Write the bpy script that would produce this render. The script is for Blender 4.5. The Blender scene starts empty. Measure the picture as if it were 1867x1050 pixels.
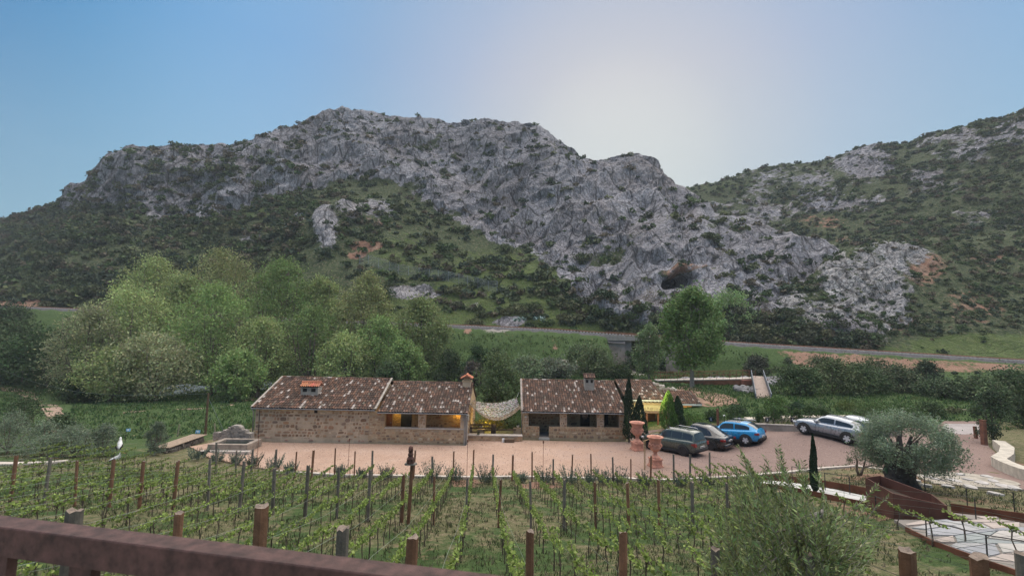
import bpy, bmesh, math, random
import numpy as np
from mathutils import Vector, Matrix, Euler
from mathutils.geometry import delaunay_2d_cdt

rnd = random.Random(7)
rng = np.random.default_rng(7)
PI = math.pi
R = math.radians
scene = bpy.context.scene
COL = scene.collection

# ---------------------------------------------------------------- camera
F = 830.0; CX = 933.5; CY = 525.0; CAMZ = 8.6
PITCH = math.atan(75.0 / F); ROLL = R(1.0)
cam_data = bpy.data.cameras.new('camera')
cam = bpy.data.objects.new('camera', cam_data); COL.objects.link(cam)
cam_data.sensor_width = 36.0; cam_data.lens = 36.0 * F / 1867.0
cam_data.clip_start = 0.05; cam_data.clip_end = 5000
CM = Matrix.Translation((0, 0, CAMZ)) @ Matrix.Rotation(PI / 2 + PITCH, 4, 'X') @ Matrix.Rotation(ROLL, 4, 'Z')
cam.matrix_world = CM
cam_data.dof.use_dof = True; cam_data.dof.focus_distance = 32; cam_data.dof.aperture_fstop = 6.3
scene.camera = cam

# ---------------------------------------------------------------- sky and sun
world = bpy.data.worlds.new('World'); scene.world = world; world.use_nodes = True
wn = world.node_tree.nodes; wl = world.node_tree.links
for n in list(wn): wn.remove(n)
SUN_AZ = R(20.0)      # to the right of straight ahead
SUN_EL = R(13.0)
sky = wn.new('ShaderNodeTexSky'); sky.sky_type = 'NISHITA'; sky.sun_disc = False
sky.sun_elevation = SUN_EL; sky.sun_rotation = SUN_AZ
sky.altitude = 400; sky.air_density = 1.3; sky.dust_density = .25; sky.ozone_density = 2.2
# dusk haze over the physical sky: pale round the afterglow, deep blue away from it, paler towards the horizon
SKY_GAIN = 2.32
def lin3(r, g, b, k=1.0):
    return tuple((((x / 255 / 12.92) if x <= 10 else ((x / 255 + .055) / 1.055) ** 2.4) * k) for x in (r, g, b))
_d = lambda u, v: Vector(((u - 933.5) / 830.0, 1.0, (600 - v) / 830.0)).normalized()
tc = wn.new('ShaderNodeTexCoord'); dt = wn.new('ShaderNodeVectorMath'); dt.operation = 'DOT_PRODUCT'; dt.inputs[1].default_value = _d(1130, 290)
nrm_ = wn.new('ShaderNodeVectorMath'); nrm_.operation = 'NORMALIZE'; wl.new(tc.outputs['Generated'], nrm_.inputs[0]); wl.new(nrm_.outputs[0], dt.inputs[0])
rp = wn.new('ShaderNodeValToRGB'); wl.new(dt.outputs['Value'], rp.inputs[0]); rp.color_ramp.interpolation = 'B_SPLINE'
K = 1.0; e = rp.color_ramp.elements
e[0].position = 0.0; e[0].color = (*lin3(40, 105, 170, K), 1); e[1].position = 1.0; e[1].color = (*lin3(222, 220, 217, K), 1)
for p, c in ((.45, (44, 118, 180)), (.57, (62, 138, 192)), (.68, (112, 166, 213)), (.79, (126, 172, 217)), (.86, (138, 172, 208)), (.93, (170, 185, 211)), (.975, (196, 197, 206))):
    x = e.new(p); x.color = (*lin3(*c, K), 1)
sp = wn.new('ShaderNodeSeparateXYZ'); wl.new(nrm_.outputs[0], sp.inputs[0])
r2 = wn.new('ShaderNodeValToRGB'); wl.new(sp.outputs[2], r2.inputs[0]); r2.color_ramp.elements[0].position = 0.0; r2.color_ramp.elements[0].color = (.75, .75, .75, 1)
r2.color_ramp.elements[1].position = .50; r2.color_ramp.elements[1].color = (0, 0, 0, 1)
m1 = wn.new('ShaderNodeMix'); m1.data_type = 'RGBA'; wl.new(r2.outputs[0], m1.inputs[0]); wl.new(rp.outputs[0], m1.inputs[6]); m1.inputs[7].default_value = (*lin3(176, 208, 210, K), 1)
hsv = wn.new('ShaderNodeHueSaturation'); hsv.inputs['Saturation'].default_value = 1.2
m2 = wn.new('ShaderNodeMix'); m2.data_type = 'RGBA'; m2.inputs[0].default_value = .93
bg = wn.new('ShaderNodeBackground'); bg.inputs['Strength'].default_value = 0.15
wo = wn.new('ShaderNodeOutputWorld')
gam = wn.new('ShaderNodeGamma'); gam.inputs[1].default_value = .45
wl.new(sky.outputs[0], gam.inputs[0]); wl.new(gam.outputs[0], hsv.inputs['Color'])
wl.new(hsv.outputs[0], m2.inputs[6]); ks = wn.new('ShaderNodeVectorMath'); ks.operation = 'SCALE'; ks.inputs['Scale'].default_value = 1 / .15 / SKY_GAIN
wl.new(m1.outputs[2], ks.inputs[0]); wl.new(ks.outputs[0], m2.inputs[7]); wl.new(m2.outputs[2], bg.inputs[0]); wl.new(bg.outputs[0], wo.inputs[0])
sun_data = bpy.data.lights.new('sun', 'SUN'); sun = bpy.data.objects.new('sun', sun_data); COL.objects.link(sun)
sun_data.energy = 2.3; sun_data.angle = R(105); sun_data.color = (1.0, 0.88, 0.74)
LAMP_EL = R(75)    # the broad afterglow high over the ridge
sd = Vector((math.sin(SUN_AZ) * math.cos(LAMP_EL), math.cos(SUN_AZ) * math.cos(LAMP_EL), math.sin(LAMP_EL)))
sun.rotation_euler = (-sd).to_track_quat('-Z', 'Y').to_euler()
vs = scene.view_settings
vs.view_transform = 'Standard'; vs.look = 'None'; vs.gamma = 1.0; vs.use_curve_mapping = False
vs.exposure = 1.30
scene.cycles.max_bounces = 5; scene.cycles.diffuse_bounces = 3; scene.cycles.glossy_bounces = 3
scene.cycles.transmission_bounces = 4; scene.cycles.transparent_max_bounces = 6

# ---------------------------------------------------------------- pixel to world
R3 = CM.to_3x3()
R3n = np.array(R3)
def ray(u, v):
    d = R3 @ Vector(((u - CX) / F, (CY - v) / F, -1.0))
    return d / d.y
def wp(u, v, Y):
    d = ray(u, v); return Vector((d.x * Y, Y, CAMZ + d.z * Y))
def px(p):
    q = R3.transposed() @ (Vector(p) - Vector((0, 0, CAMZ)))
    return (CX - F * q.x / q.z, CY + F * q.y / q.z)
def wp_np(u, v, Y):
    u = np.asarray(u, float); v = np.asarray(v, float)
    c = np.stack([(u - CX) / F, (CY - v) / F, -np.ones_like(u)], -1) @ R3n.T
    k = Y / c[..., 1]
    return np.stack([c[..., 0] * k, c[..., 1] * k, CAMZ + c[..., 2] * k], -1)
def px_np(P):
    q = (P - np.array([0, 0, CAMZ])) @ R3n
    return CX - F * q[..., 0] / q[..., 2], CY + F * q[..., 1] / q[..., 2]

# ---------------------------------------------------------------- noise (numpy gradient noise)
_perm = np.random.default_rng(3).permutation(256); _perm = np.concatenate([_perm, _perm, _perm])
_grad = np.random.default_rng(4).normal(size=(256, 3)); _grad /= np.linalg.norm(_grad, axis=1)[:, None]
def pnoise(P):
    P = np.asarray(P, float); i = np.floor(P).astype(int); f = P - i; i &= 255
    w = f * f * f * (f * (f * 6 - 15) + 10); out = 0
    for dx in (0, 1):
        wx = w[..., 0] if dx else 1 - w[..., 0]
        for dy in (0, 1):
            wy = w[..., 1] if dy else 1 - w[..., 1]
            for dz in (0, 1):
                wz = w[..., 2] if dz else 1 - w[..., 2]
                h = _perm[_perm[_perm[(i[..., 0] + dx) & 255] + ((i[..., 1] + dy) & 255)] + ((i[..., 2] + dz) & 255)]
                g = _grad[h]
                out = out + wx * wy * wz * (g[..., 0] * (f[..., 0] - dx) + g[..., 1] * (f[..., 1] - dy) + g[..., 2] * (f[..., 2] - dz))
    return out * 1.5
def fbm(P, octaves=4, lac=2.1, gain=0.5):
    a = 1.0; o = 0; s = 1.0
    for k in range(octaves):
        o = o + a * pnoise(P * s + 17.3 * k); a *= gain; s *= lac
    return o
def ridged(P, octaves=4, lac=2.1, gain=0.5):
    a = 1.0; o = 0; s = 1.0
    for k in range(octaves):
        o = o + a * (1 - 2.2 * np.abs(pnoise(P * s + 9.7 * k))); a *= gain; s *= lac
    return o
def sstep(a, b, x):
    t = np.clip((x - a) / (b - a), 0, 1); return t * t * (3 - 2 * t)

# ---------------------------------------------------------------- objects helpers
def tag(o, label=None, cat=None, group=None, kind=None):
    if label: o['label'] = label
    if cat: o['category'] = cat
    if group: o['group'] = group
    if kind: o['kind'] = kind
    return o
def empty(name, loc=(0, 0, 0), rz=0.0, label=None, cat=None, group=None):
    o = bpy.data.objects.new(name, None); COL.objects.link(o)
    o.location = loc; o.rotation_euler = (0, 0, rz); o.empty_display_size = 0.1
    return tag(o, label, cat, group)
class MB:
    """plain mesh builder: verts, faces, one material index per face"""
    def __init__(s): s.v = []; s.f = []; s.m = []; s.c = []
    def poly(s, pts, mi=0, c=None):
        b = len(s.v); s.v += [tuple(p) for p in pts]; s.f.append(tuple(range(b, b + len(pts)))); s.m.append(mi); s.c.append(c)
    def add(s, verts, faces, mi=0, c=None):
        b = len(s.v); s.v += [tuple(p) for p in verts]
        for f in faces: s.f.append(tuple(b + i for i in f)); s.m.append(mi); s.c.append(c)
    def box(s, lo, hi, mi=0, M=None, c=None, taper=1.0, jit=0.0):
        x0, y0, z0 = lo; x1, y1, z1 = hi; cx = (x0 + x1) / 2; cy = (y0 + y1) / 2
        vs_ = []
        for z, t in ((z0, 1.0), (z1, taper)):
            for x, y in ((x0, y0), (x1, y0), (x1, y1), (x0, y1)):
                vs_.append(Vector((cx + (x - cx) * t + rnd.uniform(-jit, jit), cy + (y - cy) * t + rnd.uniform(-jit, jit), z + rnd.uniform(-jit, jit))))
        if M is not None: vs_ = [M @ p for p in vs_]
        s.add(vs_, [(3, 2, 1, 0), (4, 5, 6, 7), (0, 1, 5, 4), (1, 2, 6, 5), (2, 3, 7, 6), (3, 0, 4, 7)], mi, c)
    def beam(s, a, b, w, h, mi=0, c=None):
        a = Vector(a); b = Vector(b); d = b - a; L = d.length
        q = d.to_track_quat('X', 'Z').to_matrix().to_4x4()
        s.box((0, -w / 2, -h / 2), (L, w / 2, h / 2), mi, Matrix.Translation(a) @ q, c)
    def tube(s, pts, rad, n=6, mi=0, cap=True, c=None):
        pts = [Vector(p) for p in pts]; rs = rad if hasattr(rad, '__len__') else [rad] * len(pts)
        b = len(s.v); K = len(pts); prev = None
        for i, p in enumerate(pts):
            d = (pts[min(i + 1, K - 1)] - pts[max(i - 1, 0)]).normalized()
            if prev is None:
                ref = Vector((0, 0, 1)) if abs(d.z) < .9 else Vector((1, 0, 0)); x = d.cross(ref).normalized()
            else:
                x = (prev - d * prev.dot(d)); x = x.normalized() if x.length > 1e-6 else prev
            prev = x; y = d.cross(x)
            for k in range(n):
                a = 2 * PI * k / n; s.v.append(tuple(p + (x * math.cos(a) + y * math.sin(a)) * rs[i]))
        for i in range(K - 1):
            for k in range(n):
                k2 = (k + 1) % n; s.f.append((b + i * n + k, b + i * n + k2, b + (i + 1) * n + k2, b + (i + 1) * n + k)); s.m.append(mi); s.c.append(c)
        if cap:
            s.f.append(tuple(b + k for k in reversed(range(n)))); s.m.append(mi); s.c.append(c)
            s.f.append(tuple(b + (K - 1) * n + k for k in range(n))); s.m.append(mi); s.c.append(c)
    def lathe(s, prof, n=16, mi=0, org=(0, 0, 0), M=None, c=None):
        b = len(s.v)
        for r, z in prof:
            for k in range(n):
                a = 2 * PI * k / n; p = Vector((org[0] + r * math.cos(a), org[1] + r * math.sin(a), org[2] + z))
                s.v.append(tuple(M @ p if M is not None else p))
        for i in range(len(prof) - 1):
            for k in range(n):
                k2 = (k + 1) % n; s.f.append((b + i * n + k, b + i * n + k2, b + (i + 1) * n + k2, b + (i + 1) * n + k)); s.m.append(mi); s.c.append(c)
    def mesh(s, name, mats, smooth=False):
        me = bpy.data.meshes.new(name); me.from_pydata(s.v, [], s.f)
        if not isinstance(mats, (list, tuple)): mats = [mats]
        for m in mats: me.materials.append(m)
        if any(s.m): me.polygons.foreach_set('material_index', s.m)
        if any(c is not None for c in s.c):
            ca = me.color_attributes.new('tint', 'FLOAT_COLOR', 'CORNER')
            cols = []
            for f, c in zip(s.f, s.c):
                c = c if c is not None else (1, 1, 1)
                cols += [c[0], c[1], c[2], 1.0] * len(f)
            ca.data.foreach_set('color', cols)
        if smooth: me.polygons.foreach_set('use_smooth', [True] * len(me.polygons))
        me.update(); return me
    def build(s, name, mats, parent=None, smooth=False, loc=(0, 0, 0), rz=0.0):
        o = bpy.data.objects.new(name, s.mesh(name, mats, smooth)); COL.objects.link(o)
        o.location = loc; o.rotation_euler = (0, 0, rz)
        if parent: o.parent = parent
        return o
def np_mesh(name, V, Fq, mats, smooth=False, tint=None, mi=None, attrs=None):
    """V (n,3) floats, Fq (m,k) ints of equal sided faces"""
    me = bpy.data.meshes.new(name); V = np.ascontiguousarray(V, dtype=np.float32); Fq = np.ascontiguousarray(Fq, dtype=np.int32)
    n, k = Fq.shape
    me.vertices.add(len(V)); me.vertices.foreach_set('co', V.ravel())
    me.loops.add(n * k); me.loops.foreach_set('vertex_index', Fq.ravel())
    me.polygons.add(n); me.polygons.foreach_set('loop_start', np.arange(0, n * k, k, dtype=np.int32))
    try: me.polygons.foreach_set('loop_total', np.full(n, k, dtype=np.int32))
    except Exception: pass
    if mi is not None: me.polygons.foreach_set('material_index', np.asarray(mi, dtype=np.int32))
    me.polygons.foreach_set('use_smooth', np.full(n, bool(smooth)))
    me.update(calc_edges=True)
    if not isinstance(mats, (list, tuple)): mats = [mats]
    for m in mats: me.materials.append(m)
    if tint is not None:   # per vertex (n,3)
        ca = me.color_attributes.new('tint', 'FLOAT_COLOR', 'POINT')
        ca.data.foreach_set('color', np.concatenate([tint, np.ones((len(tint), 1))], 1).astype(np.float32).ravel())
    for nm, arr in (attrs or {}).items():
        a = me.attributes.new(nm, 'FLOAT', 'POINT'); a.data.foreach_set('value', np.asarray(arr, dtype=np.float32))
    return me
def link(name, me, parent=None, loc=(0, 0, 0), rot=(0, 0, 0), scale=None):
    o = bpy.data.objects.new(name, me); COL.objects.link(o); o.location = loc; o.rotation_euler = rot
    if scale is not None: o.scale = (scale,) * 3 if not hasattr(scale, '__len__') else scale
    if parent: o.parent = parent
    return o
def copy_tree(o, parent=None):
    c = o.copy(); COL.objects.link(c)
    if parent is not None: c.parent = parent; c.matrix_parent_inverse = o.matrix_parent_inverse
    for ch in list(o.children): copy_tree(ch, c)
    return c

# ---------------------------------------------------------------- materials
def lin(c):
    return tuple(((x / 12.92) if x <= .04045 else ((x + .055) / 1.055) ** 2.4) for x in c)
class NT:
    def __init__(s, name, rough=0.8, spec=0.3):
        s.m = bpy.data.materials.new(name); s.m.use_nodes = True; s.t = s.m.node_tree; s.N = s.t.nodes; s.L = s.t.links
        s.b = s.N['Principled BSDF']; s.b.inputs['Roughness'].default_value = rough
        s.b.inputs['Specular IOR Level'].default_value = spec
        s.tc = None
    def node(s, typ, **kw):
        n = s.N.new(typ)
        for k, v in kw.items():
            if k in n.inputs: n.inputs[k].default_value = v
            else: setattr(n, k, v)
        return n
    def coord(s, obj=True, scale=(1, 1, 1), rot=(0, 0, 0)):
        tc = s.node('ShaderNodeTexCoord'); mp = s.node('ShaderNodeMapping'); mp.inputs['Scale'].default_value = scale; mp.inputs['Rotation'].default_value = rot
        s.L.new(tc.outputs['Object' if obj else 'Generated'], mp.inputs['Vector']); return mp.outputs[0]
    def geo_pos(s, scale=(1, 1, 1), rot=(0, 0, 0)):
        g = s.node('ShaderNodeNewGeometry'); mp = s.node('ShaderNodeMapping'); mp.inputs['Scale'].default_value = scale; mp.inputs['Rotation'].default_value = rot
        s.L.new(g.outputs['Position'], mp.inputs['Vector']); return mp.outputs[0]
    def noise(s, vec, scale=5, detail=4, rough=.55, dist=0.0):
        n = s.node('ShaderNodeTexNoise'); n.inputs['Scale'].default_value = scale; n.inputs['Detail'].default_value = detail
        n.inputs['Roughness'].default_value = rough; n.inputs['Distortion'].default_value = dist
        s.L.new(vec, n.inputs['Vector']); return n.outputs[0]
    def voro(s, vec, scale=5, feature='F1', rand=1.0, out='Distance'):
        n = s.node('ShaderNodeTexVoronoi'); n.feature = feature; n.inputs['Scale'].default_value = scale; n.inputs['Randomness'].default_value = rand
        s.L.new(vec, n.inputs['Vector']); return n.outputs[out]
    def ramp(s, val, stops, interp='LINEAR'):
        r = s.node('ShaderNodeValToRGB'); r.color_ramp.interpolation = interp; e = r.color_ramp.elements
        while len(e) > 1: e.remove(e[-1])
        e[0].position = stops[0][0]; e[0].color = (*stops[0][1], 1) if hasattr(stops[0][1], '__len__') else (stops[0][1],) * 3 + (1,)
        for p, c in stops[1:]:
            x = e.new(p); x.color = (*c, 1) if hasattr(c, '__len__') else (c, c, c, 1)
        s.L.new(val, r.inputs[0]); return r.outputs[0]
    def mix(s, fac, a, b, mode='MIX'):
        m = s.node('ShaderNodeMix'); m.data_type = 'RGBA'; m.blend_type = mode
        for k, v in ((0, fac), (6, a), (7, b)):
            if isinstance(v, bpy.types.NodeSocket): s.L.new(v, m.inputs[k])
            elif hasattr(v, '__len__'): m.inputs[k].default_value = (*v, 1)
            else: m.inputs[k].default_value = v if k == 0 else (v, v, v, 1)
        return m.outputs[2]
    def math(s, op, a, b=0.0, clamp=False):
        m = s.node('ShaderNodeMath'); m.operation = op; m.use_clamp = clamp
        for sock, v in ((m.inputs[0], a), (m.inputs[1], b)):
            if isinstance(v, bpy.types.NodeSocket): s.L.new(v, sock)
            else: sock.default_value = v
        return m.outputs[0]
    def attr(s, name, fac=False):
        a = s.node('ShaderNodeAttribute'); a.attribute_name = name; return a.outputs['Fac' if fac else 'Color']
    def objrand(s):
        return s.node('ShaderNodeObjectInfo').outputs['Random']
    def color(s, c):
        if isinstance(c, bpy.types.NodeSocket): s.L.new(c, s.b.inputs['Base Color'])
        else: s.b.inputs['Base Color'].default_value = (*c, 1)
    def bump(s, h, strength=.5, dist=.05):
        b = s.node('ShaderNodeBump'); b.inputs['Strength'].default_value = strength; b.inputs['Distance'].default_value = dist
        s.L.new(h, b.inputs['Height']); s.L.new(b.outputs[0], s.b.inputs['Normal'])
MATS = {}
def simple(name, col, rough=.8, var=.18, scale=3.0, bump=.0, spec=.3, metal=0.0, tint=False, objvar=0.0, bscale=None, bdist=.02):
    if name in MATS: return MATS[name]
    n = NT(name, rough, spec); v = n.coord()
    lo = tuple(c * (1 - var) for c in col); hi = tuple(min(1, c * (1 + var)) for c in col)
    nz = n.noise(v, scale, 5, .6)
    c = n.ramp(nz, [(.3, lo), (.7, hi)])
    if tint: c = n.mix(1.0, c, n.attr('tint'), 'MULTIPLY')
    if objvar:
        r = n.ramp(n.objrand(), [(0, 1 - objvar), (1, 1 + objvar)]) ; c = n.mix(1.0, c, r, 'MULTIPLY')
    n.color(c); n.b.inputs['Metallic'].default_value = metal
    if bump: n.bump(n.noise(v, bscale or scale * 4, 6, .65), bump, bdist)
    MATS[name] = n.m; return n.m

# ---------------------------------------------------------------- near ground height
CT = []
def c_(u, v, Y, dz=0.0):
    p = wp(u, v, Y); CT.append((p.x, p.y, p.z + dz))
for X in (-9, 0, 9): CT += [(X, -2, 5.6), (X, 5.7, 4.45), (X, 11, 2.95)]
for X in (-30, 30): CT += [(X, -12, 6.2)]
CT += [(0, -14, 6.4), (-22, 5, 4.8), (-22, 11, 3.5), (-34, 16, 2.7), (-45, 5, 5), (60, 0, 5), (24, 4, 4.6), (-60, 40, .5), (-90, 60, -1)]
for X, z in ((-17.5, 2.3), (-10.5, 2.15), (-5, 1.9), (1, 1.7), (6, 1.75), (10, 1.85)): CT.append((X, 16.5, z))
for X in (-14, -7, 0, 6): CT.append((X, 22, .72))
for X in (-15, -9, -3, 3, 8): CT.append((X, 26.2, .0))
for X in (-19, -12, -5, 2, 8):
    CT += [(X, 30, 0), (X, 34, 0), (X, 39, 0)]
CT += [(12, 30, .2), (12, 34, .1), (11.5, 30.7, .25), (10, 39, .05), (17.4, 33.9, .2), (20, 38, .55)]
c_(1545, 812, 30.7); c_(1469, 790, 32.9); c_(1440, 783, 36); c_(1780, 770, 40.7); c_(1700, 800, 35)
c_(60, 845, 23.7); c_(100, 835, 25.5); c_(215, 830, 28); c_(250, 795, 40); c_(100, 740, 55); c_(30, 700, 75)
c_(400, 745, 50); c_(340, 720, 72); c_(340, 712, 80, -.3); c_(100, 690, 80); c_(600, 690, 78, -1); c_(-200, 690, 78)
c_(900, 722, 50); c_(950, 690, 66); c_(1040, 668, 76); c_(1200, 718, 48); c_(1300, 715, 52); c_(1300, 750, 42); c_(1150, 684, 76)
c_(1400, 692, 68); c_(1600, 690, 72); c_(1550, 740, 46); c_(1850, 735, 48); c_(1900, 690, 66); c_(1750, 705, 60)
c_(1400, 900, 20); c_(1640, 940, 16); c_(1750, 1000, 12); c_(1500, 1040, 10); c_(1867, 900, 20); c_(1700, 880, 21.5)
c_(1600, 850, 25); c_(1350, 862, 27.2); c_(1500, 852, 27); c_(1650, 835, 28.5); c_(1845, 850, 27); c_(2100, 850, 26); c_(2200, 740, 45)
def rail_y(X): return 93 - .17 * np.asarray(X, float)
def rail_z(X): return np.interp(np.asarray(X, float), [-300, -129, 8, 42, 88, 200], [14.5, 12.0, 8.5, 6.6, 4.6, 1.5])
for X in (-220, -170, -129, -100, -70, -45, -25, 0, 12, 60, 75, 88, 120, 170):
    CT.append((X, float(rail_y(X)) - 3.0, float(rail_z(X)) - .3)); CT.append((X, float(rail_y(X)) + 12, float(rail_z(X)) + 1.5))
for X in (-129, -100, -70, -45, -25, -10, 3): CT.append((X, float(rail_y(X)) - 12, float(rail_z(X)) - 6.5 - .0 * X))
for X in (22, 28, 33): CT.append((X, float(rail_y(X)) - 3, 1.3)); CT.append((X, float(rail_y(X)) + 12, 2.0)); CT.append((X, 78, 1.0))
for X in (50, 65, 90): CT.append((X, float(rail_y(X)) - 7.5, float(rail_z(X)) - 3.2))
CT = np.array(CT)
def _tps(r2): return np.where(r2 > 1e-9, .5 * r2 * np.log(np.maximum(r2, 1e-9)), 0.0)
def _solve():
    n = len(CT); P = CT[:, :2]; K = _tps(((P[:, None] - P[None]) ** 2).sum(-1)) + np.eye(n) * 1.5
    A = np.zeros((n + 3, n + 3)); A[:n, :n] = K; A[:n, n] = 1; A[:n, n + 1:] = P; A[n, :n] = 1; A[n + 1:, :n] = P.T
    return np.linalg.solve(A, np.concatenate([CT[:, 2], [0, 0, 0]]))
_w = _solve()
def Hn(x, y):
    x = np.asarray(x, float); y = np.asarray(y, float); sh = x.shape; x = x.ravel(); y = y.ravel(); out = np.empty(len(x))
    for s in range(0, len(x), 20000):
        a = x[s:s + 20000]; b = y[s:s + 20000]
        K = _tps((a[:, None] - CT[None, :, 0]) ** 2 + (b[:, None] - CT[None, :, 1]) ** 2)
        out[s:s + 20000] = K @ _w[:-3] + _w[-3] + _w[-2] * a + _w[-1] * b
    rz = np.interp(x, [-300, -129, 8, 42, 88, 200], [14.5, 12.0, 8.5, 6.6, 4.6, 1.5]); dy = y - (93 - .17 * x)     # keep the ground under the track bed
    lim = rz - .4 - np.where(dy < -3, (-3 - dy) * .42, 0) + np.where(dy < -9, (-9 - dy) * 3, 0); near_b = (x > 18) & (x < 33)
    out = np.where((dy > -16) & (dy < 6.5) & ~near_b, np.minimum(out, lim), out)
    lift = rz - .45 - np.where(dy < -3, (-3 - dy) * .62, 0); out = np.where((dy > -7.5) & (dy < 6.5) & ~near_b, np.maximum(out, lift), out)
    return np.clip(out, -6, 30).reshape(sh)
# cached grid for quick lookups
GX = np.arange(-240, 240.1, 1.0); GY = np.arange(-20, 150.1, 1.0)
_gx, _gy = np.meshgrid(GX, GY, indexing='ij'); GH = Hn(_gx, _gy)
def H(x, y):
    x = np.asarray(x, float); y = np.asarray(y, float)
    fx = np.clip(x - GX[0], 0, len(GX) - 1.001); fy = np.clip(y - GY[0], 0, len(GY) - 1.001)
    i = fx.astype(int); j = fy.astype(int); a = fx - i; b = fy - j
    return GH[i, j] * (1 - a) * (1 - b) + GH[i + 1, j] * a * (1 - b) + GH[i, j + 1] * (1 - a) * b + GH[i + 1, j + 1] * a * b
def h1(x, y): return float(H(x, y))
def gp(u, v, y0=3.0, y1=110.0):
    """the point of the near ground seen at a pixel"""
    d = ray(u, v); Y = y0; st = .1
    while Y < y1:
        if CAMZ + d.z * Y <= h1(d.x * Y, Y): break
        Y += st
    return Vector((d.x * Y, Y, h1(d.x * Y, Y)))
def on(x, y, dz=0.0): return Vector((x, y, h1(x, y) + dz))

# ================================================================ TERRAIN
def mat_hill():
    n = NT('hill_surface', .93, .15); p = n.geo_pos()
    rk = n.attr('rock', True); so = n.attr('soil', True); gr = n.attr('grass', True); pale = n.attr('pale', True)
    n1 = n.noise(p, .35, 8, .68); n2 = n.noise(p, 1.6, 6, .65); n3 = n.noise(p, .06, 4, .6)
    # undergrowth
    under = n.ramp(n2, [(.26, (.034, .052, .026)), (.46, (.062, .086, .04)), (.56, (.10, .118, .058)), (.65, (.17, .15, .10)), (.74, (.29, .27, .22)), (.82, (.38, .36, .32))])
    grass = n.ramp(n1, [(.3, (.07, .11, .032)), (.5, (.115, .165, .045)), (.7, (.17, .205, .07))])
    grass = n.mix(n.ramp(n2, [(.4, 0), (.8, .6)]), grass, (.05, .06, .03))
    soil = n.ramp(n1, [(.3, (.20, .11, .075)), (.5, (.33, .19, .13)), (.7, (.42, .3, .22))])
    # rock: pale limestone with dark joints, dipping beds
    pr = n.geo_pos((1, 1, .55), (R(12), R(32), R(20)))
    e1 = n.voro(pr, .22, 'DISTANCE_TO_EDGE'); 
    pd = n.node('ShaderNodeVectorMath'); pd.operation = 'ADD'
    nn = n.node('ShaderNodeTexNoise'); nn.inputs['Scale'].default_value = .5; nn.inputs['Detail'].default_value = 5
    n.L.new(pr, nn.inputs['Vector'])
    sc = n.node('ShaderNodeVectorMath'); sc.operation = 'SCALE'; sc.inputs['Scale'].default_value = 1.6
    n.L.new(nn.outputs['Color'], sc.inputs[0]); n.L.new(pr, pd.inputs[0]); n.L.new(sc.outputs[0], pd.inputs[1])
    e2 = n.voro(pd.outputs[0], .75, 'DISTANCE_TO_EDGE'); e3 = n.voro(pd.outputs[0], .28, 'DISTANCE_TO_EDGE')
    rock = n.ramp(n1, [(.25, (.29, .285, .31)), (.45, (.385, .38, .41)), (.6, (.44, .435, .465)), (.78, (.50, .49, .515))])
    rock = n.mix(1.0, rock, n.ramp(n.noise(n.geo_pos((1, 1, .25)), .045, 4, .6), [(.35, .72), (.62, 1.12)]), 'MULTIPLY')
    rock = n.mix(n.ramp(n3, [(.42, 0), (.7, .38)]), rock, (.36, .29, .26))
    rock = n.mix(n.math('MULTIPLY', pale, .8), rock, n.ramp(n2, [(.3, (.34, .33, .32)), (.7, (.62, .6, .57))]))
    crack = n.math('MULTIPLY', n.ramp(e2, [(0, .52), (.05, .85), (.12, 1)]), n.ramp(e3, [(0, .55), (.03, .88), (.06, 1)]))
    pl = n.geo_pos((1.0, 1.0, .30), (R(8), R(38), R(25))); pw = n.node('ShaderNodeVectorMath'); pw.operation = 'ADD'; n.L.new(pl, pw.inputs[0]); n.L.new(sc.outputs[0], pw.inputs[1])
    e4 = n.voro(pw.outputs[0], .13, 'DISTANCE_TO_EDGE'); crack = n.math('MULTIPLY', crack, n.ramp(e4, [(0, .25), (.02, .6), (.05, 1)]))
    crack = n.math('MULTIPLY', crack, n.ramp(n2, [(.25, .7), (.45, 1)]))
    ln = n.geo_pos((2.6, 2.6, .32), (R(6), R(40), R(25))); l1 = n.noise(ln, .42, 5, .6, .6)     # long slanting joints
    crack = n.math('MULTIPLY', crack, n.ramp(n.math('ABSOLUTE', n.math('SUBTRACT', l1, .5)), [(0, .42), (.012, .7), (.035, 1)]))
    rock = n.mix(1.0, rock, crack, 'MULTIPLY')
    moss = n.ramp(n.noise(p, .8, 7, .7), [(.52, 0), (.62, .75)])
    rock = n.mix(n.math('MULTIPLY', moss, .5), rock, (.06, .07, .04))
    # masks broken by noise
    def brk(a, amt=.55):
        x = n.math('ADD', a, n.math('MULTIPLY', n.math('SUBTRACT', n.noise(p, .55, 7, .72), .5), amt * 2))
        return n.ramp(x, [(.44, 0), (.56, 1)])
    c = n.mix(brk(gr), under, n.mix(.25, grass, under)); c = n.mix(brk(so), c, soil); c = n.mix(brk(rk), c, rock)
    n.color(c)
    hb = n.math('ADD', n.math('MULTIPLY', crack, 1.2), n.math('MULTIPLY', n1, 1.5))
    n.bump(n.math('ADD', hb, n.math('MULTIPLY', n2, .5)), .65, .8)
    return n.m
M_hill = mat_hill()

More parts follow.
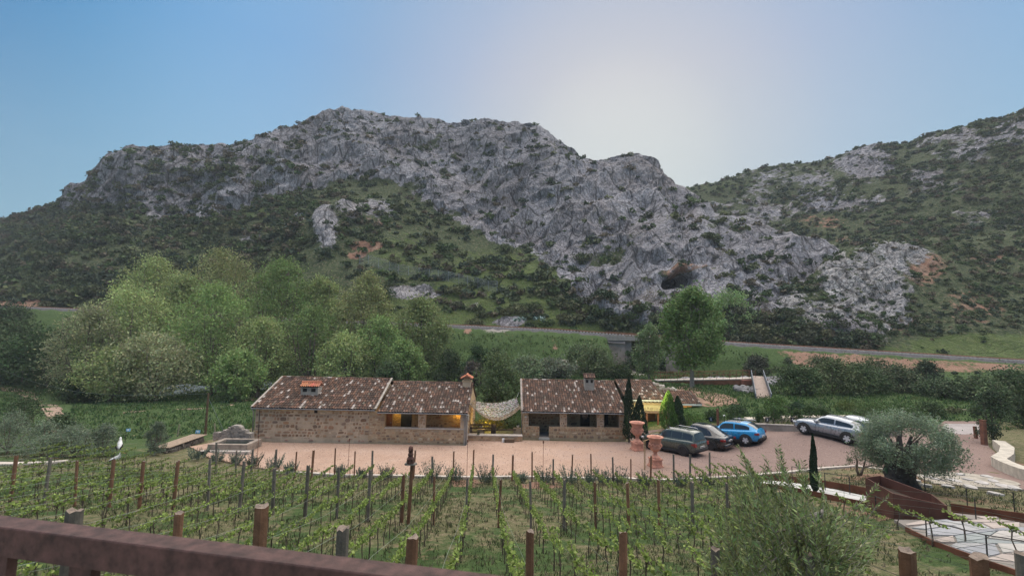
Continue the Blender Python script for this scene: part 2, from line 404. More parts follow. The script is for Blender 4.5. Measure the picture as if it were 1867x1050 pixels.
def mat_ground():
    n = NT('near_ground_surface', .95, .12); p = n.geo_pos()
    lush = n.attr('lush', True); so = n.attr('soil', True); rd = n.attr('rocky', True)
    n1 = n.noise(p, .7, 6, .65); n2 = n.noise(p, 3.5, 6, .7); n4 = n.noise(p, 14, 4, .7)
    dry = n.ramp(n2, [(.25, (.07, .075, .038)), (.46, (.13, .135, .065)), (.58, (.20, .175, .105)), (.75, (.34, .25, .18))])
    green = n.ramp(n2, [(.25, (.032, .058, .02)), (.5, (.06, .10, .034)), (.8, (.11, .155, .055))])
    soil = n.ramp(n2, [(.25, (.17, .095, .065)), (.5, (.28, .17, .12)), (.75, (.38, .26, .19))])
    stone = n.ramp(n4, [(.3, (.2, .18, .16)), (.7, (.42, .39, .35))])
    def brk(a, sc=1.1, amt=.6):
        x = n.math('ADD', a, n.math('MULTIPLY', n.math('SUBTRACT', n.noise(p, sc, 7, .7), .5), amt * 2))
        return n.ramp(x, [(.42, 0), (.58, 1)])
    c = n.mix(brk(lush), dry, green); c = n.mix(brk(so, 1.6), c, soil); c = n.mix(brk(rd, 2.2), c, stone)
    c = n.mix(.35, c, n.ramp(n4, [(.3, .55), (.7, 1.35)]), 'MULTIPLY')
    n.color(c); n.bump(n.math('ADD', n2, n.math('MULTIPLY', n4, .4)), .8, .12)
    return n.m
M_ground = mat_ground()

def grid_faces(nu, nv):
    i, j = np.meshgrid(np.arange(nu - 1), np.arange(nv - 1), indexing='ij'); a = (i * nv + j).ravel()
    return np.stack([a, a + nv, a + nv + 1, a + 1], 1)
def blob(u, v, lst):
    o = np.zeros(np.broadcast(u, v).shape)
    for (a, b, ru, rv, s) in lst:
        o = np.maximum(o, s * np.exp(-(((u - a) / ru) ** 2 + ((v - b) / rv) ** 2) ** 1.5))
    return o

# ---- near ground
xs = np.concatenate([np.arange(-200, -60, 2.5), np.arange(-60, -24, .8), np.arange(-24, 30, .4), np.arange(30, 70, .8), np.arange(70, 171, 2.5)])
nY = 230; tt = np.linspace(0, 1, nY)
Xg = np.repeat(xs[:, None], nY, 1); ye = rail_y(Xg) + 14
Yg = -20 + (ye + 20) * (tt[None] ** 1.25)
Zg = Hn(Xg, Yg)
PG = np.stack([Xg, Yg, Zg], -1)
wild = np.clip((Yg - 40) / 20, 0, 1)
inyard = (sstep(25.0, 27.5, Yg) * (1 - sstep(40, 43, Yg)) * sstep(-24, -21, Xg) * (1 - sstep(30, 36, Xg)))
amp = (.06 + .25 * wild) * (1 - inyard)
Zg2 = Zg + amp * fbm(PG * .6, 4) - inyard * .05
# vineyard furrows and clods
PG[..., 2] = Zg2
ug, vg = px_np(PG)
lush = np.clip(np.maximum(sstep(38, 42, Yg), .75 * sstep(25, 28, Yg) * (1 - sstep(-23, -21.5, Xg))) + blob(ug, vg, [(200, 870, 260, 30, .4), (900, 980, 60, 60, .3)]), 0, 1) * .85
lush = np.where((Yg < 26) & (Xg < 14), .50 + .25 * fbm(PG * .25, 3), lush)
lush = np.where((Yg < 30) & (Xg >= 14), .20 + .2 * fbm(PG * .3 + 8, 3), lush)
soilm = .18 + .25 * fbm(PG * .35 + 5, 3) + .20 * ((Yg < 30) & (Xg >= 12))
redbank = sstep(44, 50, Xg) * sstep(-9, -6.5, Yg - rail_y(Xg)) * (1 - sstep(-4.0, -2.5, Yg - rail_y(Xg)))
redbank = np.maximum(redbank, (1 - sstep(-118, -112, Xg)) * sstep(4, 5, Yg - rail_y(Xg)) * .9)
soilm = np.clip(np.maximum(soilm, redbank * (.62 + .3 * fbm(PG * .5, 3))), 0, 1)
soilm = np.maximum(soilm, blob(ug, vg, [(1300, 730, 60, 14, .62), (1250, 715, 40, 10, .5), (835, 586, 18, 6, .8), (853, 600, 8, 12, .8), (1012, 633, 6, 6, .8), (900, 725, 20, 12, .6), (1700, 870, 120, 22, .55), (1560, 870, 80, 16, .5), (850, 880, 40, 10, .7), (980, 885, 60, 9, .7)]))
rockm = np.clip(blob(ug, vg, [(1150, 675, 60, 14, .7), (1040, 662, 40, 7, .9), (1480, 690, 90, 12, .5), (905, 600, 30, 8, .6), (1180, 640, 50, 20, .6)]) + .1, 0, 1)
ground = link('ground', np_mesh('ground', PG.reshape(-1, 3), grid_faces(len(xs), nY), M_ground, True, attrs={'lush': lush.ravel(), 'soil': soilm.ravel(), 'rocky': rockm.ravel()}))
tag(ground, kind='structure')
# the far plain beyond and behind everything the photograph shows
me = MB(); me.poly([(-2500, -2500, -8), (2500, -2500, -8), (2500, 3000, -8), (-2500, 3000, -8)])
tag(me.build('land', simple('land_far', (.07, .08, .04), .95)), kind='structure')

# ---- the rocky mountain and the right hand hill: 3D contours joined and roughened
def base_pts(u):
    d = wp_np(u, np.full_like(u, 600.0), 1.0); k = d[..., 0]
    Y = 97.0 / (1 + .17 * k); X = k * Y
    return np.stack([X, Y, rail_z(X) + .1], -1)
def itp(u, pts): pts = np.array(pts, float); return np.interp(u, pts[:, 0], pts[:, 1])
def surf(us, rows, counts, back):
    """rows: list of (n,3) contour points; returns grid (nu,nv,3)"""
    seg = []
    for a, b, c in zip(rows[:-1], rows[1:], counts):
        t = np.linspace(0, 1, c, endpoint=False)[None, :, None]; seg.append(a[:, None] * (1 - t) + b[:, None] * t)
    top = rows[-1][:, None]; t = np.linspace(0, 1, 12)[None, :, None] ** 1.5
    seg.append(top + t * back[:, None])
    return np.concatenate(seg, 1)
def normals(P):
    du = np.gradient(P, axis=0); dv = np.gradient(P, axis=1); n = np.cross(du, dv); n /= np.linalg.norm(n, axis=-1, keepdims=True) + 1e-9
    return n
def smooth_v(P, k=9):
    for _ in range(k): P[:, 1:-1] = .25 * P[:, :-2] + .5 * P[:, 1:-1] + .25 * P[:, 2:]
    return P

SIL = [(-500, 470), (-200, 440), (0, 402), (60, 385), (110, 368), (125, 345), (160, 332), (180, 312), (205, 288), (240, 273), (290, 278), (360, 263), (420, 264), (470, 252), (530, 236), (560, 223), (610, 206), (660, 198), (690, 206), (720, 213), (780, 219), (830, 223), (890, 218), (940, 222), (985, 228), (1010, 246), (1040, 271), (1060, 286), (1090, 293), (1130, 283), (1165, 278), (1190, 290), (1210, 312), (1230, 336), (1262, 352), (1300, 385), (1350, 396), (1400, 424), (1450, 433), (1500, 450), (1545, 463), (1570, 520), (1600, 590)]
DTOP = [(-500, 250), (0, 235), (150, 215), (250, 205), (450, 215), (660, 225), (850, 220), (1000, 205), (1165, 195), (1230, 180), (1300, 160), (1400, 143), (1545, 122), (1600, 112)]
MID = [(-500, 510), (0, 470), (130, 392), (200, 384), (300, 388), (450, 368), (560, 345), (620, 332), (720, 336), (850, 397), (950, 447), (1050, 522), (1120, 578), (1200, 592), (1300, 598), (1420, 600), (1545, 610), (1600, 612)]
DMID = [(-500, 170), (0, 172), (130, 190), (300, 172), (450, 172), (620, 180), (720, 178), (850, 165), (950, 150), (1050, 125), (1120, 108), (1200, 104), (1300, 101), (1420, 98), (1600, 95)]
us = np.arange(-460, 1600, 2.7)
B = base_pts(us)
Mp = wp_np(us, itp(us, MID), itp(us, DMID)); Tp = wp_np(us, itp(us, SIL), itp(us, DTOP))
# a bench half way down the green slope and a shoulder half way up the cliff
Mb = B * .55 + Mp * .45; Mb[:, 2] += 2.0 + 2.0 * np.sin(us * .013)
Ms = Mp * .55 + Tp * .45; Ms[:, 1] += -3 + 5 * np.sin(us * .009 + 1); 
back = np.stack([Tp[:, 0] * .18, np.full(len(us), 45.0), np.full(len(us), -28.0)], 1)
P0 = surf(us, [B, Mb, Mp, Ms, Tp], [60, 80, 80, 110], back)
P0 = smooth_v(P0, 10); P0[:, 0] = B - np.array([0, 0, 9.0])
u0, v0 = px_np(P0)
cl = itp(u0, [(-500, 0), (100, 0), (112, 375), (200, 385), (290, 402), (350, 388), (450, 374), (520, 352), (600, 338), (700, 330), (760, 350), (800, 384), (850, 412), (900, 442), (960, 472), (1010, 502), (1050, 548), (1100, 585), (1180, 605), (1700, 615)])
edge = (cl - v0) + 14 * fbm(P0 * .07, 4)
rock = sstep(-10, 12, edge)
out_blobs = [(598, 424, 26, 40, .9), (640, 395, 34, 20, .62), (465, 428, 38, 14, .8), (690, 385, 60, 26, .62), (545, 410, 22, 24, .66), (755, 536, 52, 15, .95), (1075, 510, 34, 26, .7), (860, 560, 26, 10, .5), (930, 588, 34, 10, .9), (1118, 535, 20, 30, .7), (500, 372, 40, 8, .35)]
ob = blob(u0, v0, out_blobs); rock = np.maximum(rock, ob)
rock = np.clip(rock - .12 * (rock > .9) * sstep(.1, .6, fbm(P0 * .09 + 3, 3)), 0, 1)
soil = blob(u0, v0, [(670, 448, 36, 14, .85), (650, 462, 22, 10, .9), (525, 405, 16, 14, .75), (470, 440, 30, 10, .5), (740, 530, 26, 12, .5), (940, 592, 20, 7, .6), (30, 552, 60, 10, .95), (560, 440, 60, 30, .35), (700, 400, 80, 40, .42), (120, 510, 60, 12, .45), (300, 440, 60, 12, .4)])
grass = blob(u0, v0, [(900, 520, 170, 80, .72), (1010, 590, 150, 50, .9), (740, 470, 140, 80, .52), (470, 380, 110, 22, .6), (250, 500, 200, 60, .38), (760, 575, 150, 40, .9), (60, 530, 140, 40, .5)])
am = np.linspace(1, 1, P0.shape[1])[None] * np.ones(P0.shape[:2])
am *= sstep(0, 26, np.arange(P0.shape[1]))[None]
N = normals(P0)
q = P0 @ np.array(Euler((R(10), R(35), R(15))).to_matrix()); qs = q * np.array([1, 1, .45])
big = 4.2 * fbm(P0 / 38.0, 3) * (.5 + .5 * rock)
warp = np.stack([fbm(P0 / 22.0 + 3, 2), fbm(P0 / 22.0 + 9, 2), fbm(P0 / 22.0 + 14, 2)], -1)
qa = (q + warp * 5.0) * np.array([1, .6, .22]); gul = ridged(qa / 11.0, 3)
mod = .25 + 1.1 * sstep(-.35, .45, fbm(P0 / 19.0 + 30, 3))
mid_ = (2.6 * gul - 1.6) * rock
sml = (.52 * ridged((qs + warp) / 4.2 + 7, 3) + .20 * ridged(qs / 1.7 + 11, 2)) * rock * mod
low = .5 * fbm(P0 / 6.0, 3) * (1 - rock)
rock = np.clip(rock - .5 * sstep(.1, .55, fbm(qa / 16.0 + 40, 3)) * sstep(.1, .5, pnoise(P0 / 9.0) + .35) * (edge > 0) * (v0 > 235) , 0, 1)
tdec = 1 - .5 * sstep(.80, .97, np.arange(P0.shape[1]) / P0.shape[1])[None]; disp = (big * tdec + mid_ * tdec + sml + low) * am
# the ragged gully between the two limestone faces and the cave mouth
cave = np.exp(-(((u0 - 1238) / 24) ** 2 + ((v0 - 520) / 10) ** 2) ** 2); over = np.exp(-(((u0 - 1245) / 60) ** 2 + ((v0 - 502) / 11) ** 2))
disp = disp + 3.0 * over * (1 - cave) - 2.5 * np.exp(-(((u0 - 1196) / 12) ** 2 + ((v0 - 473) / 8) ** 2) ** 2)
tip = np.clip((1560 - us) / 60, 0, 1)[:, None]
P1 = P0 + N * (disp * (.35 + .65 * tip))[..., None] * np.sign((N * (np.array([0, 0, CAMZ]) - P0)).sum(-1, keepdims=True) + 0.0)
P1[..., 1] += 15.0 * cave * (1 - .0 * u0); cv = np.exp(-(((u0 - 1250) / 58) ** 2 + ((v0 - 502 - (1250 - u0) * .10) / 9) ** 2) ** 2); soil = np.maximum(soil, cv * .75); rock = np.where(cv > .5, rock * .5, rock)
pale = blob(u0, v0, [(610, 415, 50, 40, .22), (755, 536, 60, 20, .3), (1120, 530, 30, 40, .3)])
mtn = link('mountain', np_mesh('mountain', P1.reshape(-1, 3), grid_faces(*P1.shape[:2]), M_hill, False,
      attrs={'rock': rock.ravel(), 'soil': soil.ravel(), 'grass': grass.ravel(), 'pale': pale.ravel()}))
tag(mtn, kind='structure')
MAIN = dict(P=P1, u=u0, v=v0, rock=rock, grass=grass)

SIL2 = [(1000, 420), (1150, 380), (1240, 342), (1300, 326), (1360, 311), (1420, 298), (1480, 294), (1505, 291), (1560, 269), (1600, 263), (1660, 259), (1720, 239), (1800, 216), (1840, 206), (1867, 192), (1950, 150), (2200, 120)]
us2 = np.arange(1130, 2150, 2.9)
B2 = base_pts(us2)
f2 = sstep(1385, 1425, us2)                          # 0: far side only (hidden by the main mountain), 1: the white spur comes forward
Nv = itp(us2, [(1380, 600), (1420, 545), (1450, 520), (1500, 490), (1545, 466), (1600, 444), (1680, 437), (1760, 440), (1867, 440), (2150, 440)])
Nd = itp(us2, [(1380, 108), (1450, 108), (1545, 114), (1600, 120), (1680, 126), (1867, 120), (2150, 112)])
Np_ = wp_np(us2, Nv, Nd)
dipv = Nv + itp(us2, [(1400, 40), (1550, 34), (1640, 5), (1700, -6), (1867, -25), (2150, -30)])
Dp = wp_np(us2, dipv, Nd + itp(us2, [(1400, 34), (1600, 26), (1700, 20), (1867, 18)]))
farv = itp(us2, [(1100, 560), (1400, 500), (1500, 430), (1640, 400), (1750, 390), (1867, 370), (2150, 360)])
Fp = wp_np(us2, farv, itp(us2, [(1100, 180), (1500, 176), (1700, 160), (1867, 145), (2150, 130)]))
Sp = wp_np(us2, itp(us2, SIL2), itp(us2, [(1100, 270), (1300, 255), (1500, 240), (1700, 215), (1867, 190), (2150, 165)]))
f3 = f2[:, None]
Np_ = Np_ * f3 + (B2 + np.array([0, 14, 1.5])) * (1 - f3); Dp = Dp * f3 + (B2 + np.array([0, 40, 3.0])) * (1 - f3)
Mq = B2 * .5 + Np_ * .5; Mq[:, 2] -= 1.2
back2 = np.stack([Sp[:, 0] * .15, np.full(len(us2), 45.0), np.full(len(us2), -25.0)], 1)
Q0 = surf(us2, [B2, Mq, Np_, Dp, Fp, Sp], [50, 60, 26, 40, 110], back2)
Q0 = smooth_v(Q0, 8); Q0[:, 0] = B2 - np.array([0, 0, 9.0])
u2, v2 = px_np(Q0)
d2 = Q0[..., 1]
near = (1 - sstep(128, 150, d2))
fb = fbm(Q0 * .08, 4)
scree = near * blob(u2, v2, [(1500, 590, 90, 55, 1.0), (1560, 520, 100, 70, .95), (1640, 470, 70, 34, .85), (1450, 580, 40, 60, 1.0), (1620, 560, 60, 60, .55)])
rock2 = scree + (1 - near) * blob(u2, v2, [(1575, 300, 60, 32, .95), (1520, 370, 90, 30, .55), (1400, 380, 90, 30, .48), (1330, 400, 80, 40, .5), (1760, 265, 90, 36, .6), (1850, 240, 60, 40, .6), (1450, 330, 130, 30, .42), (1835, 412, 16, 9, .9), (1700, 330, 60, 30, .45), (1810, 395, 80, 18, .42)])
rock2 = np.clip(rock2 * .92 + .30 * fb + .22 * fbm(Q0 * .35 + 3, 3) + .12 * (1 - near), 0, 1)
soil2 = blob(u2, v2, [(1500, 405, 70, 18, .52), (1560, 440, 70, 14, .5), (1650, 402, 60, 10, .45), (1680, 490, 60, 50, .6), (1770, 560, 90, 50, .5), (1790, 470, 80, 30, .48), (1640, 590, 60, 30, .5), (1360, 410, 50, 14, .35)]) + .08 * fb
grass2 = blob(u2, v2, [(1780, 632, 150, 26, 1.0), (1860, 640, 100, 40, 1.0), (1600, 640, 80, 14, .7), (1320, 335, 120, 20, .45), (1700, 400, 200, 70, .3)])
am2 = sstep(0, 20, np.arange(Q0.shape[1]))[None] * np.ones(Q0.shape[:2])
N2 = normals(Q0); sg = np.sign((N2 * (np.array([0, 0, CAMZ]) - Q0)).sum(-1, keepdims=True)); sg[:, :, 0] = np.where(N2[..., 2] * 1 > 0, 1, -1)
qs2 = (Q0 @ np.array(Euler((R(10), R(25), R(15))).to_matrix())) * np.array([1, 1, .5])
disp2 = (1.6 * fbm(Q0 / 26.0, 3) + (1.0 * ridged(qs2 / 9, 3) - .3) * rock2 + .55 * ridged(qs2 / 2.6, 3) * rock2 + .35 * fbm(Q0 / 4.5, 3)) * am2
Q1 = Q0 + N2 * disp2[..., None] * sg
hill2 = link('hill', np_mesh('hill', Q1.reshape(-1, 3), grid_faces(*Q1.shape[:2]), M_hill, False,
       attrs={'rock': rock2.ravel(), 'soil': soil2.ravel(), 'grass': grass2.ravel(), 'pale': np.clip(scree, 0, 1).ravel()}))
tag(hill2, kind='structure')
HILL = dict(P=Q1, u=u2, v=v2, rock=rock2, grass=grass2)

# ================================================================ GROUND SHEETS
def in_poly(px_, py_, poly):
    x = np.asarray(px_, float); y = np.asarray(py_, float); c = np.zeros(x.shape, bool); n = len(poly)
    for i in range(n):
        x0, y0 = poly[i]; x1, y1 = poly[i - 1]
        hit = ((y0 > y) != (y1 > y)) & (x < (x1 - x0) * (y - y0) / ((y1 - y0) + 1e-12) + x0); c ^= hit
    return c
def subdiv(poly, step, jit=0.0):
    out = []
    for i, a in enumerate(poly):
        b = poly[(i + 1) % len(poly)]; L = math.dist(a, b); n = max(1, int(L / step))
        for k in range(n):
            t = k / n; x = a[0] + (b[0] - a[0]) * t; y = a[1] + (b[1] - a[1]) * t
            if jit and k: x += rnd.uniform(-jit, jit); y += rnd.uniform(-jit, jit)
            out.append((x, y))
    return out
def drape(name, poly, mat, step, dz, kind='structure', jit=0.0, skirt=.25, zf=None, bump=0.0):
    zf = zf or H
    bp = subdiv(poly, step, jit); nb = len(bp)
    xs_ = [p[0] for p in bp]; ys_ = [p[1] for p in bp]
    gx, gy = np.meshgrid(np.arange(min(xs_), max(xs_), step), np.arange(min(ys_), max(ys_), step), indexing='ij')
    gx = gx.ravel() + rng.uniform(-.2, .2, gx.size) * step; gy = gy.ravel() + rng.uniform(-.2, .2, gy.size) * step
    ok = in_poly(gx, gy, bp); inn = list(zip(gx[ok], gy[ok]))
    vs_, es, fs, *_r = delaunay_2d_cdt([Vector(p) for p in bp + inn], [], [list(range(nb))], 1, 1e-4)
    X = np.array([v.x for v in vs_]); Y = np.array([v.y for v in vs_]); Z = zf(X, Y) + dz
    if bump: Z = Z + bump * fbm(np.stack([X, Y, Z], -1) * 2.0, 3)
    mb = MB(); mb.v = [tuple(p) for p in zip(X, Y, Z)]; mb.f = [tuple(f) for f in fs]; mb.m = [0] * len(fs); mb.c = [None] * len(fs)
    if skirt:
        from collections import Counter
        cnt = Counter()
        for f in fs:
            for i in range(len(f)): cnt[(f[i], f[(i + 1) % len(f)])] += 1
        b0 = len(mb.v); mp = {}
        for (a, b) in list(cnt):
            if (b, a) not in cnt:
                for q in (a, b):
                    if q not in mp: mp[q] = len(mb.v); x, y, z = mb.v[q]; mb.v.append((x, y, z - skirt))
                mb.f.append((b, a, mp[a], mp[b])); mb.m.append(0); mb.c.append(None)
    o = mb.build(name, mat, smooth=False)
    if kind: o['kind'] = kind
    return o
def G2(*uv): return [tuple(gp(u, v)[:2]) for u, v in uv]
def ribbon(uvs, w):
    P = [gp(u, v) for u, v in uvs]; L = []; Rr = []
    for i, p in enumerate(P):
        d = (P[min(i + 1, len(P) - 1)] - P[max(i - 1, 0)]); d.z = 0; d.normalize(); n = Vector((-d.y, d.x, 0))
        ww = w[i] if hasattr(w, '__len__') else w
        L.append(tuple((p + n * ww / 2)[:2])); Rr.append(tuple((p - n * ww / 2)[:2]))
    return L + Rr[::-1]

def mat_gravel():
    n = NT('pink_gravel', .95, .1); p = n.geo_pos()
    a = n.noise(p, .35, 5, .6); b = n.noise(p, 9, 5, .75); c3 = n.voro(p, 22, 'F1', 1, 'Color')
    c = n.ramp(a, [(.3, (.345, .235, .175)), (.5, (.41, .285, .215)), (.7, (.46, .335, .265))])
    c = n.mix(n.ramp(b, [(.52, 0), (.70, .75)]), c, (.30, .19, .15))
    c = n.mix(.5, c, n.ramp(c3, [(.1, .6), (.8, 1.25)]), 'MULTIPLY')
    # wheel tracks and swept streaks running across the yard
    ps = n.geo_pos((.35, 2.2, 1), (0, 0, R(-8))); t = n.noise(ps, .9, 4, .6)
    c = n.mix(n.ramp(t, [(.5, 0), (.72, .28)]), c, (.36, .235, .19))
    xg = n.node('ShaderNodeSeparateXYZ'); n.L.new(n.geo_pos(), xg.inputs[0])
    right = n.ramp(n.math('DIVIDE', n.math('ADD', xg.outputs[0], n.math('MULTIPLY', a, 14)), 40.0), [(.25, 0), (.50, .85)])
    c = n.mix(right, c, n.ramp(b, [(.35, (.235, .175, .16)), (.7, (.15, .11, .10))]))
    n.color(c); n.bump(n.math('ADD', b, n.math('MULTIPLY', c3, .3)), .5, .03)
    return n.m
M_gravel = mat_gravel()
M_path = simple('path_earth', (.30, .215, .16), .95, .25, 1.3, .5, bscale=9, bdist=.05)
M_road = simple('grey_gravel', (.33, .30, .29), .95, .2, 1.2, .5, bscale=12)
M_curb = simple('pale_stone_kerb', (.50, .45, .40), .9, .2, 2.5, .5, bscale=14)
YARD = G2((356, 820), (380, 834), (440, 848), (520, 861), (620, 866), (850, 869), (1140, 871), (1260, 872), (1345, 868), (1420, 862), (1500, 853), (1560, 850),
          (1610, 858), (1680, 862), (1760, 876), (1867, 893), (1990, 900), (1990, 860), (1867, 864), (1824, 846), (1815, 826), (1800, 812), (1792, 806), (1796, 768), (1722, 768), (1700, 782), (1560, 776),
          (1440, 783), (1370, 781), (1300, 781)) + [(14.0, 39.6), (9.6, 39.2), (9.6, 36.6), (-3.2, 36.4), (-3.2, 34.4), (-19.6, 34.4), (-21.5, 34.5), (-22.2, 32.5)]
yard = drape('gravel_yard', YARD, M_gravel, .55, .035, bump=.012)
drape('grey_gravel_road', G2((1722, 773), (1796, 773), (1792, 790), (1760, 793), (1716, 790)), M_road, .5, .045)
o = drape('dirt_path', ribbon([(2, 706), (50, 718), (88, 740), (104, 764), (96, 790)], [1.8, 1.8, 1.7, 1.3, 1.0]), M_path, .6, .03, jit=.12)
o = drape('dirt_path', ribbon([(104, 764), (140, 762), (178, 759)], [1.0, .8, .4]), M_path, .5, .035, jit=.12)
o = drape('dirt_path', ribbon([(225, 752), (300, 747), (380, 744), (430, 738), (462, 722), (520, 716)], [.6, .9, 1.2, 2.2, 2.8, 2.5]), M_path, .6, .03, jit=.15)
drape('sandy_bank', G2((1215, 712), (1250, 704), (1330, 722), (1350, 738), (1290, 742), (1240, 728)), simple('bank_soil', (.26, .17, .12), .95, .3, 1.0, .5), .7, .04, jit=.3)
M_water = simple('river_water', (.30, .36, .38), .12, .3, .5, .25, spec=.6, bscale=3)
drape('river', G2((270, 722), (330, 720), (380, 716), (430, 713), (470, 712), (520, 708), (520, 698), (430, 700), (340, 700), (270, 708)), M_water, 1.5, .08, skirt=0)
# path kerb at the lower edge of the yard
def strip(name, uvs, w, h, mat, zoff=0.0, kind='structure', step=.8, parent=None, pts=None):
    P = pts or [gp(u, v) for u, v in uvs]; mb = MB(); Q = []
    for a, b in zip(P[:-1], P[1:]):
        n = max(1, int((b - a).length / step))
        for k in range(n): Q.append(a.lerp(b, k / n))
    Q.append(P[-1]); rows = []
    for i, p in enumerate(Q):
        d = Q[min(i + 1, len(Q) - 1)] - Q[max(i - 1, 0)]; d.z = 0; d.normalize(); n = Vector((-d.y, d.x, 0)) * w / 2
        z = h1(p.x, p.y) + zoff
        rows.append([(p.x + n.x, p.y + n.y, z - .3), (p.x + n.x, p.y + n.y, z + h), (p.x - n.x, p.y - n.y, z + h), (p.x - n.x, p.y - n.y, z - .3)])
    for r in rows: mb.v += r
    for i in range(len(rows) - 1):
        for k in range(3): mb.f.append((4 * i + k, 4 * i + k + 1, 4 * i + 5 + k, 4 * i + 4 + k)); mb.m.append(0); mb.c.append(None)
    mb.f += [(3, 2, 1, 0), tuple(4 * (len(rows) - 1) + k for k in range(4))]; mb.m += [0, 0]; mb.c += [None, None]
    o = mb.build(name, mat, parent)
    if kind: o['kind'] = kind
    return o
X_ = rng.uniform(-21, 36, 9000); Y_ = rng.uniform(26.5, 40, 9000); k_ = in_poly(X_, Y_, YARD); X_ = X_[k_]; Y_ = Y_[k_]; mbp = MB()
for x, y in zip(X_[:4200], Y_[:4200]):
    z = h1(x, y) + .03; s_ = rnd.uniform(.012, .04); a = rnd.uniform(0, 6.28); c = rnd.choice([(.20, .13, .10), (.45, .36, .30), (.14, .11, .09), (.55, .46, .40), (.30, .2, .16)]); p_ = [(x + math.cos(a + t) * s_ * 1.4, y + math.sin(a + t) * s_, z) for t in (0, 2.1, 4.2)]; mbp.add(p_ + [(x, y, z + s_ * .9)], [(0, 1, 3), (1, 2, 3), (2, 0, 3)], 0, c)
o = mbp.build('pebbles', simple('pebble', (1, 1, 1), .95, .1, 5, tint=True)); o['kind'] = 'stuff'
strip('kerb', [(500, 861), (620, 868), (850, 871), (1140, 873), (1260, 875), (1345, 870), (1420, 864), (1500, 855), (1560, 851), (1610, 858)], .22, .09, M_curb)
strip('path_kerb', [(-20, 848), (40, 847), (90, 845), (132, 842)], .45, .1, M_curb)
# stone slabs on the low ground right of the olive
M_slab = simple('pale_slab', (.42, .40, .38), .85, .25, 2.0, .4)

# ================================================================ BUILDINGS
M_mortar = simple('lime_mortar', (.55, .43, .31), .95, .22, 1.6, .7, bscale=18, bdist=.02)
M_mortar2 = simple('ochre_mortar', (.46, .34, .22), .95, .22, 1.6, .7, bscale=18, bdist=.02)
M_stone = simple('house_stone', (1, 1, 1), .92, .22, 7, .6, tint=True, bscale=22, bdist=.015)
M_zinc = simple('zinc_gutter', (.30, .33, .37), .45, .1, 4, spec=.5, metal=.6)
M_wood = simple('old_wood', (.13, .085, .055), .85, .3, 6, .4)
M_dark = simple('dark_interior', (.025, .022, .02), .9, .1, 3)
M_rust = simple('rusty_steel', (.19, .085, .055), .8, .35, 3.0, .35, bscale=25, bdist=.004)
M_glass = simple('dark_glass', (.03, .035, .04), .12, .1, 2, spec=.6)
M_plaster = simple('grey_render', (.36, .33, .29), .92, .2, 3, .4)
def mat_tile():
    n = NT('clay_tile', .9, .15); p = n.coord(); a = n.noise(p, 6.5, 5, .75); b = n.noise(p, 2.2, 4, .6)
    c = n.mix(1.0, n.attr('tint'), n.ramp(a, [(.25, .6), (.7, 1.35)]), 'MULTIPLY')
    c = n.mix(n.ramp(a, [(.61, 0), (.72, .6)]), c, (.38, .34, .31))
    c = n.mix(n.ramp(b, [(.45, 0), (.7, .45)]), c, (.055, .045, .04))
    n.color(c); n.bump(a, .5, .02); return n.m
M_tile = mat_tile()
STONEC = [(.40, .26, .16), (.46, .31, .19), (.32, .20, .125), (.50, .38, .26), (.42, .25, .155), (.46, .36, .26), (.28, .20, .145), (.54, .43, .31), (.47, .28, .16), (.37, .24, .15)]
def stones(parent, O, ux, uz, nrm, W, Hh, holes=(), course=.21, big=.40, dens=1.0, cols=STONEC, maxobj=170, seed=1, lmin=.16, lmax=.5, proud=.025, dark=1.0):
    """irregular facing stones on a wall plane; the larger ones each their own mesh"""
    r = random.Random(seed); O = Vector(O); ux = Vector(ux); uz = Vector(uz); nrm = Vector(nrm)
    small = MB(); bigs = []; z = .01
    while z < Hh - .05:
        ch = min(course * r.uniform(.7, 1.35), Hh - z); x = r.uniform(-.1, .05)
        while x < W - .05:
            L = r.uniform(lmin, lmax) if r.random() < .6 else r.uniform(lmin, lmin * 1.6)
            if r.random() > .92: L *= 1.3
            x0 = max(x, .01); x1 = min(x + L, W - .01); x += L
            if x1 - x0 < .08 or r.random() > dens: continue
            if any(x1 > a and x0 < b and z + ch > c and z < d for a, b, c, d in holes): continue
            gap = .010 + r.random() * .03; zj = r.uniform(-.05, .05) if z > .1 and z + ch < Hh - .1 else 0; xa, xb, za, zb = x0 + gap, x1 - gap, z + gap + zj, z + ch - gap + zj * .5
            if r.random() < .35: zb -= r.uniform(0, .06)
            w = xb - xa; h = zb - za; cut = .28
            if w < .05 or h < .04: continue
            pts = [(xa + w * r.uniform(.05, cut), za), (xb - w * r.uniform(.05, cut), za + h * r.uniform(0, .12)), (xb, za + h * r.uniform(.2, .5)), (xb - w * r.uniform(0, .1), zb - h * r.uniform(.05, .3)),
                   (xb - w * r.uniform(.2, .45), zb), (xa + w * r.uniform(.1, .3), zb - h * r.uniform(0, .15)), (xa, za + h * r.uniform(.3, .7))]
            c = cols[r.randrange(len(cols))]; k = r.uniform(.82, 1.25) * dark; c = tuple(q * k for q in c); pr = proud * r.uniform(.5, 1.5)
            n = len(pts); cx = sum(p[0] for p in pts) / n; cz = sum(p[1] for p in pts) / n
            V = [O + ux * a + uz * b - nrm * .01 for a, b in pts] + [O + ux * (cx + (a - cx) * .86) + uz * (cz + (b - cz) * .86) + nrm * pr for a, b in pts]
            Fc = [tuple(range(n, 2 * n))] + [(i, (i + 1) % n, n + (i + 1) % n, n + i) for i in range(n)]
            if w > big and len(bigs) < maxobj: bigs.append((V, Fc, c))
            else: small.add(V, Fc, 0, c)
        z += ch
    for V, Fc, c in bigs:
        m = MB(); m.add(V, Fc, 0, c); m.build('stone', M_stone, parent)
    if small.f: tag(small.build('small_stones', M_stone, parent), kind='stuff')
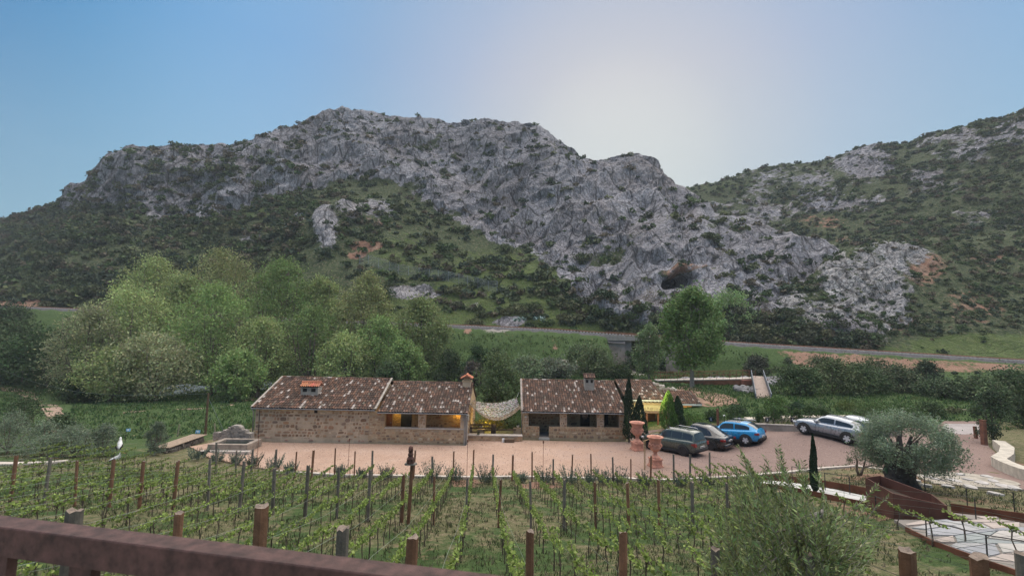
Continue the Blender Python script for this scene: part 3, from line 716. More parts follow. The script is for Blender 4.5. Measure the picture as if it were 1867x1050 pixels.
TILEC = [(.095, .062, .048), (.125, .076, .056), (.088, .064, .052), (.15, .088, .062), (.105, .074, .058), (.175, .10, .07)]
def tilecol(r, fresh=0.0):
    q = r.random()
    if fresh and q < fresh: return (.5 * r.uniform(.8, 1.1), .19 * r.uniform(.8, 1.2), .11)
    q = r.random()
    if q < .075: k = r.uniform(.7, 1.15); return (.46 * k, .40 * k, .36 * k)
    if q < .15: return (.22 * r.uniform(.7, 1.1), .14, .11)
    if q < .17: return (.22, .13, .09)
    c = TILEC[r.randrange(6)]; k = r.uniform(.7, 1.25); return tuple(x * k for x in c)
def tile_roof(name, parent, x0, x1, ya, za, yb, zb, seed=1, pitch=.205, row=.33, skew=0.0, fresh=0.0, x0b=None, x1b=None):
    """barrel tiles from eave (ya,za) up to ridge (yb,zb) over a boarded slab"""
    r = random.Random(seed); mb = MB(); L = math.hypot(yb - ya, zb - za); s = Vector((0, (yb - ya) / L, (zb - za) / L)); nrm = Vector((0, -s.z, s.y))
    if nrm.z < 0: nrm = -nrm
    x0b = x0 if x0b is None else x0b; x1b = x1 if x1b is None else x1b
    nc = max(2, int(round((x1 - x0) / pitch))); nr = max(2, int(round(L / row)))
    seg = 5
    for i in range(nc):
        fx = (i + .5) / nc; xj = r.uniform(-.012, .012)
        for j in range(nr):
            a = j / nr; b = (j + 1) / nr + .10 / L
            c = tilecol(r, fresh); lift = .035 + r.uniform(-.008, .012); dx = r.uniform(-.012, .012); yaw = r.uniform(-.012, .012)
            for (t, rad, up) in ((a - .02 / L * r.uniform(0, 2), .098, lift), (min(b, 1.02), .082, lift - .03)):
                xx = (x0 + (x1 - x0) * fx) * (1 - t) + (x0b + (x1b - x0b) * fx) * t + xj + dx + (yaw if t > a else -yaw)
                base = Vector((xx, ya, za)) + s * (t * L)
                for k in range(seg + 1):
                    an = PI * k / seg; p = base + Vector((math.cos(an) * rad, 0, 0)) + nrm * (math.sin(an) * rad * .9 + up - .02)
                    mb.v.append(tuple(p))
            b0 = len(mb.v) - 2 * (seg + 1)
            for k in range(seg):
                mb.f.append((b0 + k + 1, b0 + k, b0 + seg + 1 + k, b0 + seg + 2 + k)); mb.m.append(0); mb.c.append(c)
            # the dark mouth at the lower end
            if j == 0: mb.f.append(tuple(b0 + k for k in range(seg + 1))); mb.m.append(0); mb.c.append((.02, .015, .012))
    o = mb.build(name, M_tile, parent); o['kind'] = 'stuff'
    sl = MB(); th = nrm * .07
    A = Vector((x0, ya, za)); B_ = Vector((x1, ya, za)); C_ = Vector((x1b, yb, zb)); D_ = Vector((x0b, yb, zb))
    top = [A, B_, C_, D_]; bot = [p - th for p in top]
    V = [p + nrm * .012 for p in top] + bot
    sl.add(V, [(0, 1, 2, 3), (7, 6, 5, 4), (0, 4, 5, 1), (1, 5, 6, 2), (2, 6, 7, 3), (3, 7, 4, 0)], 0, (.075, .055, .045))
    sl.build('roof_deck', M_tile, parent)
def ridge_cap(parent, a, b, seed=3, col=None, rad=.11):
    a = Vector(a); b = Vector(b); L = (b - a).length; n = max(2, int(L / .38)); r = random.Random(seed); mb = MB(); d = (b - a).normalized()
    side = d.cross(Vector((0, 0, 1))).normalized(); up = side.cross(d).normalized()
    for i in range(n):
        c = col or tilecol(r); p0 = a + d * (L * i / n - .03); p1 = a + d * (L * (i + 1) / n + .03); b0 = len(mb.v); j = r.uniform(-.01, .01)
        for p, q in ((p0, rad), (p1, rad * .85)):
            for k in range(6):
                an = PI * k / 5; mb.v.append(tuple(p + side * (math.cos(an) * q) + up * (math.sin(an) * q * .8 + j)))
        for k in range(5): mb.f.append((b0 + k, b0 + k + 1, b0 + 7 + k, b0 + 6 + k)); mb.m.append(0); mb.c.append(c)
    return mb.build('ridge_tiles', M_tile, parent)
def gutter(parent, x0, x1, y, z):
    mb = MB(); n = 6
    for x in (x0, x1):
        for k in range(n + 1):
            an = PI + PI * k / n; mb.v.append((x, y + math.cos(an) * .07, z + math.sin(an) * .07))
    for k in range(n): mb.f.append((k, k + 1, n + 2 + k, n + 1 + k)); mb.m.append(0); mb.c.append(None)
    mb.tube([(x0, y - .07, z), (x1, y - .07, z)], .012, 5)
    return mb.build('gutter', M_zinc, parent)
def pipe(parent, pts, r=.045, mat=None, name='downpipe'):
    mb = MB(); mb.tube(pts, r, 8); return mb.build(name, mat or M_zinc, parent, True)
def X_at(u, Y, v=780): return wp(u, v, Y).x
def box_part(name, parent, lo, hi, mat, c=None):
    m = MB(); m.box(lo, hi, 0, None, c); return m.build(name, mat, parent)

# ---------------------------------------------------------------- long stone farmhouse (left)
YF = 34.8
fh = empty('stone_farmhouse', ((X_at(462, YF) + X_at(680, YF)) / 2, YF, 0), label='long low stone farmhouse with small square vent and orange capped chimney on its roof', cat='farmhouse')
def rel(o):   # parts are modelled in world space
    return o.location.copy()
def under(root):
    """re-express children modelled in world coordinates relative to their root"""
    bpy.context.view_layer.update()
    inv = Matrix.Translation(-Vector(root.location))
    if abs(root.rotation_euler.z) > 1e-6: inv = Matrix.Rotation(-root.rotation_euler.z, 4, 'Z') @ inv
    for ch in root.children:
        if not ch.get('_rel'): ch.matrix_parent_inverse = inv; ch['_rel'] = 1
x0 = X_at(464, YF); x1 = X_at(676, YF); zE = wp(575, 745, YF - .3).z; D = 4.1; zR = wp(600, 689, YF + D).z; YB = YF + 8.0
xl = X_at(459, YF - .3, 745); xr = X_at(684, YF - .3, 745)
zw = zE + .02
box_part('front_wall', fh, (x0, YF, -.4), (x1, YF + .5, zw - .05), M_mortar)
vx = X_at(576, YF, 750)
for (xa, xb) in ((x0, x0 + .5), (x1 - .5, x1)):    # gable walls
    wl_ = MB(); wl_.add([(xa, YF + .5, -.4), (xb, YF + .5, -.4), (xb, YB, -.4), (xa, YB, -.4), (xa, YF + .5, zE - .05), (xb, YF + .5, zE - .05), (xb, YB, zE - .05), (xa, YB, zE - .05), (xa, YF + D, zR - .12), (xb, YF + D, zR - .12)],
            [(0, 1, 5, 4), (1, 2, 6, 9, 5), (3, 0, 4, 8, 7), (2, 3, 7, 6), (4, 5, 9, 8), (6, 7, 8, 9)]); wl_.build('gable_wall', M_mortar, fh)
box_part('back_wall', fh, (x0 + .5, YB - .5, -.4), (x1 - .5, YB, zE - .05), M_mortar)
stones(fh, (x0, YF, .32), (1, 0, 0), (0, 0, 1), (0, -1, 0), x1 - x0, zw - .45, holes=[(vx - x0 - .16, vx - x0 + .16, 1.85, 2.3)], seed=11, dens=.80, maxobj=200, lmin=.18, lmax=.52, course=.235, big=.36)
stones(fh, (x0, YF, 0), (1, 0, 0), (0, 0, 1), (0, -1, 0), x1 - x0, .3, seed=12, dens=.35, cols=[(.45, .27, .2), (.5, .33, .25)], maxobj=6)
stones(fh, (x0, YB, .1), (0, -1, 0), (0, 0, 1), (-1, 0, 0), YB - YF, zw - .2, seed=13, dens=.7, maxobj=0)
vw = MB(); vw.box((vx - .12, YF - .015, 2.1), (vx + .12, YF + .05, 2.36)); vw.build('vent', M_dark, fh)
tile_roof('roof_tiles', fh, xl, xr, YF - .32, zE, YF + D, zR, 21)
tile_roof('roof_tiles', fh, xl, xr, YB + .3, zE, YF + D, zR, 22)
ridge_cap(fh, (xl, YF + D, zR + .03), (xr, YF + D, zR + .03), 5)
for (sx) in (xl - .02, xr + .02):
    vg_ = MB(); vg_.beam((sx, YF - .32, zE + .06), (sx, YF + D, zR + .07), .14, .10, 0, (.40, .36, .31)); vg_.build('verge', M_tile, fh)
gutter(fh, xl, xr, YF - .36, zE - .02)
pipe(fh, [(xl + .05, YF - .36, zE - .06), (xl + .05, YF - .1, zE - .35), (xl + .05, YF - .06, .1)])
pipe(fh, [(x0 + .32, YF - .03, zE - .1), (x0 + .32, YF - .03, .3)], .018, M_dark, 'cable')
def chimney(parent, uc, wpx, vb, vt, Yc, mat, fresh, deep=.75, vents=2, seed=5):
    xa = X_at(uc - wpx / 2, Yc, vb); xb = X_at(uc + wpx / 2, Yc, vb); z0 = wp(uc, vb, Yc).z - .5; z1 = wp(uc, vt, Yc).z
    b = box_part('chimney', parent, (xa, Yc, z0), (xb, Yc + deep, z1 - .22), mat)
    w = (xb - xa) / vents
    for i in range(vents): m = MB(); m.box((xa + w * (i + .22), Yc - .012, z1 - .55), (xa + w * (i + .72), Yc + .05, z1 - .30)); m.build('vent', M_dark, b)
    e = empty('chimney_cap', (0, 0, 0)); e.parent = b
    r = random.Random(seed); m = MB(); n = max(3, int((xb - xa + .2) / .16)); 
    for side in (-1, 1):
        for i in range(n):
            xx = xa - .1 + (xb - xa + .2) * (i + .5) / n; c = (.52 * r.uniform(.8, 1.1), .20 * r.uniform(.8, 1.2), .12) if fresh else tilecol(r)
            yc = Yc + deep / 2; b0 = len(m.v)
            for (t, rad) in ((1, .085), (0, .07)):
                for k in range(6):
                    an = PI * k / 5; m.v.append((xx + math.cos(an) * rad, yc + side * t * (deep / 2 + .14), z1 + .10 - t * .26 + math.sin(an) * rad))
            for k in range(5): m.f.append((b0 + k, b0 + k + 1, b0 + 7 + k, b0 + 6 + k)); m.m.append(0); m.c.append(c)
            if side < 0: m.f.append(tuple(b0 + k for k in range(6))); m.m.append(0); m.c.append((.03, .02, .015))
        m.add([(xa - .1, Yc + deep / 2, z1 + .10), (xb + .1, Yc + deep / 2, z1 + .10), (xb + .1, Yc + deep / 2 + side * (deep / 2 + .1), z1 - .14), (xa - .1, Yc + deep / 2 + side * (deep / 2 + .1), z1 - .14)], [(0, 1, 2, 3)], 0, (.4, .18, .12) if fresh else (.1, .07, .06))
    m.tube([(xa - .12, Yc + deep / 2, z1 + .15), (xb + .12, Yc + deep / 2, z1 + .15)], .08, 8, 0, True, (.5, .2, .12) if fresh else (.16, .1, .08))
    o = m.build('cap_tiles', M_tile, b)
    bpy.data.objects.remove(e)
    return b
chimney(fh, 563, 31, 731, 701, YF + 1.35, M_plaster, True, .8, 2)
under(fh)

# ---------------------------------------------------------------- middle house with open porch
YM = 34.75
ph = empty('porch_house', (X_at(762, YM), YM, 0), label='middle stone house with open porch, two lit openings and a tall capped chimney', cat='house')
x0 = X_at(672, YM) + .02; x1 = X_at(851, YM); zE = wp(770, 752.5, YM - .3).z; D = 4.2; zR = wp(775, 697, YM + D).z; YB = YM + 8.2
xl = X_at(688, YM - .3, 753); xr = X_at(853, YM - .3, 752); zp = wp(770, 782, YM).z; YP = YM + 2.3
zt = zE - .06
pu = [701, 762, 775.5, 839]; Xp = [X_at(u, YM) for u in pu]
box_part('parapet', ph, (x0, YM - .02, -.4), (x1, YM + .38, zp), M_mortar2)
box_part('parapet_coping', ph, (Xp[0] + .01, YM - .06, zp), (x1 - .2, YM + .42, zp + .07), M_curb)
box_part('corner_wall', ph, (x0, YM - .02, zp), (Xp[0], YM + .38, zt), M_mortar2)
box_part('pillar', ph, (Xp[1], YM - .01, zp + .07), (Xp[2], YM + .37, zt), M_mortar)
box_part('pillar', ph, (Xp[3], YM - .01, zp + .07), (x1 - .22, YM + .37, zt), M_mortar)
box_part('corner_pier', ph, (x1 - .2, YM - .12, -.2), (x1 + .06, YM + .37, zt - .5), M_plaster)
m = MB(); m.box((x1 - .3, YM - .16, zt - .5), (x1 + .12, YM + .3, zt - .1)); m.lathe([(.0, 0), (.06, 0), (.09, .02), (.12, .0), (.14, .05), (.15, .0)], 12, 0, (0, 0, 0), Matrix.Translation((x1 - .09, YM - .17, zt - .3)) @ Matrix.Rotation(PI / 2, 4, 'X')); m.build('carved_capital', M_plaster, ph)
box_part('lintel', ph, (Xp[0] - .3, YM - .03, zt), (x1, YM + .35, zt + .14), M_wood)
stones(ph, (x0, YM - .02, .05), (1, 0, 0), (0, 0, 1), (0, -1, 0), x1 - x0 - .22, zp - .08, seed=31, dens=.72, maxobj=70, big=.38, course=.22)
stones(ph, (x0, YM - .02, zp), (1, 0, 0), (0, 0, 1), (0, -1, 0), Xp[0] - x0, zt - zp, seed=32, dens=.85, maxobj=10)
stones(ph, (Xp[1], YM - .01, zp + .07), (1, 0, 0), (0, 0, 1), (0, -1, 0), Xp[2] - Xp[1], zt - zp - .07, seed=33, maxobj=4)
box_part('porch_floor', ph, (x0, YM + .38, -.3), (x1, YP, .03), M_curb)
box_part('inner_wall', ph, (x0, YP, -.3), (x1, YP + .4, zt + .4), M_mortar2)
stones(ph, (x0, YP, .1), (1, 0, 0), (0, 0, 1), (0, -1, 0), x1 - x0, zt + .2, seed=34, dens=.85, maxobj=0, holes=[(X_at(701, YP) - x0, X_at(750, YP) - x0, 0, 2.3)])
box_part('side_wall', ph, (x1 - .4, YM + .38, -.3), (x1 - .01, YP, zt + .3), M_mortar2)
box_part('back_wall', ph, (x0, YB - .4, -.3), (x1, YB, zE), M_mortar2)
for (xa, xb) in ((x0 + .02, x0 + .4), (x1 - .4, x1)):
    wl_ = MB(); wl_.add([(xa, YP + .4, -.3), (xb, YP + .4, -.3), (xb, YB - .4, -.3), (xa, YB - .4, -.3), (xa, YP + .4, zE + .9), (xb, YP + .4, zE + .9), (xb, YB - .4, zE), (xa, YB - .4, zE), (xa, YM + D, zR - .15), (xb, YM + D, zR - .15)],
            [(0, 1, 5, 4), (1, 2, 6, 9, 5), (3, 0, 4, 8, 7), (2, 3, 7, 6), (4, 5, 9, 8), (6, 7, 8, 9)]); wl_.build('gable_wall', M_mortar2, ph)
stones(ph, (x1, YM + .4, .1), (0, 1, 0), (0, 0, 1), (1, 0, 0), 7.4, zE, seed=35, dens=.8, maxobj=0)
xa, xb = X_at(701, YP, 770), X_at(715, YP, 770)
d = box_part('door', ph, (xa, YP - .05, .03), (xb, YP + .05, 2.02), M_rust)
m = MB(); m.tube([(xb - .08, YP - .09, 1.0), (xb - .08, YP - .09, 1.12)], .02); m.build('handle', M_zinc, d)
box_part('window', ph, (X_at(731, YP, 770), YP - .04, .55), (X_at(750, YP, 770), YP + .05, 1.98), M_glass)
M_gold = simple('gold_lamplight', (.55, .36, .14), .35, .35, 9, .8, spec=.5, metal=.6, bscale=9, bdist=.08)  # warm porch lamplight put into the gold colour of the panels
box_part('gold_lit_panel', ph, (X_at(716, YP, 770), YP - .03, .8), (X_at(730, YP, 770), YP + .04, 2.0), M_gold)
box_part('gold_lit_panel', ph, (X_at(826, YP, 760), YP - .03, 1.35), (x1 - .42, YP + .04, 2.0), M_gold)
tile_roof('roof_tiles', ph, xl, xr, YM - .32, zE, YM + D, zR, 41)
tile_roof('roof_tiles', ph, xl, xr, YB + .3, zE, YM + D, zR, 42)
ridge_cap(ph, (xl, YM + D, zR + .03), (xr - .4, YM + D, zR + .03), 6)
gutter(ph, xl, xr, YM - .36, zE - .02)
pipe(ph, [(x1 - .05, YM - .36, zE - .06), (x1 - .02, YM - .2, zE - .3), (x1 - .02, YM - .18, .05)], .035)
# tall stack at the end of the ridge
Yc = YM + 3.4; xa, xb = X_at(843, Yc, 720), X_at(857.5, Yc, 720); zc = wp(850, 696, Yc).z
st = box_part('chimney', ph, (xa, Yc, 0), (xb, Yc + .8, zc), M_mortar)
m = MB(); m.box((xa - .06, Yc - .06, zc), (xb + .06, Yc + .86, zc + .08)); m.box((xa + .1, Yc + .1, zc + .08), (xb - .1, Yc + .7, zc + .3)); m.build('collar', M_mortar2, st)
m = MB(); xm = (xa + xb) / 2; r = random.Random(9)
for sd_ in (-1, 1):
    for i in range(5):
        yy = Yc - .1 + 1.0 * (i + .5) / 5; c = (.60 * r.uniform(.85, 1.1), .23 * r.uniform(.8, 1.2), .13); b0 = len(m.v)
        for (t, rad) in ((1, .11), (0, .1)):
            for k in range(6):
                an = PI * k / 5; m.v.append((xm + sd_ * t * .5, yy + math.cos(an) * rad, zc + .52 - t * .28 + math.sin(an) * rad))
        for k in range(5): m.f.append((b0 + k, b0 + k + 1, b0 + 7 + k, b0 + 6 + k)); m.m.append(0); m.c.append(c)
m.tube([(xm, Yc - .12, zc + .56), (xm, Yc + .92, zc + .56)], .09, 8, 0, True, (.6, .24, .13))
m.add([(xm - .42, Yc - .02, zc + .27), (xm + .42, Yc - .02, zc + .27), (xm, Yc - .02, zc + .55)], [(0, 1, 2)], 0, (.3, .16, .11))
m.build('cap_tiles', M_tile, st)
under(ph)

# ---------------------------------------------------------------- right house with four piers
YR = 37.2
rh = empty('pillared_house', (X_at(1048, YR), YR, 0), label='stone house with four square piers, gated parapet and grey chimney, right of the camouflage net', cat='house')
x0 = X_at(953.5, YR); x1 = X_at(1141, YR); zE = wp(1048, 752, YR - .3).z; D = 4.6; zR = wp(1060, 694, YR + D).z; YB = YR + 8.0
xl = X_at(952, YR - .3, 751); xr = X_at(1144, YR - .3, 753); zp = wp(1000, 777.5, YR).z; YP = YR + 2.2; zt = zE - .06
Xf = {u: X_at(u, YR) for u in (953.5, 963.5, 983.4, 1001, 1021, 1033.6, 1088.5, 1101, 1129.6, 1141)}
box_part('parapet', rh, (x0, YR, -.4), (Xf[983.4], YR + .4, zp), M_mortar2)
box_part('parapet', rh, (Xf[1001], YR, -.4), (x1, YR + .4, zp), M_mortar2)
stones(rh, (x0, YR, .02), (1, 0, 0), (0, 0, 1), (0, -1, 0), Xf[983.4] - x0, zp - .03, seed=51, dens=.85, maxobj=8)
stones(rh, (Xf[1001], YR, .02), (1, 0, 0), (0, 0, 1), (0, -1, 0), x1 - Xf[1001], zp - .03, seed=52, dens=.85, maxobj=70, big=.38)
for a, b in ((953.5, 963.5), (1021, 1033.6), (1088.5, 1101), (1129.6, 1141)):
    p = box_part('pier', rh, (Xf[a], YR + .01, zp), (Xf[b], YR + .4, zt), M_mortar)
    stones(p, (Xf[a], YR + .01, zp), (1, 0, 0), (0, 0, 1), (0, -1, 0), Xf[b] - Xf[a], zt - zp, seed=int(a), dens=1, maxobj=0, lmax=.35, course=.18)
box_part('lintel', rh, (x0, YR - .01, zt), (x1, YR + .38, zt + .14), M_wood)
box_part('porch_floor', rh, (x0, YR + .4, -.3), (x1, YP, .04), M_curb)
box_part('doorstep', rh, (Xf[983.4] - .05, YR - .15, -.1), (Xf[1001] + .05, YR + .39, .05), M_curb)
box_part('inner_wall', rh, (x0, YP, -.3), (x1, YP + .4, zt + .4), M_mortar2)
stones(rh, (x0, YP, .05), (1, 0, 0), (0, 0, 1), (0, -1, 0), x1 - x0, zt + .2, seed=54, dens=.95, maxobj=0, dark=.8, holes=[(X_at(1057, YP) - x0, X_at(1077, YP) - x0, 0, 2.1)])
d = box_part('door', rh, (X_at(1058, YP, 770), YP - .05, .04), (X_at(1075, YP, 770), YP + .05, 2.05), M_dark)
m = MB(); m.box((X_at(1061, YP, 770), YP - .07, .9), (X_at(1072, YP, 770), YP - .052, 1.9)); m.build('pane', M_glass, d)
box_part('window', rh, (X_at(1103, YP, 770), YP - .05, .7), (X_at(1109, YP, 770), YP + .05, 1.95), M_dark)
box_part('window', rh, (X_at(1124, YP, 770), YP - .05, .5), (X_at(1136, YP, 770), YP + .05, 1.95), M_dark)
for (xa, xb) in ((x0, x0 + .4), (x1 - .4, x1)):
    wl_ = MB(); wl_.add([(xa, YR + .4, -.3), (xb, YR + .4, -.3), (xb, YB, -.3), (xa, YB, -.3), (xa, YR + .4, zE - .05), (xb, YR + .4, zE - .05), (xb, YB, zE - .05), (xa, YB, zE - .05), (xa, YR + D, zR - .15), (xb, YR + D, zR - .15)],
            [(0, 1, 5, 4), (1, 2, 6, 9, 5), (3, 0, 4, 8, 7), (2, 3, 7, 6), (4, 5, 9, 8), (6, 7, 8, 9)]); wl_.build('gable_wall', M_mortar2, rh)
stones(rh, (x0, YB, .1), (0, -1, 0), (0, 0, 1), (-1, 0, 0), YB - YR, zE, seed=55, dens=.8, maxobj=0)
tile_roof('roof_tiles', rh, xl, xr, YR - .32, zE, YR + D, zR, 61)
tile_roof('roof_tiles', rh, xl, xr, YB + .9, zE, YR + D, zR, 62)
ridge_cap(rh, (xl, YR + D, zR + .03), (xr, YR + D, zR + .03), 7)
m = MB(); m.beam((xl - .02, YR - .32, zE + .05), (xl - .02, YR + D, zR + .07), .16, .12, 0, (.3, .26, .23)); m.build('verge', M_tile, rh)
gutter(rh, xl, xr, YR - .36, zE - .02)
pipe(rh, [(x0 - .1, YR - .3, zE - .06), (x0 - .1, YR - .05, zE - .3), (x0 - .1, YR - .05, .05)], .04)
chimney(rh, 1075, 17, 712, 686, YR + 2.9, M_plaster, False, .75, 2, 8)
m = MB(); m.lathe([(0, 0), (.07, .02), (.08, .1), (.02, .14), (.0, .15)], 8, 0, (Xf[963.5] - .25, YR - .08, zt - .45)); m.build('wall_lamp', simple('white_enamel', (.75, .75, .72), .4), rh)
under(rh)

# ---------------------------------------------------------------- floodlit wing behind it
YW = 41.5
an = empty('annexe', (X_at(1185, YW), YW, 0), label='rear wing lit by a warm floodlight, tiled roof running behind the cypresses', cat='annexe')
gz = h1(12, 41)
x0 = X_at(1148, YW, 750); x1 = X_at(1211, YW, 750); zE = wp(1190, 729, YW - .3).z; D = 3.9; zR = wp(1185, 694, YW + D).z; YB = YW + 7
xl = xr_old = X_at(1141, YW - .3, 730); xr = X_at(1214, YW - .3, 729)
box_part('front_wall', an, (x0, YW, gz - .6), (x1, YW + .4, zE - .05), simple('floodlit_render', (.62, .55, .36), .9, .15, 2, .5))  # the floodlight's yellow is put into the wall colour
box_part('cornice', an, (x0, YW - .06, zE - .45), (x1, YW, zE - .32), M_mortar2)
for i in range(9): xx = x0 + (x1 - x0) * (i + .5) / 9; m = MB(); m.box((xx - .09, YW - .16, zE - .26), (xx + .09, YW, zE - .12)); m.build('corbel', M_curb, an)
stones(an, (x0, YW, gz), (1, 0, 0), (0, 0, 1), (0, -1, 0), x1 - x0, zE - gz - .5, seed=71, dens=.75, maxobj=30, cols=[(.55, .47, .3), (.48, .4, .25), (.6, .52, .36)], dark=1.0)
box_part('side_wall', an, (x1 - .4, YW + .4, gz - .6), (x1, YB, zE - .05), M_mortar2)
box_part('back_wall', an, (x0, YB - .4, gz - .6), (x1 - .4, YB, zE - .05), M_mortar2)
m = MB(); m.add([(x1 - .02, YW, zE - .06), (x1 - .02, YB, zE - .06), (x1 - .02, YW + D, zR - .12), (x1 - .4, YW, zE - .06), (x1 - .4, YB, zE - .06), (x1 - .4, YW + D, zR - .12)], [(0, 1, 2), (5, 4, 3), (0, 2, 5, 3), (1, 4, 5, 2)]); m.build('gable_wall', M_mortar2, an)
tile_roof('roof_tiles', an, xl, xr, YW - .32, zE, YW + D, zR, 72)
tile_roof('roof_tiles', an, xl, xr, YB + .3, zE, YW + D, zR, 73)
ridge_cap(an, (xl, YW + D, zR + .03), (xr, YW + D, zR + .03), 8)
box_part('fascia', an, (x0, YW - .36, zE - .1), (xr, YW - .33, zE + .0), simple('pale_fascia', (.62, .66, .68), .6))
# doorway canopy, doors
xa, xb = X_at(1172, YW, 765), X_at(1212, YW, 765); zc = wp(1190, 752, YW - .9).z
box_part('door_canopy', an, (xa, YW - .95, zc - .08), (xb, YW - .0, zc), M_wood)
for xx in (xa + .1, (xa + xb) / 2 + .1, xb - .1): m = MB(); m.box((xx - .06, YW - .92, gz - .4), (xx + .06, YW - .8, zc - .08)); m.build('canopy_post', M_rust, an)
d = box_part('door', an, (xa + .2, YW - .06, gz - .1), (xa + 1.1, YW + .02, zc - .25), simple('orange_door', (.36, .16, .07), .7, .25, 5))
under(an)
fl = bpy.data.lights.new('floodlight', 'SPOT'); fl.energy = 300; fl.color = (1.0, .88, .42); fl.spot_size = R(105); fl.spot_blend = .8; fl.shadow_soft_size = .12
flo = bpy.data.objects.new('floodlight', fl); COL.objects.link(flo); flo.location = (X_at(1199, 38.3, 760), 38.3, gz + 3.4)
flo.rotation_euler = (Vector((X_at(1200, 42.3, 735), 42.3, 1.9)) - flo.location).to_track_quat('-Z', 'Y').to_euler()

# ---------------------------------------------------------------- small shed with rubble edged roof
YS = 43.5
sh = empty('stone_shed', (X_at(1250, YS, 740), YS, h1(15.6, YS)), label='small shed with white fascia and an orange lit window behind the wing', cat='shed')
gz = h1(16, 43)
x0 = X_at(1228, YS, 745); x1 = X_at(1274, YS, 745); zE = wp(1255, 736, YS - .3).z
def wwall(nm, lo, hi): return box_part(nm, sh, lo, hi, M_plaster)
wwall('front_wall', (x0, YS, gz - .6), (x1, YS + .35, zE - .06)); stones(sh, (x0, YS, gz), (1, 0, 0), (0, 0, 1), (0, -1, 0), x1 - x0, zE - gz - .1, seed=81, dens=.7, maxobj=0, holes=[(X_at(1243, YS) - x0, X_at(1263, YS) - x0, 0, 3)])
wwall('side_wall', (x0, YS + .35, gz - .6), (x0 + .35, YS + 4, zE - .06)); wwall('side_wall', (x1 - .35, YS + .35, gz - .6), (x1, YS + 4, zE - .06)); wwall('back_wall', (x0 + .35, YS + 3.65, gz - .6), (x1 - .35, YS + 4, zE + .5))
wa, wb = X_at(1245, YS, 742), X_at(1261, YS, 742); za, zb = wp(1250, 749.5, YS).z, wp(1250, 737.5, YS).z
M_lit = simple('lit_blind', (.62, .30, .09), .7, .15, 3)
M_lit.node_tree.nodes['Principled BSDF'].inputs['Emission Color'].default_value = (1, .42, .1, 1); M_lit.node_tree.nodes['Principled BSDF'].inputs['Emission Strength'].default_value = .12
w_ = box_part('window', sh, (wa - .06, YS - .03, za - .06), (wb + .06, YS + .05, min(zb, zE - .12) + .04), M_wood); box_part('pane', w_, (wa, YS - .05, za), (wb, YS - .032, min(zb, zE - .12)), M_lit)
tile_roof('roof_tiles', sh, X_at(1226, YS - .3, 736), X_at(1279, YS - .3, 738), YS - .35, zE, YS + 2.5, wp(1240, 712, YS + 2.5).z, 82, x0b=X_at(1206, YS + 2.5, 706), x1b=X_at(1262, YS + 2.5, 716))
box_part('fascia', sh, (x0, YS - .42, zE - .14), (X_at(1279, YS - .3, 738), YS - .38, zE - .0), simple('pale_fascia', (.62, .66, .68), .6))
under(sh)
# rubble parapet wall climbing between the wing and the shed
rw = empty('rubble_wall', (X_at(1215, 46, 710), 46, 2), label='ragged pale rubble wall top running down behind the floodlit roof', cat='wall')
r = random.Random(5); m = MB(); A = wp(1188, 698, 46.5); B_ = wp(1268, 722, 46.0)
for i in range(150):
    t = r.random(); p = A.lerp(B_, t); s_ = r.uniform(.12, .3); p = p + Vector((r.uniform(-.2, .2), r.uniform(-.25, .25), -r.random() ** 1.5 * 1.3))
    c = r.choice([(.45, .42, .38), (.36, .33, .3), (.52, .48, .43), (.3, .26, .22)])
    m.box((-s_, -s_ * .7, -s_ * .5), (s_, s_ * .7, s_ * .5), 0, Matrix.Translation(p) @ Euler((r.uniform(-.5, .5), r.uniform(-.5, .5), r.uniform(0, 3))).to_matrix().to_4x4(), c, .8, s_ * .15)
o = m.build('loose_stones', M_stone, rw); o['kind'] = 'stuff'
m = MB(); m.add([A + Vector((0, -.2, -.1)), B_ + Vector((0, -.2, -.1)), B_ + Vector((0, -.2, -3)), A + Vector((0, -.2, -4)), A + Vector((0, .3, -.1)), B_ + Vector((0, .3, -.1)), B_ + Vector((0, .3, -3)), A + Vector((0, .3, -4))], [(3, 2, 1, 0), (4, 5, 6, 7), (0, 1, 5, 4), (1, 2, 6, 5), (0, 4, 7, 3)]); m.build('wall_core', M_plaster, rw)
under(rw)

# ================================================================ VEGETATION
def mat_leaf(name, rough=.75, trans=.25, var=.22):
    n = NT(name, rough, .2); c = n.mix(1.0, n.attr('tint'), n.ramp(n.objrand(), [(0, 1 - var), (1, 1 + var)]), 'MULTIPLY'); n.color(c)
    if trans:
        t = n.node('ShaderNodeBsdfTranslucent'); n.L.new(c, t.inputs[0]); mx = n.node('ShaderNodeMixShader'); mx.inputs[0].default_value = trans
        n.L.new(n.b.outputs[0], mx.inputs[1]); n.L.new(t.outputs[0], mx.inputs[2]); n.L.new(mx.outputs[0], n.N['Material Output'].inputs[0])
    return n.m
M_leaf = mat_leaf('foliage'); M_leafd = mat_leaf('dark_foliage', .8, .12)
M_bark = simple('bark', (.15, .125, .10), .95, .3, 5, .6); M_barkg = simple('pale_bark', (.23, .215, .19), .95, .3, 5, .5)
def leafquads(C, size, rg, asp=.6, dirs=None, spread=1.0, droop=0.0):
    """n leaf shaped quads round centres C; returns V (4n,3)"""
    n = len(C); size = np.broadcast_to(np.asarray(size, float), (n,))[:, None]
    a = rg.normal(size=(n, 3)) * spread
    if dirs is not None: a = a + dirs
    a[:, 2] -= droop
    a /= np.linalg.norm(a, axis=1)[:, None] + 1e-9
    b = rg.normal(size=(n, 3)); b -= (b * a).sum(1)[:, None] * a; b /= np.linalg.norm(b, axis=1)[:, None] + 1e-9
    V = np.stack([C - a * size * .5, C + b * size * asp * .5 - a * size * .05, C + a * size * .5, C - b * size * asp * .5 - a * size * .05], 1)
    return V.reshape(-1, 3)
def quadF(n): return np.arange(4 * n).reshape(n, 4)
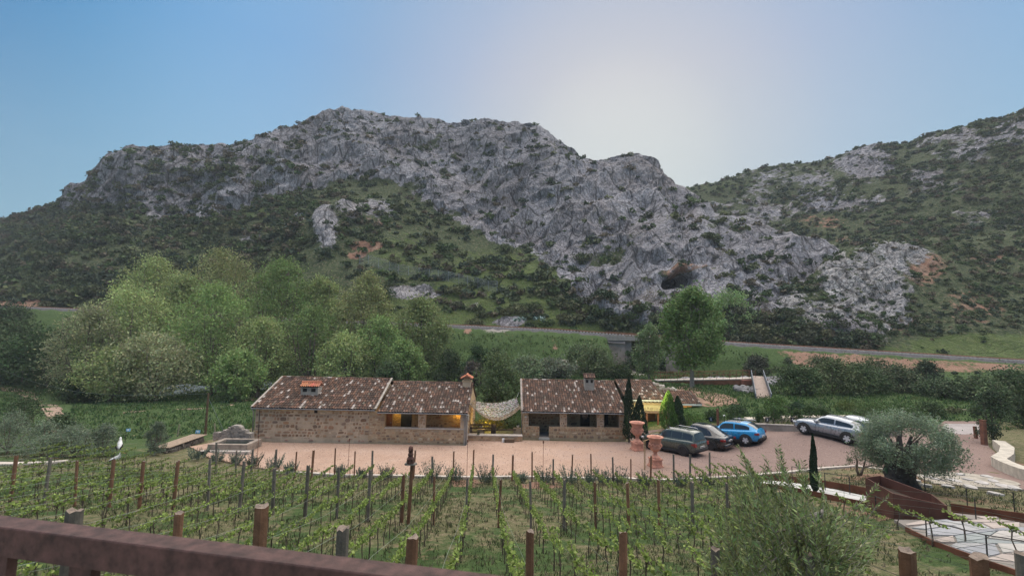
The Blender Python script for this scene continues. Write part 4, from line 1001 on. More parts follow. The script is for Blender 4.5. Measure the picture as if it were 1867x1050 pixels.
def rep4(T): return np.repeat(T, 4, axis=0)
def crown_mesh(name, C, size, tint, rg, mat=None, **kw):
    V = leafquads(C, size, rg, **kw); return np_mesh(name, V, quadF(len(C)), mat or M_leaf, False, tint=rep4(tint))
def jitter_tint(base, n, rg, clump=None, a=.28, hue=.12):
    base = np.array(base, float); t = base[None] * (1 + rg.uniform(-a, a, (n, 1))) * (1 + rg.uniform(-hue, hue, (n, 3)))
    if clump is not None: t = t * clump[:, None]
    return np.clip(t, .005, .9)
def make_tree(name, base, h, w, tint, seed, label, cat='tree', group=None, cb=.25, ncl=60, nlv=5000, ls=.3, upright=1.0, bark=None, lean=(0, 0), trunk_r=None, open_=.0, dead=.0, mat=None, shape='egg', asp=.6, limbs=6):
    rg = np.random.default_rng(seed); r = random.Random(seed)
    root = empty(name, base, 0, label, cat, group)
    tr = trunk_r or max(.05, h * .018); wood = MB()
    top = Vector((lean[0], lean[1], h))
    # clump centres inside the crown envelope
    cl = []
    k = 0
    while len(cl) < ncl and k < ncl * 30:
        k += 1
        t = r.random() ** .85
        if shape == 'egg': rad = math.sin(PI * min(1, (t * .86 + .12))) ** .7
        elif shape == 'dome': rad = math.sqrt(max(0, 1 - t * t)) * (1 if t > .12 else .8)
        else: rad = (1 - t) ** .6 * min(1, t * 5 + .4)
        a = r.uniform(0, 2 * PI); q = r.random() ** (.42 if open_ < .5 else .6)
        x = math.cos(a) * rad * q * w / 2 * .86; y = math.sin(a) * rad * q * w / 2 * .8; z = h * (cb + (1 - cb) * t * .95)
        cl.append((x + lean[0] * t, y + lean[1] * t, z, rad))
    cl = np.array(cl)
    # limbs
    lim = []
    for i in range(limbs):
        a = 2 * PI * i / limbs + r.uniform(-.4, .4); rr = w * .30 * r.uniform(.5, 1.1); zt = h * r.uniform(.62, .93)
        z0 = h * cb * r.uniform(.5, 1.1); p0 = Vector((lean[0] * .2, lean[1] * .2, z0)); p3 = Vector((math.cos(a) * rr + lean[0] * .8, math.sin(a) * rr + lean[1] * .8, zt))
        pts = [p0.lerp(p3, t) + Vector((math.cos(a), math.sin(a), 0)) * math.sin(PI * t) * rr * .25 * (2 - upright) + Vector((r.uniform(-.1, .1), r.uniform(-.1, .1), 0)) * h * .03 for t in (0, .2, .4, .6, .8, 1)]
        pts[0] = p0; wood.tube(pts, [tr * f for f in (.6, .5, .38, .27, .16, .06)], 5); lim.append(pts)
    wood.tube([(0, 0, -.4), (0, 0, 0.1), (lean[0] * .1, lean[1] * .1, h * cb * .6), (lean[0] * .25, lean[1] * .25, h * cb * 1.3), (lean[0] * .6, lean[1] * .6, h * .7), top * .96], [tr * 1.5, tr * 1.15, tr * .95, tr * .75, tr * .35, tr * .08], 8)
    allp = [p for l in lim for p in l[2:]] + [Vector((lean[0] * .6, lean[1] * .6, h * .7))]
    for (x, y, z, _q) in cl[: int(ncl * .8)]:
        p = Vector((x, y, z)); o = min(allp, key=lambda s: (s - p).length + max(0, (s.z - p.z)) * 2)
        mid = o.lerp(p, .5) + Vector((0, 0, -.04 * h * r.random())); wood.tube([o, mid, p], [tr * .14, tr * .09, tr * .03], 3, cap=False)
    wood.build('trunk', bark or M_bark, root, True)
    n_each = nlv // len(cl); idx = np.repeat(np.arange(len(cl)), n_each)
    cr = w * (.072 if ncl > 120 else .10 if ncl > 40 else .15) * rg.uniform(.7, 1.35, len(cl))
    G_ = rg.normal(size=(len(idx), 3)) * np.array([1, 1, .85 if ncl <= 120 else 1.25]); G_ /= (np.linalg.norm(G_, axis=1)[:, None] + 1e-9); G_ *= rg.random((len(idx), 1)) ** .55; G_[rg.random(len(idx)) < .16] *= 1.75
    C = cl[idx, :3] + G_ * cr[idx][:, None] * 1.35
    hgt = C[:, 2] / h; C[:, 0] = np.where(True, C[:, 0], 0)
    ctint = rg.uniform(.8, 1.2, len(cl))[idx]
    T = jitter_tint(tint, len(idx), rg, ctint)
    if dead: m = rg.random(len(idx)) < dead; T[m] = np.array([.13, .10, .075])
    me = crown_mesh('crown', C, ls * rg.uniform(.6, 1.3, len(C)), T, rg, mat, dirs=G_ * .6 + np.array([0, 0, .35 * upright]), asp=asp)
    link('crown', me, root)
    return root
def tree_px(name, u, vb, vt, wpx, Y, tint, seed, label, **kw):
    b = gp(u, vb) if Y is None else None
    if Y is None: Y = b.y; X = b.x; z = b.z
    else: X = wp(u, vb, Y).x; z = h1(X, Y)
    zt = wp(u, vt, Y).z; h = zt - z; w = wpx * Y / F
    return make_tree(name, (X, Y, z), h, w, tint, seed, label, **kw)
OLV = (.28, .34, .14); GRN = (.225, .32, .115); YEL = (.33, .36, .16); BRN = (.28, .30, .165); DKG = (.085, .125, .058); SAG = (.20, .25, .17)
PG_ = 'poplars along the river left of the farmhouse'
P_ = [  # u, base v, top v, width, Y, tint, label
 (268, 700, 470, 150, 90, OLV, 'tall feathery poplar standing highest at the back left of the river grove'),
 (395, 700, 458, 185, 92, YEL, 'tallest olive tinged poplar at the back centre of the river grove'),
 (322, 700, 500, 130, 84, OLV, 'poplar filling the dip between the two tallest trees of the grove'),
 (505, 700, 474, 165, 84, GRN, 'bright green rounded poplar above the chimney end of the farmhouse roof'),
 (585, 700, 505, 110, 86, OLV, 'poplar just right of the bright green one in the river grove'),
 (655, 700, 500, 120, 82, YEL, 'yellowish poplar with an open crown, right of the river grove'),
 (228, 705, 522, 200, 76, OLV, 'broad poplar in the middle left of the grove above the path'),
 (385, 712, 520, 190, 71, GRN, 'broad front poplar directly above the utility pole'),
 (150, 715, 560, 150, 70, BRN, 'brownish spring poplar at the left end of the grove'),
 (560, 700, 560, 170, 74, GRN, 'dense poplar behind the long farmhouse roof'),
 (770, 700, 545, 125, 78, OLV, 'rounded poplar behind the tall capped chimney'),
 (690, 700, 575, 120, 74, GRN, 'low poplar between the two roof ridges'),
 (470, 706, 580, 130, 69, OLV, 'poplar with leaning stems just left of the farmhouse gable'),
 (285, 720, 610, 170, 63, BRN, 'thin brownish poplar in front of the river water'),
 (200, 725, 640, 150, 62, OLV, 'low spreading poplar in front of the dark bank'),
 (630, 700, 610, 120, 70, OLV, 'leaning poplar rising over the farmhouse ridge end'),
 (430, 722, 640, 110, 62, GRN, 'small poplar near the river path'),
 (740, 700, 620, 90, 70, GRN, 'small poplar right behind the porch house ridge')]
for i, (u, vb, vt, w, Y, t, lab) in enumerate(P_):
    tree_px('poplar_tree', u, vb, vt, w, Y, t, 100 + i, lab, group=PG_, cb=.14, ncl=170, nlv=13500 if vt < 560 else 9500, ls=.42 if Y > 75 else .36, limbs=8, trunk_r=.22 if i % 3 else .3, bark=M_bark, lean=(rnd.uniform(-1, 1), 0), asp=.5)
# left edge thickets
for i, (u, vb, vt, w, Y, t, lab) in enumerate([(20, 690, 580, 130, 82, DKG, 'dark thicket tree at the left edge below the railway'), (85, 700, 600, 140, 76, (.06, .10, .04), 'dark green thicket tree beside the brownish poplar'),
      (-40, 720, 600, 120, 76, DKG, 'dark tree cut by the left edge of the picture'), (40, 692, 615, 120, 76, (.055, .095, .038), 'low dark thicket above the winding path'), (150, 728, 680, 80, 62, (.06, .1, .04), 'low dark green bush right of the winding path'), (10, 600, 562, 110, 104, (.06, .09, .04), 'scrub tree below the railway at far left')]):
    tree_px('thicket_tree', u, vb, vt, w, Y, t, 150 + i, lab, group='thicket at the left edge', cb=.08, ncl=50, nlv=4600, ls=.42, shape='dome', mat=M_leafd)
# right hand trees by the footbridge
tree_px('walnut_tree', 1262, 708, 526, 134, 56, (.20, .31, .11), 170, 'large green tree growing through the footbridge with a pale trunk', cb=.24, ncl=150, nlv=15000, ls=.34, trunk_r=.26, bark=M_barkg, group='trees by the footbridge')
tree_px('poplar_tree', 1183, 688, 590, 62, 66, (.22, .30, .15), 171, 'slim pale green poplar in front of the railway abutment', cb=.12, ncl=50, nlv=5000, ls=.32, group='trees by the footbridge', bark=M_barkg, trunk_r=.12)
tree_px('bare_tree', 1190, 650, 524, 80, 104, (.25, .23, .18), 172, 'thin greyish tree with few leaves under the cave cliff', cb=.15, ncl=60, nlv=2600, ls=.25, group='trees by the footbridge', dead=.5, trunk_r=.16)
tree_px('poplar_tree', 1235, 650, 545, 60, 98, (.24, .33, .13), 178, 'light green poplar below the cave, behind the walnut', cb=.12, ncl=50, nlv=4200, ls=.42, group='trees by the footbridge')
tree_px('poplar_tree', 1334, 650, 532, 104, 97, (.26, .38, .16), 173, 'dense green tree on the embankment right of the walnut', cb=.12, ncl=60, nlv=6000, ls=.42, group='trees by the footbridge')
tree_px('bare_tree', 1402, 640, 556, 62, 95, (.24, .22, .17), 174, 'leafless greyish tree beside the pale scree', cb=.1, ncl=60, nlv=2000, ls=.22, dead=.5, group='trees by the footbridge', trunk_r=.14)
tree_px('bare_tree', 1150, 640, 560, 40, 106, (.13, .13, .10), 175, 'thin bare tree at the foot of the cliff left of the cave', cb=.1, ncl=40, nlv=900, ls=.22, dead=.5, group='trees by the footbridge')
tree_px('poplar_tree', 1296, 650, 546, 70, 94, (.26, .37, .16), 176, 'leafy green tree between the walnut and the dense embankment tree', cb=.12, ncl=55, nlv=5000, ls=.42, group='trees by the footbridge')
# bushes behind and between the houses
BU = [(905, 735, 640, 105, 47, (.17, .235, .105), 'big feathery willow bush seen in the gap between the houses'), (960, 700, 655, 90, 60, (.18, .23, .13), 'grey green willow bush above the left end of the pillared house roof'),
      (1010, 700, 658, 90, 62, (.19, .22, .155), 'greyish willow scrub behind the pillared house ridge'), (1085, 700, 640, 110, 64, (.13, .17, .085), 'dark olive bush behind the grey chimney'), (1060, 690, 632, 80, 70, (.13, .175, .09), 'round bush on the bank behind the pillared house'),
      (870, 690, 628, 60, 66, (.06, .1, .045), 'dark green bush on the bank left of the willow scrub'), (905, 675, 636, 60, 70, (.08, .115, .055), 'small bush on the grassy bank left of the willow scrub'), (860, 712, 662, 46, 58, (.15, .135, .11), 'brownish bare bush beside the orange chimney cap'),
      (820, 700, 640, 70, 70, DKG, 'dark bush right of the rounded poplar'), (1130, 700, 668, 50, 62, (.07, .1, .045), 'bush beside the railway abutment'), (710, 690, 660, 60, 64, DKG, 'dark bush behind the ridge of the porch house')]
for i, (u, vb, vt, w, Y, t, lab) in enumerate(BU):
    tree_px('willow_bush', u, vb, vt, w, Y, t, 200 + i, lab, cat='bush', group='bushes behind the houses', cb=.05, ncl=44, nlv=5200 if i else 9000, ls=.22 if Y < 55 else .30, shape='dome', limbs=6, trunk_r=.07)
GB = [(1460, 742, 672, 95, 52, DKG), (1520, 742, 662, 105, 54, (.10, .13, .06)), (1580, 742, 668, 100, 55, DKG), (1640, 738, 672, 80, 56, (.11, .135, .075)), (1690, 700, 660, 50, 66, (.08, .11, .06)), (1725, 745, 695, 100, 52, (.11, .155, .08)), (1790, 745, 690, 80, 50, (.12, .165, .08)), (1850, 740, 676, 110, 46, (.10, .14, .07)), (1500, 700, 655, 100, 66, (.12, .145, .08)), (1600, 700, 660, 110, 66, (.11, .135, .07)), (1380, 690, 650, 50, 74, (.09, .1, .07)), (1900, 760, 690, 90, 38, DKG)]
GL = ['dark bush directly right of the footbridge ramp', 'second dark bush right of the footbridge ramp', 'dark rounded bush above the silver car', 'olive brown bush above the big olive tree', 'small dark round bush below the embankment', 'spreading bush behind the long rail fence end', 'grey green bush left of the rusty gate pillar tree', 'bush at the right edge above the gate tree', 'far bush at the foot of the red bank, left one', 'far bush at the foot of the red bank, right one', 'thin bush on the riprap beyond the footbridge', 'dark bush cut by the right edge']
for i, (u, vb, vt, w, Y, t) in enumerate(GB):
    tree_px('evergreen_bush', u, vb, vt, w, Y, t, 230 + i, GL[i], cat='bush', group='bushes beyond the parking', cb=.05, ncl=46, nlv=5200, ls=.26, shape='dome', mat=M_leafd, trunk_r=.07)
SM = [(1418, 790, 725, 46, 42, (.10, .17, .05), 'light green fig bush behind the number plates'), (1455, 775, 735, 34, 41, (.05, .09, .045), 'dark shrub left of the silver car bonnet'), (1345, 775, 745, 44, 42, (.06, .1, .045), 'shrub behind the blue car'), (1590, 790, 735, 80, 39, (.085, .14, .05), 'leafy green shrub behind the silver car tail'),
      (1650, 780, 738, 70, 41, (.08, .135, .05), 'green shrub above the big olive tree'), (1550, 760, 738, 60, 44, (.12, .16, .05), 'yellow green shrub on the terrace'), (1255, 785, 752, 62, 40, (.11, .2, .05), 'bright low hedge beside the floodlit cypress'), (1300, 775, 752, 40, 41, (.07, .12, .045), 'low hedge left of the blue car'), (1490, 775, 745, 50, 42, (.07, .1, .05), 'shrub behind the silver car roof'), (1700, 760, 735, 50, 43, (.07, .11, .05), 'shrub at the road end')]
for i, (u, vb, vt, w, Y, t, lab) in enumerate(SM):
    tree_px('garden_shrub', u, vb, vt, w, Y, t, 260 + i, lab, cat='shrub', group='shrubs of the terrace behind the cars', cb=.05, ncl=26, nlv=1800, ls=.14, shape='dome', trunk_r=.04)
tree_px('gate_tree', 1812, 816, 712, 62, 33.5, (.055, .085, .045), 280, 'narrow evergreen tree beside the rusty gate pillar', cb=.1, ncl=60, nlv=5500, ls=.13, shape='egg', mat=M_leafd, trunk_r=.08)
# young olives at the left end of the vineyard
OL = [(12, 836, 752, 88, 27), (75, 838, 770, 90, 26), (135, 836, 778, 86, 26.5), (185, 834, 775, 60, 27.5), (282, 835, 768, 46, 29.5), (-40, 838, 760, 80, 27)]
OLL = ['silver green olive bush at the left edge of the vineyard', 'silver green olive bush second from the left edge', 'broad olive bush left of the stork figures', 'small olive bush directly behind the stork figure', 'upright young olive right of the stork figure', 'olive bush outside the left edge']
for i, (u, vb, vt, w, Y) in enumerate(OL):
    tree_px('olive_bush', u, vb, vt, w, Y, SAG, 300 + i, OLL[i], cat='olive tree', group='olive bushes left of the yard', cb=.08, ncl=48, nlv=5200, ls=.11, asp=.3, shape='dome', trunk_r=.06)
for i, (u, vb, vt, w, Y, lab) in enumerate([(40, 790, 728, 90, 40, 'dark bush beside the winding earth path'), (110, 790, 760, 60, 38, 'small dark bush at the foot of the earth path')]):
    tree_px('evergreen_bush', u, vb, vt, w, Y, DKG, 320 + i, lab, cat='bush', cb=.05, ncl=30, nlv=2500, ls=.17, shape='dome', mat=M_leafd, trunk_r=.06)

# cypresses
def cypress(u, vb, vt, wpx, Y, tint, seed, lab, n=4200, base=None, ls=.13):
    rg = np.random.default_rng(seed); X = wp(u, vb, Y).x; z = h1(X, Y); h = wp(u, vt, Y).z - z; w = wpx * Y / F
    root = empty('cypress_tree', (X, Y, z), 0, lab, 'cypress', 'cypresses')
    m = MB(); m.tube([(0, 0, -.3), (0, 0, h * .5), (0, 0, h * .93)], [w * .09, w * .06, .01], 6); m.build('trunk', M_bark, root)
    t = rg.random(n) ** .85; a = rg.uniform(0, 2 * PI, n); prof = np.minimum(1, t * 6 + .45) * (1 - t ** 2.2) ** .8
    lobe = 1 + .22 * np.sin(a * 3 + t * 9 + seed) + .18 * pnoise(np.stack([np.cos(a) * 2, np.sin(a) * 2, t * 9 + seed], -1))
    rr = prof * w / 2 * lobe * (.55 + .45 * rg.random(n) ** .4)
    C = np.stack([np.cos(a) * rr, np.sin(a) * rr, .06 * h + t * h * .94], -1)
    T = jitter_tint(tint, n, rg, 1 + .3 * pnoise(C * 3.0)); D = np.stack([np.cos(a) * .35, np.sin(a) * .35, np.full(n, 1.6)], -1)
    link('crown', crown_mesh('crown', C, ls * rg.uniform(.7, 1.5, n), T, rg, M_leafd, dirs=D, spread=.35, asp=.45), root)
    return root
CYT = (.035, .065, .035)
cypress(1147, 797, 688, 20, 36.4, CYT, 401, 'tall thin cypress at the right corner of the pillared house')
cypress(1166, 795, 722, 26, 36.2, CYT, 402, 'shorter broad cypress right beside the tall thin one')
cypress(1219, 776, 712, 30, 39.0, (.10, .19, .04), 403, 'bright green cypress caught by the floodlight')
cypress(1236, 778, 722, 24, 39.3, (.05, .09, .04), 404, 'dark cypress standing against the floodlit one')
cypress(1486, 906, 792, 13, 19.5, (.04, .07, .038), 405, 'slim lone cypress at the lower edge of the parking', n=5200, ls=.075)

# ---- the scrub of the mountain and the hill
def shrub_proto(seed, n, ls):
    rg = np.random.default_rng(seed); k = 7; cl = np.stack([rg.uniform(-.6, .6, k), rg.uniform(-.6, .6, k), rg.uniform(.15, .62, k)], -1); cl[0] = (0, 0, .55)
    i = rg.integers(0, k, n); g = rg.normal(size=(n, 3)); g /= np.linalg.norm(g, axis=1)[:, None]; C = cl[i] + g * rg.uniform(.28, .46, (n, 1)) * np.array([1, 1, .8])
    C[:, 2] = np.maximum(C[:, 2], -.1)
    V = leafquads(C, ls * rg.uniform(.7, 1.4, n), rg, asp=.75, dirs=g * .2, spread=1.0)
    T = (1 + rg.uniform(-.3, .3, n)) * rg.uniform(.75, 1.25, k)[i]
    return V, T
PB = [shrub_proto(500 + i, 330, .19) for i in range(6)]; PS = [shrub_proto(520 + i, 70, .40) for i in range(6)]
def scatter(S, n, wfun, seed):
    rg = np.random.default_rng(seed); P = S['P']; w = wfun(S['u'], S['v'], S['rock'], P).ravel(); w[~np.isfinite(w)] = 0
    w = np.clip(w, 0, None); idx = rg.choice(len(w), n, replace=False, p=w / w.sum()); return idx, rg
def w_main(u, v, rock, P):
    w = np.where(rock > .55, .26, 1.0) * ((u > -80) & (u < 1600))
    w = w * (.35 + 1.1 * np.clip(fbm(P * .035 + 2, 3) + .5, 0, 1.4))
    w = np.where((rock <= .55) & (u < 560), w * 1.9, w)
    w = np.where((rock > .55) & (u < 560), w * 1.9, w)
    w[:, :8] *= .3; w[:, -11:] = 0; w[:, -14:-11] *= 3
    return w
def w_hill(u, v, rock, P):
    w = np.where(rock > .6, .5, 1.0) * ((u > 1150) & (u < 1990)); w = w * (.4 + 1.1 * np.clip(fbm(P * .05 + 4, 3) + .5, 0, 1.4))
    w = np.where((v > 612), w * .12, w); w[:, :10] *= .3; w[:, -11:] = 0; w[:, -14:-11] *= 2
    return w
recs = []
for S, n, wf, seed in ((MAIN, 4600, w_main, 61), (HILL, 4200, w_hill, 62)):
    idx, rg = scatter(S, n, wf, seed); P = S['P'].reshape(-1, 3)[idx]; u = S['u'].ravel()[idx]; v = S['v'].ravel()[idx]; rk = S['rock'].ravel()[idx]
    if S is MAIN: R_ = np.where(rk > .55, rg.uniform(.7, 2.3, n), rg.uniform(.8, 2.3, n)) * np.where(u < 560, 1.25, 1.0)
    else: R_ = rg.uniform(.4, 1.25, n) * np.clip(P[:, 1] / 125, .8, 1.6) * np.where(rk > .6, .8, 1.15)
    R_ = R_ * np.where(rg.random(n) < .06, 1.5, 1.0)
    c = np.array([(.06, .085, .045), (.085, .11, .052), (.055, .08, .052), (.11, .13, .06), (.12, .105, .07), (.075, .115, .045)])[rg.integers(0, 6, n)]
    for i in range(n): recs.append((R_[i] / P[i, 1], P[i], R_[i], c[i], rk[i], u[i]))
recs.sort(key=lambda t: -t[0] * (1 if 0 < t[5] < 1867 else .1))
SHM = []
for k in range(6):
    V, T = PB[k]; SHM.append(np_mesh('shrub', V, quadF(len(T)), M_leafd, False, tint=rep4(np.clip(T[:, None] * np.array([[.07, .095, .048], [.085, .11, .052], [.055, .082, .05], [.11, .12, .06], [.07, .11, .045], [.085, .095, .06]][k]), 0, 1))))
for i, (q, P, Rr, c, rk, u) in enumerate(recs[:290]):
    on_ = 'grey cliff' if rk > .55 else ('green slope of the mountain' if u < 1240 else 'hillside above the railway')
    o = link('hillside_shrub', SHM[i % 6], None, (P[0], P[1], P[2] - Rr * .12), (0, 0, rnd.uniform(0, 6.28)), (Rr, Rr, Rr * rnd.uniform(.75, 1.0)))
    tag(o, 'rounded dark evergreen shrub growing on the ' + on_, 'shrub', 'evergreen shrubs on the ' + on_)
Vs, Ts = [], []
for i, (q, P, Rr, c, rk, u) in enumerate(recs[290:]):
    V, T = PS[i % 6]; a = rnd.uniform(0, 6.28); ca, sa = math.cos(a) * Rr, math.sin(a) * Rr
    W = np.stack([V[:, 0] * ca - V[:, 1] * sa, V[:, 0] * sa + V[:, 1] * ca, V[:, 2] * Rr * .9], -1) + np.asarray(P) - np.array([0, 0, Rr * .12]); Vs.append(W); Ts.append(rep4(T[:, None] * c[None]))
Vs = np.concatenate(Vs); tag(link('scrub', np_mesh('scrub', Vs, quadF(len(Vs) // 4), M_leafd, False, tint=np.clip(np.concatenate(Ts), 0, 1))), kind='stuff')

# ---- grass and herbs
def tufts(name, X, Y, Z, hgt, tint, seed, blades=4, wid=.25, mat=None):
    rg = np.random.default_rng(seed); n = len(X); i = np.repeat(np.arange(n), blades); m = len(i)
    C = np.stack([X[i], Y[i], Z[i]], -1) + np.concatenate([rg.uniform(-.5, .5, (m, 2)) * hgt[i][:, None] * .9, np.zeros((m, 1))], 1)
    d = np.concatenate([rg.normal(size=(m, 2)) * .45, np.ones((m, 1))], 1); d /= np.linalg.norm(d, axis=1)[:, None]; hh = (hgt[i] * rg.uniform(.5, 1.3, m))[:, None]
    a = rg.uniform(0, PI, m); s_ = np.stack([np.cos(a), np.sin(a), np.zeros(m)], -1) * hh * wid
    V = np.stack([C - s_ * .5, C + s_ * .5, C + d * hh + s_ * .15, C + d * hh * .9 - s_ * .15], 1).reshape(-1, 3)
    T = np.array(tint)[rg.integers(0, len(tint), n)][i] * rg.uniform(.65, 1.35, (m, 1))
    return tag(link(name, np_mesh(name, V, quadF(m), mat or M_leaf, False, tint=rep4(T))), kind='stuff')
def scat(n, x0, x1, y0, y1, seed, keep):
    rg = np.random.default_rng(seed); X = rg.uniform(x0, x1, n); Y = y0 + (y1 - y0) * rg.random(n) ** 1.0; P = np.stack([X, Y, H(X, Y)], -1); u, v = px_np(P)
    k = keep(X, Y, u, v, P); return X[k], Y[k], P[k, 2]
TPX = [(1625, 948), (1690, 950), (1730, 935), (1800, 940), (1960, 965), (1960, 1085), (1880, 1062), (1745, 1016), (1700, 995), (1648, 970)]
notyard = lambda X, Y: ~in_poly(X, Y, YARD)
X, Y, Z = scat(72000, -30, 24, 4, 27.5, 71, lambda X, Y, u, v, P: notyard(X, Y) & (u > -60) & (u < 1930) & (v < 1090) & ((fbm(P * .45, 3) > -.18) | (fbm(P * 2.1, 2) > .25)) & ~in_poly(u, v, TPX) & ~in_poly(u, v, [(1380, 872), (1628, 912), (1628, 936), (1380, 892)]))
tufts('vineyard_grass', X, Y, Z, np.random.default_rng(1).uniform(.05, .13, len(X)), [(.085, .11, .05), (.075, .10, .045), (.15, .145, .085), (.20, .175, .12), (.10, .14, .05)], 72, blades=3)
X, Y, Z = scat(52000, -75, 60, 38, 72, 73, lambda X, Y, u, v, P: notyard(X, Y) & (u > -60) & (u < 1930) & ~((Y < 51) & (X > -21) & (X < 19)) & ~((u > 60) & (u < 130) & (v > 710) & (v < 770)))
tufts('meadow_grass', X, Y, Z, np.random.default_rng(2).uniform(.10, .32, len(X)), [(.05, .11, .032), (.06, .13, .04), (.08, .15, .045), (.055, .095, .045), (.14, .18, .07)], 74, blades=3, wid=.35)
X, Y, Z = scat(26000, -110, 100, 70, 100, 75, lambda X, Y, u, v, P: (Y < rail_y(X) - 4.5) & (u > -40) & (u < 1910) & ~((X > 45) & (Y > rail_y(X) - 11)))
tufts('bank_grass', X, Y, Z, np.random.default_rng(3).uniform(.2, .5, len(X)), [(.06, .10, .03), (.08, .13, .04), (.05, .08, .03), (.11, .14, .05)], 76, blades=3, wid=.4)

# brush on the red bank and along the terrace
rb = np.random.default_rng(44)
for i in range(26):
    u = rb.uniform(1330, 1860); v = np.interp(u, [1330, 1867], [655, 688]) + rb.uniform(-6, 16)
    if i >= 16: u = rb.uniform(1400, 1790); v = rb.uniform(750, 764)
    p = gp(u, v); r_ = rb.uniform(.5, 1.1) if i < 16 else rb.uniform(.4, .8)
    o = link('bank_bush', SHM[i % 6], None, p, (0, 0, rb.uniform(0, 6)), r_)
    tag(o, 'low scrubby bush on the red earth bank under the railway' if i < 16 else 'low scrubby bush on the green strip behind the parking', 'shrub', 'bank bushes' if i < 16 else 'bushes of the green strip')

# weeds creeping over the edge of the gravel
E_ = [gp(u, v) for u, v in ((380, 834), (440, 848), (520, 861), (620, 866), (850, 869), (1140, 871), (1260, 872), (1345, 868), (1420, 862), (1500, 853), (1560, 850), (1610, 858), (1680, 862))]
ex, ey = [], []
for a, b in zip(E_[:-1], E_[1:]):
    for k in range(int((b - a).length * 26)): t = rb.random(); ex.append(a.x + (b.x - a.x) * t + rb.normal() * .16); ey.append(a.y + (b.y - a.y) * t + rb.normal() * .22)
ex = np.array(ex); ey = np.array(ey); kk = fbm(np.stack([ex, ey, ex * 0], -1) * .7, 3) > -.1; ex = ex[kk]; ey = ey[kk]
tufts('edge_weeds', ex, ey, H(ex, ey) + .03, rb.uniform(.05, .16, len(ex)), [(.09, .13, .05), (.15, .15, .08), (.07, .11, .045)], 78, blades=3)
for i, u in enumerate((1150, 1160, 1172, 1185, 1200, 1212)):
    tree_px('willow_bush', u, 672, 640 + (i % 3) * 8, 30, 84 + (i % 2) * 3, (.06, .10, .045), 380 + i, 'dark bush under the railway bridge opening, %s from the left' % ('first', 'second', 'third', 'fourth', 'fifth', 'sixth')[i], cat='bush', group='bushes in the bridge opening', cb=.05, ncl=16, nlv=900, ls=.34, shape='dome', mat=M_leafd, trunk_r=.07, limbs=3)

# ================================================================ VINEYARD
ORD = ['first', 'second', 'third', 'fourth', 'fifth', 'sixth', 'seventh', 'eighth', 'ninth', 'tenth', 'eleventh', 'twelfth', 'thirteenth', 'fourteenth', 'fifteenth', 'sixteenth', 'seventeenth', 'eighteenth', 'nineteenth', 'twentieth',
       'twenty first', 'twenty second', 'twenty third', 'twenty fourth', 'twenty fifth', 'twenty sixth', 'twenty seventh', 'twenty eighth', 'twenty ninth', 'thirtieth', 'thirty first', 'thirty second', 'thirty third', 'thirty fourth', 'thirty fifth', 'thirty sixth', 'thirty seventh', 'thirty eighth']
M_postr = simple('red_brown_post', (.19, .10, .06), .9, .35, 6, .6, bscale=30, objvar=.25)
M_postg = simple('weathered_grey_post', (.15, .135, .115), .95, .35, 6, .6, bscale=30, objvar=.25)
M_cut = simple('cut_wood', (.22, .175, .14), .9, .3, 12, .5)
M_wire = simple('fence_wire', (.20, .24, .20), .5, .1, 4, metal=.4)
def post_mesh(seed, rad, hgt, mat, rough=.12):
    r = random.Random(seed); m = MB(); n = 10; rings = 6
    off = [r.uniform(-rough, rough) for _ in range(n)]
    for i in range(rings):
        t = i / (rings - 1)
        for k in range(n):
            a = 2 * PI * k / n; q = rad * (1 + off[k] + r.uniform(-.03, .03)) * (1 - .06 * t)
            m.v.append((q * math.cos(a), q * math.sin(a), -.4 + (hgt + .4) * t + (r.uniform(-.02, .02) + .12 * rad * math.cos(a + seed) if i == rings - 1 else 0)))
    for i in range(rings - 1):
        for k in range(n): m.f.append((i * n + k, i * n + (k + 1) % n, (i + 1) * n + (k + 1) % n, (i + 1) * n + k)); m.m.append(0); m.c.append(None)
    b = len(m.v); m.v.append((0, 0, hgt - .015)); base = (rings - 1) * n
    for k in range(n): m.f.append((base + k, base + (k + 1) % n, b)); m.m.append(1); m.c.append(None)
    return m.mesh('vineyard_post', [mat, M_cut])
PM = [post_mesh(i, .048 + .006 * (i % 3), 1.0, (M_postr, M_postg)[i % 2], .12) for i in range(8)]
XA = -.92; DX = -.058
def rowx(k, Y): return XA + 1.13 * k + DX * (Y - 26.8) - .0
posts = []
def post(x, y, h, k, lab, group, lean=None):
    z = h1(x, y); o = link('vineyard_post', PM[k % 8], None, (x, y, z), (rnd.uniform(-.03, .03) if lean is None else lean[0], rnd.uniform(-.035, .035) if lean is None else lean[1], rnd.uniform(0, 6)), (rnd.uniform(.85, 1.15),) * 2 + (h,))
    return tag(o, lab, 'post', group)
kind_ = lambda k: 'reddish brown' if k % 2 == 0 else 'weathered grey'
far = [k for k in range(-14, 12)]
for i, k in enumerate(far):
    Y = 26.6 + (.3 if k % 3 else -.2) - (0 if k > -9 else .0); s = rnd.randrange(8)
    if k == -5: continue
    ln = (0, -.16) if k == 3 else None
    post(rowx(k, Y), Y, rnd.uniform(1.35, 1.75), s, '%s vineyard post, %s from the left in the far line' % (kind_(s), ORD[i]), 'posts of the far line by the yard', ln)
mid_k = [k for k in range(-16, 8)]
for i, k in enumerate(mid_k):
    Y = 16.5 + rnd.uniform(-.15, .15); s = rnd.randrange(8); t = 'tall ' if k == -3 else ''
    post(rowx(k, Y), Y, rnd.uniform(1.55, 1.75), s, '%s%s vineyard post, %s from the left in the middle line' % (t, kind_(s), ORD[i]), 'posts of the middle line of the vineyard')
